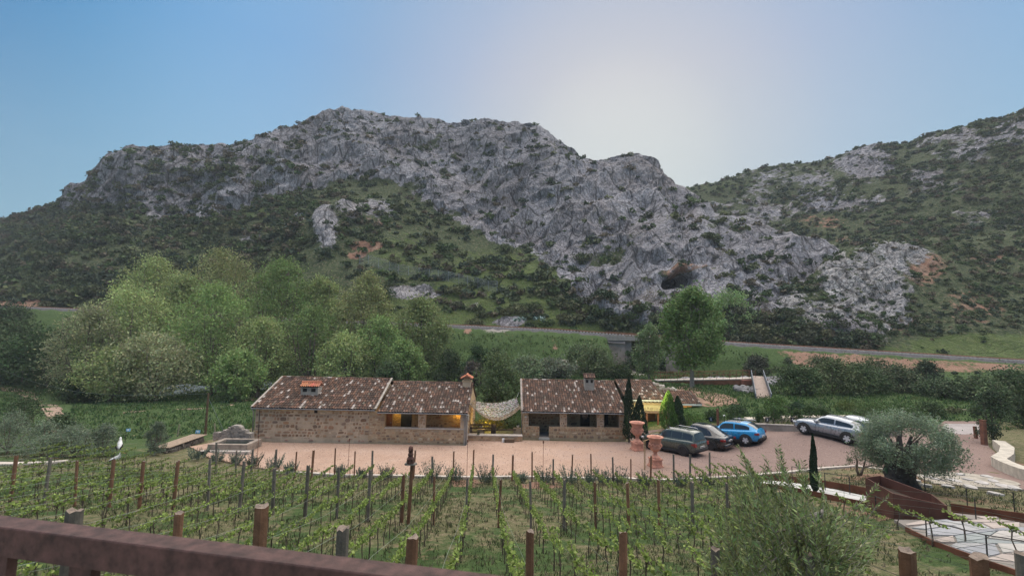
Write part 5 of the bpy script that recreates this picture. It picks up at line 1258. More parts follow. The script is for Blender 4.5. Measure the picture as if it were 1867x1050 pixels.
NP = [(137, 930, 26, 1, 'thick grey post nearest the handrail at the far left, top cut flat'), (327, 935, 15, 0, 'slim reddish post just above the rusty handrail at left'), (481, 921, 23, 0, 'thick dark round post with a double wire tied to it'),
      (627, 962, 22, 1, 'thick round post with a cracked pale end grain'), (748, 978, 23, 0, 'thick post with a slanted cut top and knotted wire'), (967, 968, 16, 0, 'reddish post in front of the central aisle'), (1134, 969, 15, 0, 'reddish post with a pale round top, right of the central aisle'),
      (1305, 1000, 17, 1, 'splintered post half hidden by the olive branches'), (1476, 1010, 14, 1, 'thin grey post inside the olive branches'), (1653, 1003, 25, 0, 'thick dark post below the corten planter'), (1787, 1014, 28, 0, 'thickest dark post at the bottom right by the terrace'), (1860, 1008, 18, 1, 'dark post cut by the right edge of the picture')]
for i, (u, vt, w, g, lab) in enumerate(NP):
    Y = 5.75; p = wp(u, vt, Y); z = h1(p.x, p.y); hg = p.z - z
    me = post_mesh(40 + i, w / 2 * Y / F, hg, (M_postr, M_postg)[g], .10)
    tag(link('vineyard_post', me, None, (p.x, p.y, z), (0, rnd.uniform(-.015, .015), 0)), lab, 'post', 'thick posts of the near line')
# totem carving on its post
p0 = Vector((rowx(-5, 16.5) + .02, 16.5, 0)); p0 = wp(748, 850, 16.4); zt = wp(748, 845, 16.4).z; zb = h1(p0.x, 16.4)
tm = empty('carved_totem', (p0.x, 16.4, zt), 0, 'small dark carved bust standing on a slate on a tall reddish post', 'sculpture')
m = MB(); m.box((-.17, -.12, -.02), (.2, .12, .02), jit=.012); m.build('slate', simple('slate', (.16, .15, .13), .8, .3, 8), tm)
m = MB(); m.lathe([(.13, .02), (.135, .08), (.12, .18), (.09, .24), (.075, .27), (.10, .30), (.095, .34), (.07, .37), (.082, .42), (.085, .50), (.07, .57), (.03, .60), (0, .605)], 14)
m.box((-.02, -.11, .43), (.02, -.075, .5)); m.box((-.1, -.13, .12), (-.03, -.09, .2), jit=.01); m.box((.03, -.13, .12), (.1, -.09, .2), jit=.01)
m.build('bust', simple('dark_terracotta', (.10, .05, .04), .8, .35, 9, .5), tm, True)
zp = zb; me = post_mesh(77, .062, zt - zb - .02, M_postr); tag(link('vineyard_post', me, None, (p0.x, 16.4, zb), (0, .03, 0)), 'tall reddish post carrying the carved bust', 'post')

# vines
VG = [(.24, .34, .075), (.30, .40, .10), (.18, .27, .07), (.36, .44, .14), (.27, .33, .10)]
M_vine = mat_leaf('vine_leaf', .6, .35, .18)
def vine_proto(seed, n=64, spread=.46):
    rg = np.random.default_rng(seed); r = random.Random(seed); m = MB()
    j = [(r.uniform(-.03, .03), r.uniform(-.05, .05)) for _ in range(5)]
    m.tube([(0, 0, -.15), (j[0][0], j[0][1], .2), (j[1][0], j[1][1], .42), (j[2][0], j[2][1], .62)], [.019, .015, .014, .016], 5)
    for s in (-1, 1): m.tube([(j[2][0], j[2][1], .6), (0, s * .12, .68), (0, s * spread * .9, .70 + r.uniform(-.03, .03))], [.016, .013, .006], 4)
    if seed % 3 == 0: m.tube([(.03, .02, -.1), (.03, .02, .9 + r.uniform(0, .15))], .006, 3)
    k = 9; cy = np.linspace(-spread, spread, k) + rg.normal(size=k) * .05; hz = rg.uniform(.03, .13, k); den = rg.uniform(.3, 1.0, k); i = rg.choice(k, n, p=den / den.sum()); t = rg.random(n)
    C = np.stack([rg.normal(size=n) * .03 + t * rg.normal(size=k)[i] * .03, cy[i] + rg.normal(size=n) * .05, .64 + t * hz[i] + rg.normal(size=n) * .02], -1)
    V = leafquads(C, rg.uniform(.05, .085, n), rg, asp=.95); T = np.array(VG)[rg.integers(0, 5, n)] * rg.uniform(.7, 1.25, (n, 1)) * rg.uniform(.85, 1.12, k)[i][:, None]
    return m, V, T
VPR = [vine_proto(600 + i, 84 + 8 * (i % 3)) for i in range(7)] + [vine_proto(610, 22, .35)]
M_vwood = simple('vine_wood', (.09, .07, .055), .95, .3, 12)
VM = [(a.mesh('trunk', M_vwood), np_mesh('foliage', V, quadF(len(V) // 4), M_vine, False, tint=rep4(T))) for a, V, T in VPR]
plants = []
for k in range(-26, 12):
    Y = 6.1 + (k % 3) * .2
    while Y < 26.3:
        x = rowx(k, Y); z = h1(x, Y); u, v = px((x, Y, z + .7))
        if -60 < u < 1900 and v < 1085 and not in_poly([x], [Y], YARD)[0] and not (u > 1380 + (v - 860) * .35 and v < 1000) and not (u > 1560):
            if not (u < 60 + 0 and v < 855) and rnd.random() > .05: plants.append((Y, x, z, k, u, v))
        Y += .86 + rnd.uniform(-.06, .06)
for (u, v) in ((1585, 960), (1640, 955), (1700, 985), (1760, 985), (1850, 1010), (1600, 1000), (1540, 935), (1500, 945)):
    p = gp(u, v + 12); plants.append((p.y, p.x, p.z, 99, u, v))
plants.sort(); near_v = plants[:292]; far_v = plants[292:]
cnt = {}
for i, (Y, x, z, k, u, v) in enumerate(near_v):
    q = rnd.randrange(8) if rnd.random() < .3 else rnd.randrange(7); r_ = empty('grapevine', (x, Y, z), rnd.choice((0, PI)) + rnd.uniform(-.1, .1))
    cnt[k] = cnt.get(k, 0) + 1
    if k == 99: lab = 'young vine beside the stone terrace, %s from the camera' % ORD[min(37, cnt[k] - 1)]
    else:
        side = '%s row %s of the central aisle' % ((ORD[min(37, -k - 2)], 'left') if k < -1 else (ORD[k + 1], 'right'))
        lab = 'grapevine, %s from the near end, %s' % (ORD[cnt[k] - 1], side)
    tag(r_, lab, 'grapevine', 'young grapevines of the vineyard')
    link('trunk', VM[q][0], r_); link('foliage', VM[q][1], r_)
for o in [o for o in COL.objects if o.name.startswith('grapevine')]: o.scale = (1, 1, rnd.uniform(.9, 1.15))
wv, wf, off, Vs, Ts = [], [], 0, [], []
for (Y, x, z, k, u, v) in far_v:
    q = rnd.randrange(7); a, V, T = VPR[q]; s = rnd.choice((-1, 1)); M_ = np.array([[s, 0, 0], [0, s, 0], [0, 0, rnd.uniform(.9, 1.15)]]); o_ = np.array([x, Y, z])
    Vs.append(V @ M_ + o_); Ts.append(rep4(T * rnd.uniform(.85, 1.15)))
    A = np.array(a.v) @ M_ + o_; wv.append(A); wf += [tuple(off + i for i in f) for f in a.f]; off += len(A)
Vs = np.concatenate(Vs); tag(link('vine_rows', np_mesh('vine_rows', Vs, quadF(len(Vs) // 4), M_vine, False, tint=np.concatenate(Ts))), kind='stuff')
m = MB(); m.v = [tuple(p) for p in np.concatenate(wv)]; m.f = wf; m.m = [0] * len(wf); m.c = [None] * len(wf); o = m.build('vine_stems', M_vwood); o['kind'] = 'stuff'
# trellis wires
for k in range(-22, 12):
    for j, hz in enumerate((.72, 1.15)):
        y0 = 5.75; pts = [(rowx(k, Y), Y, h1(rowx(k, Y), Y) + hz + .02 * math.sin(Y * 1.3 + k)) for Y in np.arange(y0, 26.8, 1.5)]
        if px(pts[-1])[0] < -30: continue
        m = MB(); m.tube(pts, .0035 if j else .003, 3, cap=False)
        o = m.build('trellis_wire', M_wire); side = 'left' if k < -1 else 'right'; n = (-k - 2) if k < -1 else k + 1
        tag(o, '%s trellis wire along the %s vine row %s of the central aisle' % (('low', 'high')[j], ORD[min(37, max(0, n))], side), 'wire', 'trellis wires of the vineyard')
# rosemary at the yard edge
def rosemary(u, v, h, w, seed, lab):
    p = gp(u, v); rg = np.random.default_rng(seed); root = empty('rosemary_bush', p, 0, lab, 'rosemary', 'rosemary bushes along the yard edge')
    ns = 46; m = MB(); C = []; D = []
    for i in range(ns):
        a = rg.uniform(0, 2 * PI); q = rg.random() ** .6; b = np.array([math.cos(a) * q * w * .3, math.sin(a) * q * w * .3, 0]); d = np.array([math.cos(a) * q * .55, math.sin(a) * q * .55, 1.0]); L = h * rg.uniform(.45, 1.1); e = b + d * L
        if i % 3 == 0: m.tube([b, b * .5 + e * .5, e], [.008, .006, .002], 3, cap=False)
        t = rg.random((34, 1)); C.append(b + (e - b) * (.15 + .85 * t) + rg.normal(size=(34, 3)) * .018); D.append(np.repeat(d[None], 34, 0))
    m.build('stems', M_bark, root); C = np.concatenate(C); D = np.concatenate(D)
    T = jitter_tint((.12, .16, .12), len(C), rg); link('foliage', crown_mesh('foliage', C, rg.uniform(.06, .10, len(C)), T, rg, M_leafd, dirs=D * .8, spread=.5, asp=.35), root)
for i, (u, v, h, w) in enumerate([(462, 850, .7, .8), (500, 856, .8, .9), (530, 862, .6, .7), (620, 868, .6, .5), (660, 870, .5, .6), (705, 872, .7, .9), (785, 876, 1.0, 1.1), (828, 878, .9, 1.1), (888, 880, .9, 1.0), (952, 878, .5, .6), (992, 882, .9, 1.0), (1040, 882, 1.0, 1.0), (1075, 882, .9, 1.0), (1102, 882, .8, .9), (1128, 884, .95, .9), (1175, 884, .7, 1.1), (1240, 886, .6, 1.0), (430, 846, .7, .8), (395, 842, .7, .9), (360, 838, .8, 1.0), (1290, 884, .5, .8)]):
    rosemary(u, v, h, w, 700 + i, 'spiky grey green rosemary bush, ' + ('number' if 0 else ORD[[3, 4, 5, 6, 7, 8, 9, 10, 11, 12, 13, 14, 15, 16, 17, 18, 19, 2, 1, 0, 20][i]]) + ' from the left along the yard edge')

# ================================================================ FOREGROUND OLIVE BRANCHES
rg = np.random.default_rng(90); ol = empty('olive_tree', gp(1470, 1120), 0, 'leafy young olive tree with long narrow leaves filling the bottom right foreground', 'olive tree')
B0 = Vector(ol.location); m = MB(); Lc, Ld, Ls = [], [], []
hub = wp(1455, 985, 6.2) - B0; hub2 = wp(1500, 930, 6.4) - B0
m.tube([(0, 0, -.3), hub * .5 + Vector((.06, 0, 0)), hub, hub2], [.07, .055, .04, .02], 7)
poly_ = [(1262, 1040), (1300, 945), (1335, 880), (1372, 862), (1410, 895), (1450, 885), (1475, 915), (1520, 905), (1560, 945), (1625, 960), (1600, 1000), (1560, 1070), (1300, 1070)]
ends = []
while len(ends) < 430:
    u = rnd.uniform(1250, 1640); v = rnd.uniform(850, 1075)
    if in_poly([u], [v], poly_)[0]: ends.append((u, v, rnd.uniform(5.4, 7.1), .5))
for u, v, L in ((1348, 812, .55), (1362, 840, .5), (1338, 850, .4), (1418, 812, .6), (1425, 850, .5), (1395, 832, .5), (1455, 838, .45), (1385, 862, .5), (1490, 862, .45), (1312, 905, .5), (1360, 880, .5), (1335, 880, .4), (1441, 875, .4), (1470, 868, .4), (1405, 880, .5)):
    for _j in range(3): ends.append((u + rnd.uniform(-9, 9) * (_j > 0), v + rnd.uniform(0, 22) * (_j > 0), 6.2 + rnd.uniform(-.2, .2), L))
for u, v, L in ((1600, 885, .7), (1585, 915, .6), (1560, 930, .5), (1620, 905, .5)): ends.append((u, v, 6.4, L))
for (u, v, Y, L) in ends:
    e = wp(u, v, Y) - B0; d = (e - hub); d.z += 1.0 if u < 1520 else .2; d = (d.normalized() * .5 + Vector((-.25 if u < 1500 else .25, 0, .8 if u < 1540 else .25)).normalized() * .6 + Vector((rnd.uniform(-.25, .25), rnd.uniform(-.3, .3), 0))).normalized()
    s = e - d * L; mid = s.lerp(e, .5) + Vector((rnd.uniform(-.04, .04), 0, rnd.uniform(0, .03)))
    m.tube([s, mid, e], [.0045, .0035, .0015], 3, cap=False)
    if rnd.random() < .09: m.tube([hub.lerp(hub2, rnd.random()), hub.lerp(s, .6) + Vector((0, 0, -.05)), s], [.014, .010, .006], 4, cap=False)
    n = int(L / .032); sd_ = d.cross(Vector((rnd.uniform(-1, 1), 1, rnd.uniform(-1, 1)))).normalized()
    for i in range(n):
        t = (i + .5) / n; c = s.lerp(mid, t * 2) if t < .5 else mid.lerp(e, t * 2 - 1); 
        for q in (-1, 1):
            w = (d * .9 + sd_ * q * .75 + Vector((rnd.uniform(-.3, .3), rnd.uniform(-.3, .3), rnd.uniform(-.2, .2)))).normalized(); ll = rnd.uniform(.06, .115) * (1 - .3 * t)
            Lc.append(c + w * ll * .5); Ld.append(w); Ls.append(ll)
        sd_ = (sd_ + d.cross(sd_) * rnd.uniform(-.6, .6)).normalized()
Lc = np.array(Lc); Ld = np.array(Ld); Ls = np.array(Ls); n = len(Lc)
T = jitter_tint((.18, .225, .095), n, rg, None, .45, .15); pl = rg.random(n) < .22; T[pl] = T[pl] * 1.5 + .03
V = leafquads(Lc, Ls * 1.0, rg, asp=.27, dirs=Ld * 8, spread=.6)
link('foliage', np_mesh('foliage', V, quadF(n), M_leaf, False, tint=rep4(T)), ol); m.build('branches', M_barkg, ol, True)

# ================================================================ OLD OLIVE, PLANTER, TERRACE
def leafy(root, C, size, tint, seed, asp=.35, name='crown', mat=None, clump=None, **kw):
    rg = np.random.default_rng(seed); link(name, crown_mesh(name, C, size, jitter_tint(tint, len(C), rg, clump, .3), rg, mat, asp=asp, **kw), root)
oc = gp(1645, 893); og = empty('old_olive_tree', oc, 0, 'ancient olive tree with a massive gnarled twisted trunk and round silver green crown', 'olive tree')
k_ = oc.y / F; m = MB(); r = random.Random(4)
def o2(u, v, dy=0): q = wp(u, v, oc.y + dy); return q - oc
for (ub, vb, um, vm, ut, vt, ra, dy) in [(1618, 893, 1625, 870, 1632, 835, .26, 0), (1635, 896, 1630, 868, 1640, 830, .28, -.15), (1650, 894, 1640, 870, 1628, 838, .24, .15), (1672, 898, 1658, 870, 1650, 830, .20, -.1), (1608, 890, 1622, 874, 1618, 845, .18, .1), (1662, 892, 1662, 868, 1672, 835, .18, .2), (1628, 895, 1642, 872, 1655, 838, .2, -.3)]:
    P = [o2(ub, vb + 6, dy), o2(ub, vb - 4, dy), o2(um, vm, dy * .6), o2((um + ut) / 2 + r.uniform(-4, 4), (vm + vt) / 2, dy), o2(ut, vt, dy * 1.5), o2(ut + (ut - 1640) * 1.2, vt - 35, dy * 3)]
    m.tube(P, [ra * 1.25, ra * 1.05, ra * .85, ra * .8, ra * .6, ra * .25], 9)
for i in range(22):
    a = r.uniform(0, 6.28); P = [o2(1640, 868, 0) + Vector((math.cos(a) * .35, math.sin(a) * .3, -.5)), o2(1640, 860) + Vector((math.cos(a + .5) * .42, math.sin(a + .5) * .36, 0)), o2(1642, 845) + Vector((math.cos(a + 1) * .38, math.sin(a + 1) * .3, .2))]
    m.tube(P, [.10, .08, .05], 5)
tb = m.build('trunk', simple('gnarled_bark', (.085, .075, .068), .97, .45, 7, 1.0, bscale=16, bdist=.09), og, True)
rg = np.random.default_rng(91); ncl = 95; cl = []
while len(cl) < ncl:
    x, y, z = rg.uniform(-1, 1, 3)
    if x * x + y * y + z * z < 1 and z > -.75: cl.append((x, y, z))
cl = np.array(cl); q = np.linalg.norm(cl, axis=1)[:, None]; cl = cl / q * q ** .5
cen = np.array(o2(1657, 808)); R0 = np.array([86 * k_, 78 * k_, 62 * k_])
idx = np.repeat(np.arange(ncl), 300); g = rg.normal(size=(len(idx), 3)); g /= np.linalg.norm(g, axis=1)[:, None]
C = cen + cl[idx] * R0 * .82 + g * rg.random((len(idx), 1)) ** .5 * rg.uniform(.28, .5, ncl)[idx][:, None]
ext = rg.random(len(idx)) < .07; C[ext] += g[ext] * .25; C[:, 2] = np.where(C[:, 0] > cen[0] + .8, C[:, 2] - .25 * (C[:, 0] - cen[0] - .8), C[:, 2])
leafy(og, C, rg.uniform(.06, .13, len(C)), (.19, .245, .165), 92, asp=.34, clump=rg.uniform(.75, 1.25, ncl)[idx], dirs=g * .4)
for i in range(12):
    e = Vector(cen + cl[i] * R0 * .55); s = o2(1640, 838); mm = s.lerp(e, .5) + Vector((0, 0, .1))
    if i == 0: m = MB()
    m.tube([s, mm, e], [.06, .03, .010], 5, cap=False)
m.build('limbs', M_bark, og, True)
# small contorted tree at its left
sc = gp(1568, 868); st = empty('small_olive_tree', sc, 0, 'small contorted olive with crooked bare stems left of the ancient olive', 'olive tree')
k_ = sc.y / F; m = MB(); s2 = lambda u, v, dy=0: wp(u, v, sc.y + dy) - sc
m.tube([s2(1568, 872), s2(1562, 856), s2(1563, 840), s2(1558, 826)], [.07, .055, .04, .015], 6); m.tube([s2(1568, 870), s2(1574, 852), s2(1590, 848), s2(1604, 850)], [.07, .05, .035, .015], 6); m.tube([s2(1574, 853), s2(1578, 838), s2(1576, 824)], [.04, .03, .012], 6)
m.build('trunk', M_bark, st, True)
rg = np.random.default_rng(93); C = []
for (u, v, ra) in ((1558, 828, .28), (1565, 820, .3), (1578, 826, .3), (1572, 836, .25), (1603, 846, .25), (1550, 838, .2), (1588, 838, .2)):
    g = rg.normal(size=(210, 3)); C.append(np.array(s2(u, v)) + g * ra * .5)
leafy(st, np.concatenate(C), rg.uniform(.05, .1, 1470), (.12, .155, .09), 94, asp=.4)
# corten planter
M_cor = simple('corten_steel', (.11, .048, .035), .75, .35, 1.6, .2, bscale=20, bdist=.003); M_cor2 = simple('corten_edge', (.135, .052, .030), .8, .35, 2.0, .2)
A = gp(1630, 947); B_ = gp(1729, 951); zA = wp(1629, 899, A.y).z; zB = wp(1729, 922, B_.y).z
pl = empty('corten_planter', A, 0, 'large rusty corten steel planter box in front of the ancient olive', 'planter')
C_ = Vector((B_.x + .35, B_.y + .9, zB + .05)); D_ = Vector((A.x + .25, A.y + 1.5, zA + .05)); E_ = Vector((A.x + 1.0, A.y + 1.75, zA + .05))
top = [Vector((A.x, A.y, zA)), Vector((B_.x, B_.y, zB)), C_, E_, D_]
for i in range(5):
    a, b = top[i], top[(i + 1) % 5]; mm = MB(); d = (b - a).normalized(); nn = Vector((d.y, -d.x, 0)).normalized() * .03
    mm.add([a, b, Vector((b.x, b.y, 1.4)), Vector((a.x, a.y, 1.4)), a - nn, b - nn, Vector((b.x, b.y, 1.4)) - nn, Vector((a.x, a.y, 1.4)) - nn], [(0, 3, 2, 1), (4, 5, 6, 7), (0, 1, 5, 4), (1, 2, 6, 5), (0, 4, 7, 3)]); mm.build('steel_panel', M_cor, pl)
mm = MB(); mm.poly([Vector((p.x, p.y, p.z - .34)) for p in top]); mm.build('soil', simple('dark_soil', (.07, .052, .04), .95, .35, 4, .6), pl)
mm = MB(); Fx = gp(1780, 954); mm.add([Vector((B_.x, B_.y - .02, B_.z - .1)), Vector((Fx.x, Fx.y, Fx.z + .01)), Vector((B_.x, B_.y - .02, B_.z + .22)), Vector((B_.x, B_.y + .04, B_.z - .1)), Vector((Fx.x, Fx.y + .06, Fx.z + .01)), Vector((B_.x, B_.y + .04, B_.z + .22))], [(0, 1, 2), (5, 4, 3), (1, 4, 5, 2)]); mm.build('steel_wedge', M_cor, pl)
under(pl)
# prickly pear
pc = gp(1625, 893); pp = empty('prickly_pear', pc, 0, 'small pale green prickly pear with round pads at the corner of the planter', 'cactus'); mm = MB(); r = random.Random(3); M_cac = simple('cactus_green', (.14, .24, .13), .6, .2, 6)
for (x, z, a, s) in ((0, .12, 0, .16), (-.16, .34, -.6, .15), (.15, .36, .55, .15), (.0, .38, .1, .14), (.3, .5, .9, .12)):
    Mx = Matrix.Translation((x, r.uniform(-.08, .08), z + .45)) @ Matrix.Rotation(a, 4, 'Y') @ Matrix.Rotation(r.uniform(-.5, .5), 4, 'Z') @ Matrix.Diagonal((.8, .14, 1, 1)); pm = MB(); pm.lathe([(0, -s), (s * .5, -s * .86), (s * .87, -s * .5), (s, 0), (s * .87, s * .5), (s * .5, s * .86), (0, s)], 10, 0, (0, 0, 0), Mx); pm.build('pad', M_cac, pp, True)
mm.tube([(0, 0, -.1), (0, 0, .48)], .05, 6); mm.build('stem', M_cac, pp)
# white stepped path between corten edges and the flagstone terrace
M_lime = simple('pale_limestone', (.50, .50, .48), .85, .25, 2.2, .5, bscale=9, bdist=.03)
drape('stone_path', G2((1385, 884), (1420, 889), (1500, 905), (1560, 917), (1628, 930), (1628, 919), (1580, 909), (1500, 893), (1420, 881), (1390, 878)), M_lime, .4, .10, jit=.05)
def corten_strip(uvs, h, lab, w=.03):
    P = [gp(u, v) for u, v in uvs]; o = strip('corten_edging', None, w, h, M_cor2, pts=P, kind=None); tag(o, lab, 'edging', 'corten steel edging strips')
corten_strip([(1395, 877), (1440, 880), (1500, 889), (1560, 900), (1627, 916)], .32, 'rust coloured steel edging on the upper side of the white path')
corten_strip([(1380, 888), (1440, 896), (1500, 909), (1560, 921), (1628, 934)], .20, 'dark rust steel edging on the lower side of the white path')
corten_strip([(1735, 935), (1790, 943), (1867, 955), (1930, 965)], .30, 'rust steel edging behind the flagstone terrace')
corten_strip([(1652, 970), (1700, 995), (1745, 1015), (1800, 1035), (1880, 1062)], .15, 'low rust steel edge in front of the flagstone terrace', .04)
TP = G2((1630, 953), (1690, 955), (1785, 957), (1735, 940), (1800, 948), (1867, 960), (1960, 975), (1960, 1085), (1880, 1058), (1800, 1032), (1745, 1011), (1700, 991), (1652, 967))
aa, bb, cc = gp(1640, 955), gp(1940, 970), gp(1800, 1030); nn = (bb - aa).cross(cc - aa); plz = lambda X, Y: H(X, Y) + .10
ter = drape('terrace', TP, simple('terrace_bed', (.22, .20, .18), .95), .8, 0, zf=plz, skirt=.6)
ins = lambda poly, k=.93: [(sum(p[0] for p in poly) / len(poly) * (1 - k) + x * k, sum(p[1] for p in poly) / len(poly) * (1 - k) + y * k) for x, y in poly]
r = random.Random(12); xs_ = [p[0] for p in TP]; ys_ = [p[1] for p in TP]; gx0, gx1, gy0, gy1 = min(xs_), max(xs_), min(ys_), max(ys_)
M_flag = simple('flagstone', (1, 1, 1), .85, .25, 3, .6, tint=True, bscale=10, bdist=.03); nx = int((gx1 - gx0) / .85); ny = int((gy1 - gy0) / .5)
node = {(i, j): (gx0 + (i + r.uniform(-.36, .36) + .5 * (j % 2)) * .85, gy0 + (j + r.uniform(-.38, .38)) * .5) for i in range(-1, nx + 2) for j in range(ny + 2)}
for i in range(-1, nx + 1):
    for j in range(ny + 1):
        q = ins([node[i, j], node[i + 1, j], node[i + 1, j + 1], node[i, j + 1]], .94)
        cx_ = sum(x for x, y in q) / 4; cy_ = sum(y for x, y in q) / 4
        if not in_poly([cx_], [cy_], TP)[0]: continue
        for c_i in range(4):
            for _k in range(8):
                if in_poly([q[c_i][0]], [q[c_i][1]], TP)[0]: break
                q[c_i] = (q[c_i][0] * .85 + cx_ * .15, q[c_i][1] * .85 + cy_ * .15)
        hh = r.uniform(.015, .04); c = r.choice([(.40, .40, .40), (.34, .35, .37), (.46, .44, .41), (.30, .33, .33), (.44, .38, .34)]); n = 4; mm = MB()
        mm.add([(x, y, plz(x, y) - .02) for x, y in q] + [(x, y, plz(x, y) + hh) for x, y in ins(q, .97)], [(4, 5, 6, 7), (0, 1, 5, 4), (1, 2, 6, 5), (2, 3, 7, 6), (3, 0, 4, 7)], 0, c); mm.build('flagstone', M_flag, ter)
# loose slabs behind the olive
r = random.Random(8)
drape('slab_paving', G2((1670, 868), (1720, 862), (1800, 868), (1850, 880), (1867, 896), (1780, 890), (1700, 884)), simple('worn_paving', (.33, .30, .25), .9, .4, 2.5, .6, bscale=6), .4, .07, jit=.12)
for i, (u, v, s) in enumerate([(1690, 872, .35), (1712, 878, .3), (1740, 880, .35), (1765, 878, .3), (1790, 884, .4), (1810, 880, .3), (1830, 890, .45), (1728, 890, .25), (1690, 888, .25), (1815, 904, .3), (1848, 892, .35), (1770, 892, .3), (1672, 880, .2), (1800, 872, .35), (1750, 868, .3)]):
    p = gp(u, v); mm = MB(); n = 6; an = sorted(r.uniform(0, 6.28) for _ in range(n)); pts = [(math.cos(a) * s * r.uniform(.7, 1.1), math.sin(a) * s * r.uniform(.5, .8)) for a in [2 * PI * k / n + r.uniform(-.3, .3) for k in range(n)]]
    mm.add([(x, y, -.05) for x, y in pts] + [(x * .92, y * .92, .07) for x, y in pts], [tuple(range(n, 2 * n))] + [(k, (k + 1) % n, n + (k + 1) % n, n + k) for k in range(n)]); o = mm.build('stone_slab', M_slab, None, loc=p); o.rotation_euler = (r.uniform(-.1, .1), r.uniform(-.1, .1), r.uniform(0, 3)); o.location.z += .05
    tag(o, 'loose pale stone slab behind the ancient olive, %s in its scatter from the left' % ORD[sorted([1690, 1712, 1740, 1765, 1790, 1810, 1830, 1728, 1690.5, 1815, 1848, 1770, 1672, 1800, 1750]).index([1690, 1712, 1740, 1765, 1790, 1810, 1830, 1728, 1690.5, 1815, 1848, 1770, 1672, 1800, 1750][i])], 'stone slab', 'loose stone slabs by the road')
# rod railings
M_rod = simple('dark_iron', (.035, .032, .032), .7, .2, 6)
def railing(rods, rails, lab, hpx=None):
    root = empty('rod_railing', gp(*rods[0][:2]), 0, lab, 'railing'); P = []
    for (u, vb, vt) in rods:
        b = gp(u, vb); z = wp(u, vt, b.y).z; mm = MB(); mm.tube([(b.x, b.y, b.z - .2), (b.x, b.y, z)], .016, 5); mm.build('rod', M_rod, root); P.append(Vector((b.x, b.y, z)))
    for (i, j) in rails: mm = MB(); mm.tube([P[i], P[j]], .012, 4); mm.build('rail', M_rod, root)
    under(root)
railing([(1598, 944, 904), (1690, 985, 948), (1802, 1040, 975), (1900, 1075, 990)], [(0, 1), (1, 2), (2, 3)], 'thin dark rod railing in front of the planter and terrace')
railing([(1610, 899, 872), (1687, 898, 862), (1764, 924, 890), (1780, 953, 909), (1850, 935, 897)], [(0, 1), (1, 2), (2, 4)], 'thin dark rod railing behind the planter')
railing([(1550, 905, 868), (1505, 898, 862), (1445, 885, 850)], [(0, 1), (1, 2)], 'thin dark rods with wire beside the lone cypress')

# ================================================================ BALCONY HANDRAIL
M_rail = simple('rusty_handrail', (.066, .034, .030), .66, .6, 38, .6, spec=.35, bscale=120, bdist=.003)
hr = empty('balcony_railing', (0, .75, 7.0), 0, 'rusty brown steel balcony handrail with flat balusters crossing the bottom left corner', 'railing')
a0 = wp(-20, 972, .86); a1 = wp(960, 1100, .68); d = (a1 - a0); a_ = a0 - d * .6; b_ = a1 + d * .9
q = d.normalized(); up = Vector((0, 0, 1)); sdv = q.cross(up).normalized(); up = sdv.cross(q).normalized(); hh = .024; ww = .020
prof = [(-ww, -hh), (-ww, hh * .92), (-ww * .92, hh), (ww * .92, hh), (ww, hh * .92), (ww, -hh)]
mm = MB(); n = len(prof)
for P in (a_, b_):
    for (s, t) in prof: mm.v.append(tuple(P + sdv * s + up * t))
for k in range(n): mm.f.append((k, (k + 1) % n, n + (k + 1) % n, n + k)); mm.m.append(0); mm.c.append(None)
mm.f += [tuple(range(n)), tuple(reversed(range(n, 2 * n)))]; mm.m += [0, 0]; mm.c += [None, None]
mm.build('handrail', M_rail, hr)
t0 = None
for k in range(-4, 8):
    u = 17 + k * 181; t = (u - (-20)) / 980.0; P = a0 + d * t
    mm = MB(); mm.add([tuple(P + q * sx * .023 + sdv * sy * .008 + Vector((0, 0, z))) for z in (-1.45, -.028) for sx, sy in ((-1, -1), (1, -1), (1, 1), (-1, 1))], [(0, 1, 5, 4), (1, 2, 6, 5), (2, 3, 7, 6), (3, 0, 4, 7)]); mm.build('baluster', M_rail, hr)
under(hr)
mm = MB(); mm.box((-6, -5, 6.6), (6, .95, 6.98)); o = mm.build('balcony_floor', M_curb); o['kind'] = 'structure'

# ================================================================ CARS
def carpaint(name, col, metal=.35):
    n = NT(name, .28, .5); n.color(col); n.b.inputs['Metallic'].default_value = metal; n.b.inputs['Coat Weight'].default_value = 1.0; n.b.inputs['Coat Roughness'].default_value = .06
    v = n.coord(); d = n.noise(v, 6, 4, .6); n.L.new(n.ramp(d, [(.3, .22), (.8, .42)]), n.b.inputs['Roughness']); return n.m
M_clad = simple('black_cladding', (.028, .028, .03), .7, .15, 8); M_tyre = simple('tyre_rubber', (.022, .022, .023), .85, .2, 8)
M_rim = simple('alloy_rim', (.62, .62, .64), .4, .1, 8, spec=.5, metal=.2); M_rimd = simple('dark_rim', (.05, .05, .055), .4, .1, 8, metal=.5)
M_cglass = simple('car_glass', (.02, .028, .034), .05, .05, 2, spec=.8); M_red = simple('tail_lamp', (.25, .02, .02), .25, .2, 9, spec=.6); M_lamp = simple('clear_lamp', (.6, .62, .65), .15, .1, 9, spec=.7); M_plate = simple('plate_white', (.62, .63, .62), .5, .08, 9); M_chrome = simple('bright_trim', (.6, .6, .62), .2, .05, 6, metal=.9)
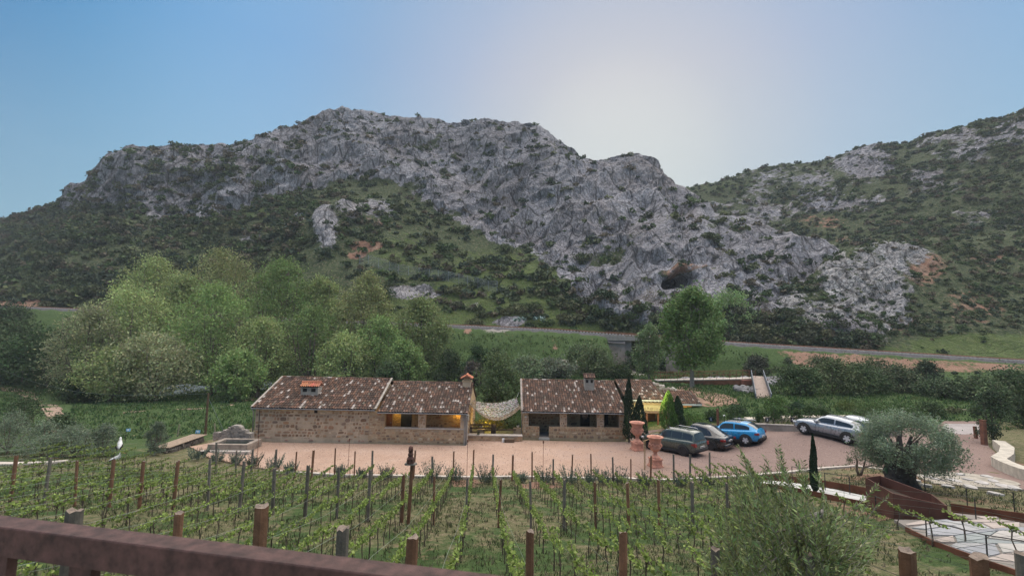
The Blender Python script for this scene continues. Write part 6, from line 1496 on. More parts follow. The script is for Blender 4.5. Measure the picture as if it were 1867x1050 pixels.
def car(label, rear, heading, L, W, Hh, wb, paint, style, rails=False, rimm=None, roofmat=None, group='cars parked by the stone houses', name='parked_car'):
    """+x is forward. rear = ground point of the rear axle centre"""
    T = dict(
     suv=dict(belt=[(-.50, .93), (-.47, .98), (-.2, 1.02), (.12, .99), (.20, .98)], hood=[(.20, 1.0), (.3, 1.02), (.42, .95), (.475, .84), (.5, .62)], roof=[(-.485, 1.0), (-.44, 1.42), (-.40, .985), (-.1, 1.0), (.02, .975), (.12, .86), (.215, .60)]),
     )
    half = W / 2; hood_h = dict(suv=1.02, fast=.84, cross=.98)[style]; belt = dict(suv=1.06, fast=.93, cross=1.02)[style]
    # body stations: x fraction (from -.5 tail to +.5 nose), height of the top, half width
    if style == 'suv': st = [(-.5, .72, .80), (-.492, .98, .9), (-.46, 1.08, .97), (-.38, 1.10, 1), (-.2, 1.07, 1), (0, 1.05, 1), (.14, 1.04, 1), (.20, 1.05, .99), (.30, 1.05, .98), (.40, 1.0, .95), (.46, .90, .88), (.49, .74, .78), (.5, .55, .70)]
    elif style == 'fast': st = [(-.5, .62, .78), (-.49, .93, .86), (-.47, 1.03, .93), (-.42, 1.04, .97), (-.3, 1.0, 1), (-.1, .94, 1), (.08, .91, 1), (.18, .92, .99), (.28, .88, .98), (.38, .80, .95), (.45, .70, .88), (.49, .58, .76), (.5, .48, .68)]
    else: st = [(-.5, .66, .80), (-.49, .92, .9), (-.46, 1.08, .96), (-.38, 1.09, 1), (-.2, 1.05, 1), (0, 1.02, 1), (.13, 1.0, 1), (.20, 1.01, .99), (.30, .99, .98), (.40, .93, .95), (.46, .83, .88), (.49, .68, .78), (.5, .52, .70)]
    z0 = .24 if style != 'fast' else .17
    root = empty(name, rear, 0, label, 'car', group)
    hd = Vector(heading).normalized(); fr = Vector(rear) + hd * wb; zf = h1(fr.x, fr.y) + .035; zr = h1(rear[0], rear[1]) + .035; root.location = (rear[0], rear[1], zr)
    root.rotation_euler = Euler((0, -math.atan2(zf - zr, wb), math.atan2(hd.y, hd.x)), 'XYZ'); xr = -wb / 2 - (.0); 
    ox = L / 2 - (L - wb) * .47     # rear axle sits at local x = 0
    X = lambda f: f * L + L / 2 - (L - wb) * .52
    mb = MB(); rows = []
    for f, zt, wf in st:
        w = half * wf; x = X(f); tuck = .86 if abs(f) > .48 else .95
        nb = z0 + (.10 if abs(f) >= .49 else 0)
        rows.append([(x, w * .80 * s, nb) if j == 0 else (x, w * tuck * s, nb + .10) if j == 1 else (x, w * s, (nb + zt) * .5) if j == 2 else (x, w * .985 * s, zt - .16) if j == 3 else (x, w * .93 * s, zt - .035) if j == 4 else (x, w * .80 * s, zt) for s, j in [(1, 0), (1, 1), (1, 2), (1, 3), (1, 4), (1, 5)]] + [(x, 0, zt + .025)] + [(x, -w * k, z) for k, z in [(.80, zt), (.93, zt - .035), (.985, zt - .16), (1, (nb + zt) * .5), (tuck, nb + .10), (.80, nb)]])
    n = 13
    for r_ in rows: mb.v += r_
    for i in range(len(rows) - 1):
        for k in range(n - 1): mb.f.append((i * n + k, i * n + k + 1, (i + 1) * n + k + 1, (i + 1) * n + k)); mb.m.append(1 if k in (0, n - 2) else 0); mb.c.append(None)
    mb.f += [tuple(range(n))[::-1], tuple((len(rows) - 1) * n + k for k in range(n))]; mb.m += [0, 0]; mb.c += [None, None]
    mb.build('body', [paint, M_clad], root, True)
    # greenhouse stations: x fraction, roof height, half width at roof, lower half width
    if style == 'suv': gs = [(-.488, 1.03, .76, .90), (-.445, Hh - .14, .69, .90), (-.40, Hh - .05, .68, .90), (-.2, Hh - .0, .69, .92), (-.03, Hh - .01, .69, .92), (.045, Hh - .08, .68, .91), (.225, 1.03, .70, .90)]; wins = [(-.44, -.28), (-.265, -.09), (-.075, .10)]
    elif style == 'fast': gs = [(-.46, 1.02, .66, .84), (-.34, 1.20, .68, .88), (-.2, Hh - .07, .70, .90), (-.05, Hh, .70, .90), (.03, Hh - .02, .69, .90), (.12, 1.18, .68, .90), (.24, .90, .66, .90)]; wins = [(-.30, -.10), (-.08, .13)]
    else: gs = [(-.48, 1.06, .74, .86), (-.40, 1.32, .72, .88), (-.30, Hh - .09, .73, .90), (-.12, Hh - .01, .74, .91), (.02, Hh - .01, .74, .91), (.08, Hh - .10, .73, .91), (.22, 1.0, .70, .90)]; wins = [(-.36, -.13), (-.11, .12)]
    zb = lambda f: float(np.interp(f, [s[0] for s in st], [s[1] for s in st])) - .03
    def gp_(f): 
        fr_ = [g[0] for g in gs]; return float(np.interp(f, fr_, [g[1] for g in gs])), float(np.interp(f, fr_, [g[2] for g in gs])) * half, float(np.interp(f, fr_, [g[3] for g in gs])) * half
    def sect(f, out=0.0):
        zt, wt, wl = gp_(f); x = X(f); b = min(zb(f), zt - .01)
        return [(x, (wl + out), b), (x, (wt * 1.03 + out), max(b, zt - .09)), (x, wt * .93, zt - .015 + out), (x, wt * .5, zt + .02 + out), (x, 0, zt + .03 + out)]
    fs = sorted(set([round(g[0] + (h_[0] - g[0]) * t, 4) for g, h_ in zip(gs[:-1], gs[1:]) for t in (0, .5)] + [gs[-1][0]]))
    mb = MB(); rows = []
    for f in fs: s = sect(f); rows.append(s + [(x, -y, z) for x, y, z in s[-2::-1]])
    n = 9
    for r_ in rows: mb.v += r_
    iw0 = gs[-3][0] if style != 'fast' else gs[-3][0]; ib = gs[1][0] if style == 'suv' else gs[2][0]
    for i in range(len(rows) - 1):
        for k in range(n - 1): mb.f.append((i * n + k, i * n + k + 1, (i + 1) * n + k + 1, (i + 1) * n + k)); mb.m.append(1 if (roofmat and 2 <= k <= 5 and ib < fs[i] < iw0 + .0) else 0); mb.c.append(None)
    mb.f += [tuple(range(n))[::-1], tuple((len(rows) - 1) * n + k for k in range(n))]; mb.m += [0, 0]; mb.c += [None, None]
    mb.build('cabin', [paint, roofmat or paint], root, True)
    def glass(nm, f0, f1, ks, out=.012, inset=.0, N=6):
        mb = MB(); R_ = []
        for i in range(N + 1):
            f = f0 + (f1 - f0) * i / N; s = sect(f, out); s = s + [(x, -y, z) for x, y, z in s[-2::-1]]; R_.append([s[k] for k in ks])
        m_ = len(ks)
        for r_ in R_: mb.v += r_
        for i in range(N):
            for k in range(m_ - 1): mb.f.append((i * m_ + k, i * m_ + k + 1, (i + 1) * m_ + k + 1, (i + 1) * m_ + k)); mb.m.append(0); mb.c.append(None)
        return mb.build(nm, M_cglass, root, True)
    glass('windscreen', gs[-3][0] + .012, gs[-1][0] - .012, [2, 3, 4, 5, 6])
    if style == 'suv': glass('rear_window', gs[0][0] + .003, gs[1][0] - .002, [2, 3, 4, 5, 6], .016)
    else: glass('rear_window', gs[0][0] + .02, gs[2][0] - .02, [2, 3, 4, 5, 6])
    for sgn in (1, -1):
        for (f0, f1) in wins:
            mb = MB(); N = 5; 
            for i in range(N + 1):
                f = f0 + (f1 - f0) * i / N; s = sect(f, .010); lo = Vector(s[0]); hi = Vector(s[1]); a = lo.lerp(hi, .18); b = lo.lerp(hi, .90)
                if b.z - a.z < .05: b = a + Vector((0, -.002, .05))
                mb.v += [(a.x, a.y * sgn, a.z), (b.x, b.y * sgn, b.z)]
            for i in range(N): mb.f.append((2 * i, 2 * i + 1, 2 * i + 3, 2 * i + 2)); mb.m.append(0); mb.c.append(None)
            mb.build('side_window', M_cglass, root)
        # belt trim, door seams, handles, sill
        mb = MB(); 
        for f in (-.27, -.082, .135):
            z_t = zb(f) - .02; mb.box((X(f) - .006, half * .995 * sgn - .004, z0 + .2), (X(f) + .006, half * .995 * sgn + .006, z_t - .1))
        tag(mb.build('door_seams', M_clad, root), kind='stuff')
        for f in (-.20, .0):
            mb = MB(); z_ = zb(f) - .16; mb.box((X(f) - .09, half * .99 * sgn - .02, z_ - .015), (X(f) + .07, half * .99 * sgn + .025, z_ + .02)); mb.build('door_handle', paint if style != 'cross' else M_chrome, root)
        mb = MB(); f = .135; mb.box((X(f) - .10, (half + .02) * sgn - .09, zb(f) + .02), (X(f) + .06, (half + .02) * sgn + .09, zb(f) + .17), taper=.85); mb.build('mirror', paint, root, True)
        mb = MB(); mb.box((.42, half * sgn * .97 - .02, z0 - .03), (wb - .42, half * sgn * .97 + .03, z0 + .15)); mb.build('sill', M_clad, root)
        if rails: mb = MB(); zt, wt, wl = gp_(-.1); mb.tube([(X(-.38), wt * .93 * sgn, zt + .0), (X(-.33), wt * .93 * sgn, zt + .06), (X(-.05), wt * .93 * sgn, zt + .07), (X(.02), wt * .93 * sgn, zt + .02)], .02, 6); mb.build('roof_rail', M_clad if rails == 1 else M_chrome, root, True)
        # tail and head lamps
        mb = MB(); zt = zb(-.47); mb.box((X(-.5) - .012, (half * .87) * sgn - .13, zt - .30 if style == 'suv' else zt - .22), (X(-.475), (half * .87) * sgn + .075, zt - .08)); mb.box((X(-.49), half * .90 * sgn - .01, zt - .22), (X(-.44), half * .90 * sgn + .075, zt - .10)); mb.build('tail_lamp', M_red, root)
        mb = MB(); mb.box((X(.44), half * .80 * sgn - .12, zb(.46) - .17), (X(.49), half * .80 * sgn + .10, zb(.46) - .04)); mb.build('headlamp', M_lamp, root, True)
        for xc in (0, wb):
            # arch, tyre, rim with spokes
            rt = .365 if style != 'fast' else .345
            mb = MB(); pts = [(xc + math.cos(a) * (rt + .075), rt + math.sin(a) * (rt + .075)) for a in np.linspace(-.35, PI + .35, 22)]
            y1 = half * sgn + .014 * sgn; y2 = half * sgn * .8
            b = len(mb.v); 
            for x, z in pts: mb.v += [(x, y1, z), (x, y2, z)]
            for i in range(len(pts) - 1): mb.f.append((2 * i, 2 * i + 1, 2 * i + 3, 2 * i + 2)); mb.m.append(0); mb.c.append(None)
            mb.f.append(tuple(2 * i for i in range(len(pts)))); mb.m.append(0); mb.c.append(None)
            mb.build('wheel_arch', M_clad, root)
            M_ = Matrix.Translation((xc, half * sgn * .93, rt)) @ Matrix.Rotation(-PI / 2 * sgn, 4, 'X'); w = .115
            mb = MB(); mb.lathe([(rt * .62, w), (rt * .70, w + .012), (rt * .93, w + .008), (rt, w - .04), (rt, -w), (rt * .6, -w)], 24, 0, (0, 0, 0), M_); wh = mb.build('wheel', M_tyre, root, True)
            mb = MB(); mb.lathe([(0, w - .06), (rt * .3, w - .07), (rt * .6, w - .07), (rt * .60, w + .004), (rt * .67, w + .006), (rt * .67, w - .02)], 24, 1 if style != 'fastx' else 0, (0, 0, 0), M_)
            for k in range(5):
                a = 2 * PI * k / 5 + .3; c_a, s_a = math.cos(a), math.sin(a); V = []
                for (rr, ww) in ((.03, .045), (rt * .64, .085)):
                    for s in (-1, 1): V.append(M_ @ Vector((rr * c_a - s * ww * s_a, rr * s_a + s * ww * c_a, w - .012)))
                b = len(mb.v); mb.v += [tuple(v) for v in V]; mb.f.append((b, b + 1, b + 3, b + 2)); mb.m.append(0); mb.c.append(None)
            mb.lathe([(0, w - .0), (.05, w - .005), (.06, w - .03)], 10, 0, (0, 0, 0), M_); mb.build('rim', [rimm or M_rim, M_rimd], wh)
    # rear: bumper, plate, lower cladding, front grille
    mb = MB(); mb.box((X(-.5) - .045, -half * .84, .34), (X(-.47), half * .84, .56), taper=.98); mb.build('rear_bumper', M_clad if style != 'fast' else paint, root, True)
    zp = .74 if style == 'suv' else (.80 if style == 'fast' else .62)
    if style == 'suv': zp = .66
    mb = MB(); mb.box((X(-.5) - .058, -.26, zp - .055), (X(-.5) - .02, .26, zp + .055)); pt = mb.build('number_plate', M_plate, root)
    mb = MB()
    for i in range(7):
        y = .20 - i * .062 - (.03 if i > 3 else 0); mb.box((X(-.5) - .061, y - .02, zp - .035), (X(-.5) - .0585, y + .02, zp + .035))
    tag(mb.build('plate_characters', M_clad, pt), kind='stuff')
    mb = MB(); mb.box((X(.485), -half * .55, .40), (X(.5) + .02, half * .55, .72), taper=.9); mb.build('grille', M_clad, root)
    return root
def ax(u, v, dv=None): p = gp(u, v); return p
hdv = Vector((-.52, .855, 0)).normalized(); sidev = Vector((hdv.y, -hdv.x, 0))   # sidev: to the right of the heading (away from camera side)
def rear_from_wheel(u, v, W, h_=hdv):
    p = gp(u, v); s = Vector((h_.y, -h_.x, 0)); q = p + s * (W / 2 * .93); return Vector((q.x, q.y, h1(q.x, q.y)))
P_duster = carpaint('green_grey_paint', (.055, .075, .062), .25)
car('dark green grey boxy four wheel drive with roof bars, nearest the terracotta urns', rear_from_wheel(1247, 832, 1.8, Vector((-.62, .78, 0)).normalized()), (-.62, .78, 0), 4.34, 1.80, 1.68, 2.67, P_duster, 'suv', 2, M_rimd)
car('black low fastback saloon parked between the green grey car and the blue one', rear_from_wheel(1297, 822, 1.92, Vector((-.66, .75, 0)).normalized()), (-.66, .75, 0), 4.75, 1.92, 1.62, 2.89, carpaint('black_paint', (.012, .013, .015), .1), 'fast', False, M_rimd, M_cglass)
car('bright blue crossover with dark glass roof and silver roof bars', rear_from_wheel(1361, 815, 1.84, Vector((-.70, .71, 0)).normalized()), (-.70, .71, 0), 4.42, 1.84, 1.60, 2.67, carpaint('bright_blue_paint', (.0, .27, .58), .15), 'cross', 2, M_rim, M_cglass)
car('silver grey coupe crossover parked alone with two tone wheels beside the old olive', rear_from_wheel(1545, 812, 1.80, Vector((-.52, .855, 0)).normalized()), (-.52, .855, 0), 4.36, 1.80, 1.53, 2.67, carpaint('silver_paint', (.30, .33, .37), .5), 'cross', False, M_rim)
car('pale car mostly hidden behind the silver grey one', rear_from_wheel(1545, 812, 1.80, Vector((-.52, .855, 0)).normalized()) + Vector((2.0, .95, 0)), (-.52, .855, 0), 3.9, 1.7, 1.42, 2.5, carpaint('white_paint', (.42, .46, .50), .3), 'cross', False, M_rim)

# ================================================================ URNS AND THINGS IN THE YARD
M_terra = simple('terracotta', (.50, .25, .18), .85, .25, 6, .5, bscale=30, bdist=.006)
def urn(u, v, hpx, lab, seed):
    p = gp(u, v); s = hpx * p.y / F / 1.78; root = empty('terracotta_urn', p, .2, lab, 'urn', 'terracotta urns beside the cars'); root.scale = (s, s, s)
    m = MB(); m.box((-.34, -.34, -.05), (.34, .34, .10)); m.box((-.30, -.30, .10), (.30, .30, .16), taper=.95); m.box((-.27, -.27, .16), (.27, .27, .44)); m.box((-.31, -.31, .44), (.31, .31, .52), taper=.96); m.build('plinth', M_terra, root)
    m = MB(); m.lathe([(.27, .52), (.28, .56), (.25, .60), (.16, .66), (.11, .74), (.10, .80), (.14, .84), (.12, .88)], 20); m.build('stem', M_terra, root, True)
    m = MB(); pr = [(.12, .88), (.22, .94), (.29, 1.02), (.32, 1.12), (.30, 1.22), (.29, 1.30), (.31, 1.40), (.33, 1.50), (.36, 1.58), (.46, 1.66), (.47, 1.70), (.44, 1.72), (.33, 1.66), (.29, 1.55), (.26, 1.3), (0, 1.25)]
    N_ = 28; r = random.Random(seed)
    for (rr, z) in pr:
        for k in range(N_):
            a = 2 * PI * k / N_; q = rr * (1 + (.055 * math.sin(k * 1.35 + z * 14) * (1 if .98 < z < 1.5 and rr > .28 else 0))); m.v.append((q * math.cos(a), q * math.sin(a), z))
    for i in range(len(pr) - 1):
        for k in range(N_): k2 = (k + 1) % N_; m.f.append((i * N_ + k, i * N_ + k2, (i + 1) * N_ + k2, (i + 1) * N_ + k)); m.m.append(0); m.c.append(None)
    m.build('bowl', M_terra, root, True)
    for k in range(9):        # swags and masks in relief
        a = 2 * PI * k / 9; m = MB(); P = [(math.cos(a + t * .3) * (.325 + .02 * (1 - abs(t))), math.sin(a + t * .3) * (.325 + .02 * (1 - abs(t))), 1.34 - .12 * (1 - t * t)) for t in (-1, -.5, 0, .5, 1)]; m.tube(P, .028, 6); m.build('swag', M_terra, root, True)
    for s_ in (0, PI): m = MB(); P = [(math.cos(s_) * (.30 + q), .0 + math.sin(s_) * 0, z) for q, z in ((0, 1.10), (.09, 1.12), (.12, 1.2), (.08, 1.28), (.0, 1.30))]; m.tube(P, .028, 6); m.build('handle', M_terra, root, True)
urn(1162, 821, 51, 'terracotta urn on a square plinth farther from the vineyard, left one of the pair', 1); urn(1195, 852, 55, 'terracotta urn on a square plinth nearer the vineyard, right one of the pair', 2)
def rod(u, vb, vt, lab, cat='torch', name='garden_torch', r=.013, knob=True):
    p = gp(u, vb); z = wp(u, vt, p.y).z; root = empty(name, p, 0, lab, cat, 'thin iron garden torches in the yard' if name == 'garden_torch' else None); hh = z - p.z
    m = MB(); m.tube([(0, 0, -.1), (0, 0, hh)], r, 5); m.build('rod', M_rust if knob else M_wood, root)
    if knob: m = MB(); m.lathe([(0, hh), (.03, hh), (.045, hh + .08), (.04, hh + .14), (0, hh + .16)], 8); m.build('torch_head', M_rust, root)
for u, vb, vt, lab in ((468, 852, 797, 'thin rusty garden torch in front of the farmhouse left corner'), (634, 868, 804, 'thin rusty garden torch in front of the porch house wall'), (851, 872, 806, 'thin rusty garden torch in front of the low wall of the gap'), (990, 874, 808, 'thin rusty garden torch in front of the right house gate')):
    rod(u, vb, vt, lab)
# barrier pole by the urns
p = gp(1175, 858); br = empty('yard_barrier', p, 0, 'slim wooden barrier arm on a dark forked post between the two urns', 'barrier'); z = wp(1175, 804, p.y).z - p.z
m = MB(); m.tube([(0, 0, -.1), (0, 0, z)], .03, 6); m.tube([(.09, .02, -.1), (.09, .02, z)], .016, 5); m.build('post', simple('tan_wood', (.34, .24, .13), .8, .3, 8), br)
e = wp(1184, 800, 32.5) - p; m = MB(); m.tube([(-.05, 0, z), e], .022, 6); m.build('arm', MATS['tan_wood'], br)
# fountain basin and shell back wall
fo = empty('stone_fountain', (X_at(425, 32.5), 32.6, 0), 0, 'old stone water basin with stepped rubble back wall left of the farmhouse', 'fountain')
xa, xb = X_at(383, 31.8, 800), X_at(455, 31.8, 800); ya, yb = 31.6, 33.4
for lo, hi in (((xa - .35, ya - .35, -.2), (xb + .3, ya - .0, .16)),): m = MB(); m.box(lo, hi, jit=.02); m.build('step', M_curb, fo)
for lo, hi in (((xa, ya, -.1), (xb, ya + .32, .50)), ((xa, yb - .3, -.1), (xb, yb, .50)), ((xa, ya + .32, -.1), (xa + .32, yb - .3, .50)), ((xb - .32, ya + .32, -.1), (xb, yb - .3, .50))): m = MB(); m.box(lo, hi, jit=.02); m.build('basin_wall', simple('old_basin_stone', (.30, .25, .205), .92, .35, 3, .6, bscale=14), fo)
m = MB(); m.poly([(xa + .3, ya + .3, .36), (xb - .3, ya + .3, .36), (xb - .3, yb - .28, .36), (xa + .3, yb - .28, .36)]); m.build('water', simple('dark_water', (.02, .03, .025), .08, .1, 2, spec=.6), fo)
Yb = 33.75; pr = [(391, 788), (391, 783), (399, 783), (399, 781), (407, 781), (407, 784), (409, 784), (414, 784)]
outl = [(388, 802), (388, 789), (402, 788), (407, 784), (414, 783), (417, 778), (424, 775.5), (433, 775.5), (439, 779), (441, 784), (448, 785), (449, 789), (458, 790), (458, 802)]
m = MB(); V = [wp(u, v, Yb) for u, v in outl]; n = len(V); m.add(V + [p + Vector((0, .4, 0)) for p in V], [tuple(reversed(range(n))), tuple(range(n, 2 * n))] + [(k, (k + 1) % n, n + (k + 1) % n, n + k) for k in range(n)]); bw = m.build('back_wall', M_plaster, fo)
r = random.Random(6); poly2 = [(u, v) for u, v in outl]
m = MB()
for i in range(260):
    u = r.uniform(388, 458); v = r.uniform(775, 801)
    if in_poly([u], [v], ins(poly2, .93))[0]:
        p = wp(u, v, Yb - .02); s_ = r.uniform(.06, .13); k = r.uniform(.8, 1.25); m.box((-s_, -.06, -s_ * .6), (s_, .05, s_ * .6), 0, Matrix.Translation(p) @ Matrix.Rotation(r.uniform(-.4, .4), 4, 'Y'), (.34 * k, .30 * k, .26 * k), 1, .02)
o = m.build('rubble', M_stone, bw); o['kind'] = 'stuff'
under(fo)
# plank bench on a dry stone base
be = empty('plank_bench', gp(335, 822), 0, 'long plank topped bench on a dry stone base at the yard\'s left end', 'bench')
PL = [(299, 817), (310, 817), (374, 792), (360, 790)]; zt = .62
A_ = gp(302, 826); B_ = gp(366, 806); dd = (B_ - A_); dd.z = 0; Lb = dd.length; dd.normalize(); nn = Vector((-dd.y, dd.x, 0)); zt = max(A_.z, B_.z) + .55
for i in range(4):
    m = MB(); o_ = A_ + nn * (i * .27 - .05); a = Vector((o_.x, o_.y, wp(300, 817, A_.y).z + .02)); b = Vector((o_.x, o_.y, 0)) + dd * Lb * 1.12; b.z = wp(372, 792, b.y).z
    m.beam(a, b, .25, .05); m.build('plank', simple('grey_plank', (.30, .23, .17), .9, .3, 5, .5), be)
r = random.Random(10)
m = MB()
for i in range(190):
    t = r.random(); q = r.choice((0, .95)) if r.random() < .8 else r.uniform(0, .95); zz = r.random(); P = A_ + dd * Lb * 1.08 * t + nn * q; z1 = wp(300, 819, A_.y).z * (1 - t) + wp(372, 795, B_.y).z * t - .08; z0_ = h1(P.x, P.y); P.z = z0_ + (z1 - z0_) * zz; s_ = r.uniform(.08, .16); k = r.uniform(.6, 1.2)
    m.box((-s_, -s_ * .7, -s_ * .5), (s_, s_ * .7, s_ * .5), 0, Matrix.Translation(P) @ Matrix.Rotation(r.uniform(0, 3), 4, 'Z'), (.20 * k, .17 * k, .145 * k), 1, s_ * .15)
o = m.build('base_stones', M_stone, be); o['kind'] = 'stuff'
under(be)
# information boards
M_blue = simple('blue_board', (.22, .45, .70), .5, .15, 8); M_white = simple('white_paint', (.72, .73, .72), .6, .08, 6)
def board(u, v, vb, w, lab, Y=None):
    p = gp(u, vb); z = wp(u, v, p.y).z; root = empty('information_board', p, .1, lab, 'sign', 'blue information boards'); hh = z - p.z
    m = MB(); m.tube([(0, 0, -.1), (0, 0, hh)], .02, 5); m.build('post', M_rod, root)
    m = MB(); m.box((-w / 2, -.02, hh - w * .35), (w / 2, .02, hh + w * .35), 0, Matrix.Rotation(-.25, 4, 'X')); pn = m.build('panel', M_blue, root)
    m = MB(); m.box((-w * .2, -.026, hh - w * .15), (w * .2, -.021, hh + w * .18), 0, Matrix.Rotation(-.25, 4, 'X')); m.build('print', M_white, pn)
board(228, 784, 806, .30, 'small blue square board left of the upright young olive'); board(358, 787, 800, .32, 'small blue and white board just behind the plank bench')
# storks
def stork(u, vb, hpx, lab, sit=False, seed=1):
    p = gp(u, vb); s = hpx * p.y / F; root = empty('stork_statue', p, 2.2 if not sit else .3, lab, 'bird statue', 'stork statues by the olives'); root.scale = (s,) * 3
    Mw = M_white; z0 = .45 if not sit else .12
    m = MB(); m.tube([(-.34, 0, z0 + .02), (-.2, 0, z0 + .1), (0, 0, z0 + .18), (.16, 0, z0 + .30), (.20, 0, z0 + .42), (.22, 0, z0 + .50), (.30, 0, z0 + .52)], [.03, .11, .145, .10, .055, .06, .03], 10); m.build('body', Mw, root, True)
    m = MB(); m.tube([(.29, 0, z0 + .52), (.52, 0, z0 + .46)], [.022, .004], 6); m.build('beak', simple('orange_beak', (.5, .2, .08), .6), root)
    for q in (-1, 1): m = MB(); m.tube([(.02, q * .11, z0 + .20), (-.2, q * .10, z0 + .09), (-.44, q * .05, z0 - .04)], [.05, .06, .015], 6); m.build('wing', M_dark, root, True)
    if not sit:
        for q in (-1, 1): m = MB(); m.tube([(0, q * .05, z0 + .08), (-.03, q * .05, z0 * .5), (0, q * .05, 0)], [.02, .014, .014], 5); m.tube([(0, q * .05, .01), (.1, q * .05, .01)], .014, 4); m.build('leg', simple('pink_leg', (.6, .5, .45), .7), root)
stork(216, 832, 32, 'standing white stork statue with black wing tips among the olives'); stork(210, 846, 30, 'low sitting pale blue white bird statue in front of the standing stork', True)
# black dog
p = gp(368, 834); dg = empty('dog', p, .3, 'small black dog crouching on the gravel beside the plank bench', 'dog')
me = bpy.data.meshes.new('dog_body'); bm = bmesh.new()
J = [(-.22, 0, .24), (-.05, 0, .27), (.14, 0, .29), (.25, 0, .36), (.36, 0, .36), (.45, 0, .33), (-.24, .07, .12), (-.20, .07, .0), (-.24, -.07, .12), (-.20, -.07, 0), (.15, .07, .14), (.16, .07, 0), (.15, -.07, .14), (.16, -.07, 0), (-.34, 0, .26), (-.46, 0, .20), (.33, .05, .46), (.33, -.05, .46)]
Ed = [(0, 1), (1, 2), (2, 3), (3, 4), (4, 5), (0, 6), (6, 7), (0, 8), (8, 9), (2, 10), (10, 11), (2, 12), (12, 13), (0, 14), (14, 15), (4, 16), (4, 17)]; Rd = [.09, .10, .10, .06, .07, .03, .045, .025, .045, .025, .04, .025, .04, .025, .03, .015, .014, .014]
vv = [bm.verts.new(j) for j in J]
for a, b in Ed: bm.edges.new((vv[a], vv[b]))
bm.to_mesh(me); bm.free(); db = link('body', me, dg); md = db.modifiers.new('skin', 'SKIN')
for i, q in enumerate(me.skin_vertices[0].data if me.skin_vertices else []): q.radius = (Rd[i], Rd[i]); q.use_root = (i == 1)
if not me.skin_vertices:
    bpy.context.view_layer.update()
db.modifiers.new('smooth', 'SUBSURF').levels = 1; me.materials.append(simple('black_fur', (.015, .015, .016), .8, .2, 9))
# ---- the gap between the houses
gpx = empty('low_wall', (X_at(900, 36.5), 36.4, 0), 0, 'low stone sill wall closing the gap between the two houses', 'wall')
xa, xb = X_at(851, 36.2, 800), X_at(953, 36.2, 800)
m = MB(); m.box((xa + .05, 36.0, -.3), (xb - .02, 36.5, .36), jit=.01); m.build('wall', M_mortar2, gpx); m = MB(); m.box((xa + .05, 35.95, .36), (xb - .02, 36.55, .43), jit=.01); m.build('coping', M_curb, gpx)
stones(gpx, (xa + .05, 36.0, 0), (1, 0, 0), (0, 0, 1), (0, -1, 0), xb - xa - .1, .34, seed=91, dens=.9, maxobj=20); under(gpx)
fe = empty('rail_fence', (X_at(900, 37), 37.2, 0), 0, 'dark rail fence with stone posts under the camouflage net', 'fence')
def fz(u, v, Y): return wp(u, v, Y)
for (u, vt, w) in ((857, 776, 10), (877, 782, 13), (900, 774, 9), (943, 780, 14)):
    a = fz(u - w / 2, vt, 37.4); b = fz(u + w / 2, vt, 37.4); m = MB(); m.box((a.x, 37.3, 0), (b.x, 37.6, a.z), jit=.01); m.build('post', M_mortar2 if w > 9 else M_wood, fe)
for (u0, v0_, u1, v1_) in ((857, 774, 899, 774), (857, 780, 899, 780), (881, 784, 941, 783), (857, 787, 875, 787)):
    m = MB(); m.beam(fz(u0, v0_, 37.25), fz(u1, v1_, 37.25), .05, .10); m.build('rail', M_wood, fe)
under(fe)
def pot(u, v, Y, s, lab):
    p = wp(u, v, Y); root = empty('flower_pot', p, 0, lab, 'plant pot', 'white pots on the gap fence'); m = MB(); m.lathe([(0, 0), (s * .6, 0), (s, s * 1.3), (s * 1.1, s * 1.4), (s * .9, s * 1.4), (0, s * 1.2)], 10); m.build('pot', M_white, root, True)
    rg = np.random.default_rng(int(u)); C = rg.normal(size=(60, 3)) * s * .55 + np.array([0, 0, s * 1.9]); leafy(root, C, s * .8, (.05, .08, .035), int(u), .6, 'plant')
pot(877, 781, 37.4, .13, 'white pot with dark plant on the left stone post of the gap'); pot(944, 779, 37.4, .12, 'white pot with dark plant on the right stone post of the gap'); pot(872, 797, 36.2, .12, 'white topped pot standing on the low sill wall'); pot(857, 776, 37.4, .07, 'small white pot in the left corner of the gap')
p = gp(923, 806); tr = empty('stone_trough', p, 0, 'small wooden crate and white drum at the foot of the sill wall', 'trough'); m = MB(); m.box((-.12, -.3, -.02), (.6, .15, .28), jit=.01); m.build('crate', M_wood, tr); m = MB(); m.lathe([(0, 0), (.1, 0), (.1, .3), (0, .3)], 10, 0, (-.24, -.1, 0)); m.build('drum', M_white, tr)
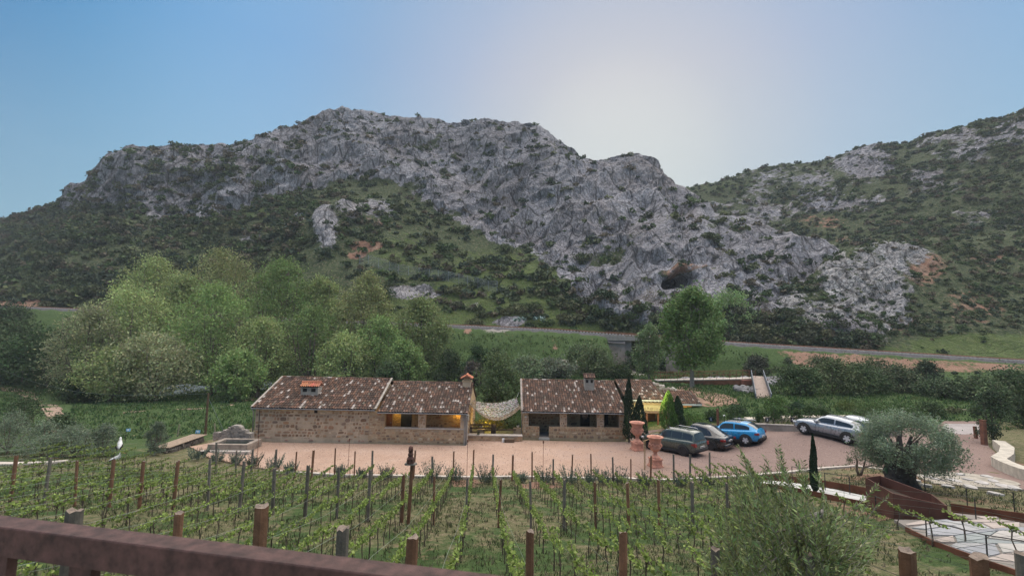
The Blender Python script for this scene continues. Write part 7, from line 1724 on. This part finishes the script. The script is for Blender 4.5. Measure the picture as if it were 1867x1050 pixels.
# camouflage net
cn = empty('camouflage_net', (X_at(900, 37), 37, 2.4), 0, 'sagging sand and white camouflage net slung between the two houses', 'net')
rg = np.random.default_rng(33); nu, nv = 64, 40; A0 = wp(858, 737, 36.0); A1 = wp(951, 741, 36.6); B0_ = wp(858, 727, 39.2); B1 = wp(942, 724, 39.6)
def netp(s, t):
    a = A0 * (1 - s) + A1 * s; b = B0_ * (1 - s) + B1 * s; p = a * (1 - t) + b * t; sag = 4 * s * (1 - s); return p - Vector((0, 0, sag * (1.12 - .72 * t) + .35 * math.sin(PI * t) * (.6 + sag * .5)))
m = MB()
for i in range(nu):
    for j in range(nv):
        if rg.random() < .26: continue
        s = (i + rg.uniform(-.4, .4)) / nu; t = (j + rg.uniform(-.4, .4)) / nv; p = netp(s, t); w = rg.uniform(.05, .10)
        c = (.62, .60, .58) if (t > .42 and s > .12) else [(.40, .30, .19), (.30, .22, .13), (.50, .41, .30)][rg.integers(0, 3)]
        if rg.random() < .2: c = (.35, .33, .3)
        a = Vector(rg.normal(size=3)) * .35 + (netp(min(1, s + .02), t) - p).normalized(); a = a.normalized() * w; b = (netp(s, min(1, t + .02)) - p).normalized() + Vector(rg.normal(size=3)) * .35; b = b.normalized() * w * .8
        m.poly([p - a - b * .3, p - b, p + a + b * .2, p + b], 0, tuple(x * rg.uniform(.8, 1.1) for x in c))
for s in np.linspace(0, 1, 22): m.tube([netp(s, t) for t in (0, .25, .5, .75, 1)], .008, 3, 0, False, (.4, .35, .28))
for t in np.linspace(0, 1, 12): m.tube([netp(s, t) for s in np.linspace(0, 1, 9)], .008, 3, 0, False, (.4, .35, .28))
o = m.build('netting', mat_leaf('net_scrim', .9, .3, .05), cn); o['kind'] = 'stuff'
for a, b in ((A0, wp(852, 730, 36.2)), (A1, wp(954, 744, 37.0)), (B1, wp(946, 716, 40)), (B0_, wp(855, 722, 39))): m = MB(); m.tube([a, b], .012, 4); m.build('cord', M_white, cn)
under(cn)
# lamps that are lit in the photograph
def lamp(nm, loc, e, col, r=.06): l = bpy.data.lights.new(nm, 'POINT'); l.energy = e; l.color = col; l.shadow_soft_size = r; o = bpy.data.objects.new(nm, l); COL.objects.link(o); o.location = loc
lamp('porch_light', (X_at(722, 36.2, 765), 36.3, 1.75), 5, (1, .66, .2)); lamp('porch_light', (X_at(834, 36.4, 758), 36.5, 1.75), 6, (1, .62, .16)); lamp('garden_light', (X_at(888, 38.6, 780), 38.8, 1.0), 30, (1, .72, .12))
# shrub glowing in the gap
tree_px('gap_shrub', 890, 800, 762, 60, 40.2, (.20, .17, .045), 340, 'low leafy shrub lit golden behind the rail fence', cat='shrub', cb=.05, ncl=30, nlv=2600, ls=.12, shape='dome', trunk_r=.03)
tree_px('gap_shrub', 925, 800, 748, 50, 41, (.10, .15, .06), 341, 'green shrub behind the right half of the rail fence', cat='shrub', cb=.05, ncl=30, nlv=2600, ls=.12, shape='dome', trunk_r=.03)

# ================================================================ RAILWAY, BRIDGES, FENCES
M_ball = simple('ballast', (.17, .16, .16), .95, .3, 2, .8, bscale=7, bdist=.1); M_conc = simple('stained_masonry', (.27, .235, .21), .92, .35, .7, .6, bscale=5)
Xr = np.arange(-230, 175, 1.5); mb = MB(); nrm = Vector((.17, 1, 0)).normalized()
prof = [(-2.9, -1.6), (-1.75, .0), (1.75, 0), (2.6, -.8)]
for x in Xr:
    y = float(rail_y(x)); z = float(rail_z(x)) + .1
    for (s, dz) in prof: 
        jx = rnd.uniform(-.15, .15) if abs(s) > 2 else 0
        mb.v.append((x + nrm.x * s, y + nrm.y * s + jx, z + dz))
for i in range(len(Xr) - 1):
    if 21.5 < Xr[i] < 31.5: continue
    for k in range(3): mb.f.append((4 * i + k, 4 * i + k + 1, 4 * i + 5 + k, 4 * i + 4 + k)); mb.m.append(0); mb.c.append(None)
o = mb.build('railway_ballast', M_ball); o['kind'] = 'structure'
rt_ = empty('railway_track', (0, float(rail_y(0)), float(rail_z(0))), 0, 'single railway track with rusty rails and pale sleepers crossing below the hills', 'railway')
for s in (-.8, .8):
    mb = MB(); mb.tube([(x + nrm.x * s, float(rail_y(x)) + nrm.y * s, float(rail_z(x)) + .32) for x in Xr[::3]], .085, 4); mb.build('rail', M_rust, rt_)
mb = MB(); x = -228.0
while x < 170:
    p = Vector((x, float(rail_y(x)), float(rail_z(x)) + .14)); mb.box((-.13, -1.35, -.06), (.13, 1.35, .09), 0, Matrix.Translation(p) @ Matrix.Rotation(-math.atan(.17), 4, 'Z')); x += .62
o = mb.build('sleepers', simple('concrete_sleeper', (.50, .48, .45), .9, .15, 3), rt_); o['kind'] = 'stuff'
under(rt_)
vi = empty('railway_abutment', (22, 88, 1.5), 0, 'tall stained stone railway bridge abutments carrying a thin deck over the dry stream', 'bridge')
def rp(x, s, dz): return Vector((x + nrm.x * s, float(rail_y(x)) + nrm.y * s, float(rail_z(x)) + dz))
def blk(nm, x0_, x1_, s0, s1, ztop, zbot, mat, batter=.3):
    m = MB(); m.add([rp(x0_, s0 - batter, 0).xy.to_3d() + Vector((0, 0, zbot)), rp(x1_, s0 - batter, 0).xy.to_3d() + Vector((0, 0, zbot)), rp(x1_, s1, 0).xy.to_3d() + Vector((0, 0, zbot)), rp(x0_, s1, 0).xy.to_3d() + Vector((0, 0, zbot)), rp(x0_, s0, ztop), rp(x1_, s0, ztop), rp(x1_, s1, ztop), rp(x0_, s1, ztop)], [(3, 2, 1, 0), (4, 5, 6, 7), (0, 1, 5, 4), (1, 2, 6, 5), (2, 3, 7, 6), (3, 0, 4, 7)]); return m.build(nm, mat, vi)
blk('abutment', 18.6, 22.0, -2.4, 2.6, -.5, 0, M_conc, .5); blk('abutment', 29.3, 32.0, -2.4, 2.6, -.5, 0, M_conc, .5); blk('wing_wall', 22.0, 23.2, -2.0, 2.4, -.9, 0, M_conc)
blk('deck', 18.4, 32.2, -2.7, 2.8, -.05, float(rail_z(25)) - .75, simple('pale_deck_edge', (.34, .31, .28), .9, .2, 2, .3), 0)
mb = MB(); mb.tube([rp(18.6, -2.5, .55), rp(32, -2.5, .55)], .05, 5); mb.build('rail', M_rust, vi)
for x in np.arange(19, 32, 1.6): mb = MB(); mb.tube([rp(x, -2.5, -.1), rp(x, -2.5, .55)], .04, 4); mb.build('post', M_rust, vi)
under(vi)
# footbridge
fb = empty('footbridge', wp(1290, 700, 60), 0, 'rust brown steel footbridge with pale deck edge and railing crossing behind the walnut tree', 'footbridge')
A = wp(1196, 693, 61); B_ = wp(1372, 689.5, 61)
for nm, dz, hgt, th, mat, dy in (('deck', 0, .12, 1.6, M_curb, 0), ('girder', -.38, .6, .12, M_rust, -.75), ('girder', -.38, .6, .12, M_rust, .75)):
    m = MB(); m.beam(A + Vector((0, dy, dz)), B_ + Vector((0, dy, dz)), th, hgt); m.build(nm, mat, fb)
for dy in (-.78, .78):
    for hz in (.55, 1.0): m = MB(); m.tube([A + Vector((0, dy, hz)), B_ + Vector((0, dy, hz))], .028, 5); m.build('handrail', M_rust, fb)
    for i in range(16): P = A.lerp(B_, i / 15) + Vector((0, dy, 0)); m = MB(); m.tube([P, P + Vector((0, 0, 1.0))], .025, 4); m.build('post', M_rust, fb)
a, b = wp(1352, 691, 60), wp(1374, 691, 60); m = MB(); m.box((a.x, 59.6, wp(1360, 713, 60).z - 1), (b.x, 61.2, a.z - .1)); m.build('pier', simple('red_masonry', (.27, .11, .085), .9, .25, 2, .3), fb)
under(fb)
ra = empty('bridge_ramp', wp(1390, 710, 52), 0, 'straight ramp with blue grey steel sides coming down from the footbridge', 'ramp')
T_ = wp(1381, 686, 61); Bm = wp(1393, 733, 47.5); M_bl = simple('blue_grey_steel', (.10, .13, .17), .5, .2, 4, spec=.5)
m = MB(); m.beam(T_, Bm, 1.5, .1); m.build('ramp_deck', simple('pale_planks', (.36, .29, .25), .9, .25, 3, .4), ra)
for s in (-.8, .8): m = MB(); m.beam(T_ + Vector((s, 0, .38)), Bm + Vector((s, 0, .38)), .07, .95); m.build('side_panel', M_bl, ra)
under(ra)
gpole = empty('rusty_girder', wp(1405, 690, 61), 0, 'short rust red block on the far side of the ramp top', 'block'); m = MB(); a = wp(1388, 691, 62); b = wp(1400, 702, 62); m.box((a.x, 61.8, b.z - .5), (b.x, 62.8, a.z)); m.build('block', simple('red_masonry', (.27, .11, .085)), gpole); under(gpole)
# riprap boulders
BM = []
M_rock = simple('riprap_rock', (.24, .235, .24), .92, .3, 1.5, .7, objvar=.3, bscale=5, bdist=.08)
for s in range(6):
    bm = bmesh.new(); bmesh.ops.create_icosphere(bm, subdivisions=2, radius=1.0); r = random.Random(s)
    for v in bm.verts: q = v.co.normalized(); n_ = float(pnoise(np.array([[q.x * 1.6 + s * 7, q.y * 1.6, q.z * 1.6]]))[0]); v.co = Vector((round(q.x * 2.4 + n_) / 2.4 * .35 + q.x * .65, q.y * .85, q.z * .65)) * (1 + .45 * n_)
    me = bpy.data.meshes.new('boulder'); bm.to_mesh(me); bm.free(); me.materials.append(M_rock); BM.append(me)
def boulder(u, v, Y, s, lab, grp, k):
    X = wp(u, v, Y).x; tag(link('boulder', BM[k % 6], None, (X, Y, h1(X, Y) + s * .25), (rnd.uniform(-.4, .4), rnd.uniform(-.4, .4), rnd.uniform(0, 6)), s * 1.0), lab, 'boulder', grp)
for k in range(150):
    t = rnd.random(); u = 1235 + 225 * t; v = 668 + 20 * t + rnd.uniform(-5, 6); Y = 70 - 4 * t + rnd.uniform(-1.5, 1.5)
    boulder(u, v, Y, rnd.uniform(.3, .7), 'angular grey boulder in the riprap bank behind the footbridge', 'riprap boulders behind the footbridge', k)
for k in range(24): boulder(rnd.uniform(1400, 1440), 0 + 700, 62 + rnd.uniform(-1, 2), rnd.uniform(.4, .8), 'dark boulder stacked right of the ramp top', 'boulders stacked right of the ramp', k)
for k in range(26): boulder(rnd.uniform(1345, 1385), 720, 55 + rnd.uniform(-2, 2), rnd.uniform(.3, .6), 'pale boulder heaped under the ramp beside the red pier', 'pale boulders under the ramp', k)
for k in range(20): boulder(rnd.uniform(1005, 1080), 660, 74 + rnd.uniform(-2, 2), rnd.uniform(.3, .7), 'pale river boulder glimpsed above the right house roof', 'river boulders above the right roof', k)
# agave clump on the track bank, rail signs
ag = empty('agave_clump', wp(965, 586, 97), 0, 'blue grey agave clump on the bank above the railway', 'agave'); r = random.Random(2)
for c in range(9):
    cc = Vector((r.uniform(-3.2, 3.2), r.uniform(-1, 1), r.uniform(-.2, .5))); m = MB()
    for i in range(16): a = r.uniform(0, 6.28); L_ = r.uniform(.8, 1.3); d = Vector((math.cos(a), math.sin(a), r.uniform(.5, 1.4))).normalized(); s = d.cross(Vector((0, 0, 1))).normalized() * .13; m.poly([cc - s, cc + s, cc + d * L_ * .6 + s * .8, cc + d * L_, cc + d * L_ * .6 - s * .8])
    m.build('rosette', simple('agave_blue', (.22, .32, .30), .6, .2, 3), ag)
# chain link fence on the slope
cf = empty('slope_fence', wp(780, 505, 140), 0, 'grey wire rockfall fence on slim posts running across the green slope', 'fence'); P_1 = MAIN['P'].reshape(-1, 3); uu = MAIN['u'].ravel(); vv_ = MAIN['v'].ravel(); tops = []
for i in range(15):
    u = 655 + i * 18; v = 487 + i * 3.4; k = int(np.argmin((uu - u) ** 2 + (vv_ - v) ** 2)); q = Vector(P_1[k]); h_ = 2.6; m = MB(); m.tube([q, q + Vector((0, 0, h_))], .06, 4); m.build('post', M_zinc, cf); tops.append((q, h_))
M_mesh = simple('wire_mesh', (.25, .3, .32), .7, .1, 2)
m = MB()
for (a, h_), (b, _h) in zip(tops[:-1], tops[1:]):
    for t in np.linspace(0, 1, 8): m.tube([a + Vector((0, 0, h_ * t)), b + Vector((0, 0, h_ * t))], .018, 3, 0, False)
    for t in np.linspace(0, 1, 12)[1:-1]: q = a.lerp(b, t); m.tube([q, q + Vector((0, 0, h_))], .014, 3, 0, False)
o = m.build('mesh', M_mesh, cf); o['kind'] = 'stuff'; under(cf)
# utility pole with wire
p = wp(374, 795, 38); p.z = h1(p.x, 38); up_ = empty('utility_pole', p, 0, 'thin wooden utility pole with guy wire left of the farmhouse', 'pole'); zt = wp(374, 717, 38).z - p.z
m = MB(); m.tube([(0, 0, -.3), (0, 0, zt)], [.10, .07], 8); m.build('pole', M_wood, up_); m = MB(); m.tube([(0, 0, zt - .3), (1.3, .4, .1)], .012, 4); m.build('guy_wire', M_zinc, up_)
m = MB(); e = wp(-60, 640, 62) - p; m.tube([Vector((0, 0, zt)).lerp(e, t) - Vector((0, 0, 2.2 * math.sin(PI * t))) for t in np.linspace(0, 1, 16)], .018, 3); m.build('cable', M_wire, up_)
for (u, v, dx) in ((323, 795, .12), (392, 794, -.1)): q = gp(u, v); m = MB(); o_ = empty('wooden_stake', q, 0, 'leaning pale wooden stake in the meadow ' + ('left of the pole' if u < 350 else 'at the fountain wall'), 'stake'); m.tube([(0, 0, -.2), (dx, 0, .95)], .05, 6); m.build('stake', simple('pale_stake', (.30, .27, .2)), o_)
# long rail fence of round poles behind the parking
lf = empty('pole_fence', wp(1500, 745, 46), 0, 'long rustic fence of thin pale round poles running behind the terrace', 'fence'); M_pole = simple('pale_pole', (.33, .28, .2), .85, .25, 4, .3)
FP = [(1268, 748, 44.5), (1300, 738.5, 46), (1360, 734, 47), (1410, 731.5, 47.5), (1455, 732.5, 48), (1492, 736.5, 47.5), (1540, 739.5, 47), (1585, 741.5, 46.5), (1640, 744, 46), (1700, 746, 45.5), (1762, 746.5, 45)]
Q = [wp(u, v, Y) for u, v, Y in FP]
for a, b in zip(Q[:-1], Q[1:]): m = MB(); m.tube([a, (a + b) / 2 + Vector((0, 0, rnd.uniform(-.03, .03))), b], .05, 6); m.build('rail', M_pole, lf)
for i, q in enumerate(Q[1:]): m = MB(); m.tube([Vector((q.x, q.y, h1(q.x, q.y) - .2)), q + Vector((0, 0, .05))], .05, 6); m.build('post', M_pole, lf)
under(lf)
for j, (uv0, uv1) in enumerate((((1200, 742, 47), (1400, 728, 50)), ((1280, 745, 47.5), (1400, 739, 49)))):
    a, b = wp(*uv0), wp(*uv1); o_ = empty('pole_rail', a, 0, ('upper' if j == 0 else 'lower') + ' dark pole rail leading from the shed towards the ramp foot', 'rail'); m = MB(); m.tube([a - a, b - a], .045, 5)
    for t in (.0, .33, .66, 1): q = a.lerp(b, t); m.tube([q - a, Vector((q.x, q.y, h1(q.x, q.y))) - a], .04, 5)
    m.build('rail', M_wood, o_)
# retaining kerb at the back of the parking, path behind it, numbered markers
P = [gp(u, v) for u, v in ((1370, 783), (1400, 783.5), (1445, 786), (1480, 789), (1560, 790), (1640, 796))]; kb = strip('retaining_wall', None, .45, .42, M_conc, pts=P, kind=None); tag(kb, 'low stone retaining wall behind the parked cars', 'wall')
P2 = [p + Vector((0, 0, 0)) for p in P]; m = MB()
for a, b in zip(P2[:-1], P2[1:]): a = Vector((a.x, a.y, h1(a.x, a.y) + .45)); b = Vector((b.x, b.y, h1(b.x, b.y) + .45)); m.beam(a, b, .5, .07)
m.build('coping', M_curb, kb)
stp = strip('terrace_path', [(1360, 768), (1420, 766), (1500, 764), (1560, 764)], .9, .25, simple('pale_path', (.48, .43, .36), .9, .25, 2, .4))
M_mk = simple('marker_black', (.012, .013, .02), .5, .1, 4); FNT = None
def marker(u, v, num, lab):
    p = gp(u, v + 9); p = wp(u, v, 37.6 if u < 1400 else 36.8); z0_ = h1(p.x, p.y); root = empty('number_marker', (p.x, p.y, z0_), 0, lab, 'sign', 'numbered parking markers'); hh = p.z - z0_
    m = MB(); m.tube([(0, 0.02, -.1), (0, 0.02, hh)], .025, 5); m.build('post', M_rod, root); m = MB(); m.box((-.15, -.02, hh - .18), (.15, .01, hh + .18)); pn = m.build('plate', M_mk, root)
    cu = bpy.data.curves.new('number', 'FONT'); cu.body = num; cu.size = .30; cu.align_x = 'CENTER'; cu.align_y = 'CENTER'; cu.extrude = .003; cu.materials.append(M_white)
    tmp = bpy.data.objects.new('number', cu); COL.objects.link(tmp); nm = bpy.data.meshes.new_from_object(tmp); bpy.data.objects.remove(tmp); o = bpy.data.objects.new('number', nm); COL.objects.link(o); o.parent = pn; o.location = (0, -.028, hh); o.rotation_euler = (PI / 2, 0, 0)
for i, (u, v) in enumerate(((1296, 764), (1348, 764), (1398.5, 765), (1444.6, 765), (1491.5, 765))): marker(u, v, str(i + 1), 'small black plate with white number, %s from the left behind the cars' % ORD[i])
def lamp_post(u, v, vt, lab): p = wp(u, v, 39); z0_ = h1(p.x, 39); r_ = empty('garden_lamp', (p.x, 39, z0_), 0, lab, 'lamp'); z = wp(u, vt, 39).z - z0_; m = MB(); m.tube([(0, 0, -.1), (0, 0, z - .15)], .03, 6); m.build('post', M_rod, r_); m = MB(); m.lathe([(0, z - .15), (.09, z - .13), (.10, z - .03), (.04, z), (0, z)], 10); m.build('lamp_head', M_white, r_)
lamp_post(1321, 768, 756, 'small white headed lamp behind the blue car roof')
# young trees trained behind the wall
for i, u in enumerate((1412, 1426, 1456, 1478, 1500, 1386, 1340)):
    tree_px('young_tree', u, 783, 742 + (i % 3) * 3, 26, 38.3 + (i % 2) * .4, (.075, .13, .045), 360 + i, 'slim young tree behind the retaining wall, %s from the left' % ORD[sorted((1412, 1426, 1456, 1478, 1500, 1386, 1340)).index(u)], group='young trees on the terrace', cb=.35, ncl=16, nlv=900, ls=.13, trunk_r=.035, limbs=3)
p = gp(1309, 781); m = MB(); o_ = empty('rusty_post', p, 0, 'rust brown steel post behind the black car roof', 'post'); m.box((-.07, -.07, -.1), (.07, .07, wp(1309, 745, p.y).z - p.z)); m.build('post', M_rust, o_)
# rusty pillar and post at the entrance, stone topped wall at right
p = gp(1795, 812); m = MB(); o_ = empty('gate_pillar', p, 0, 'tall rust red steel gate pillar beside the narrow evergreen', 'pillar'); hh = wp(1795, 766, p.y).z - p.z; m.box((-.13, -.13, -.1), (.13, .13, hh)); m.build('pillar', M_rust, o_); m = MB(); m.box((-.15, -.15, hh), (.15, .15, hh + .03)); m.build('cap', M_rust, o_)
p = gp(1780, 800); m = MB(); o_ = empty('rusty_bollard', p, 0, 'short leaning dark bollard standing in the road left of the gate pillar', 'bollard'); hh = wp(1778, 777, p.y).z - p.z; m.box((-.08, -.08, -.1), (.08, .08, hh), 0, Matrix.Rotation(-.06, 4, 'Y')); m.build('shaft', M_rust, o_); m = MB(); m.box((-.14, -.14, .0), (.14, .14, .05)); m.build('foot', M_rust, o_)
P = [gp(u, v) for u, v in ((1822, 818), (1838, 830), (1836, 842), (1822, 852), (1840, 862), (1875, 876), (1930, 890))]
rwl = strip('boundary_wall', None, .62, .55, simple('pale_wall', (.48, .44, .37), .9, .25, 2.5, .5), pts=P, kind=None); tag(rwl, 'curving low wall with pale flat top at the right edge of the road', 'wall')

# ================================================================ DUSK HAZE
m = MB(); m.box((-330, -60, -7.2), (330, 330, 132)); hz = m.build('haze', None); hz.data.materials.clear()
mt = bpy.data.materials.new('haze_air'); mt.use_nodes = True; nt = mt.node_tree
for n in list(nt.nodes): nt.nodes.remove(n)
out = nt.nodes.new('ShaderNodeOutputMaterial'); pv = nt.nodes.new('ShaderNodeVolumePrincipled'); pv.inputs['Color'].default_value = (.78, .86, .95, 1); pv.inputs['Density'].default_value = .00036
nt.links.new(pv.outputs[0], out.inputs['Volume']); hz.data.materials.append(mt); hz['kind'] = 'stuff'
scene.cycles.volume_bounces = 0
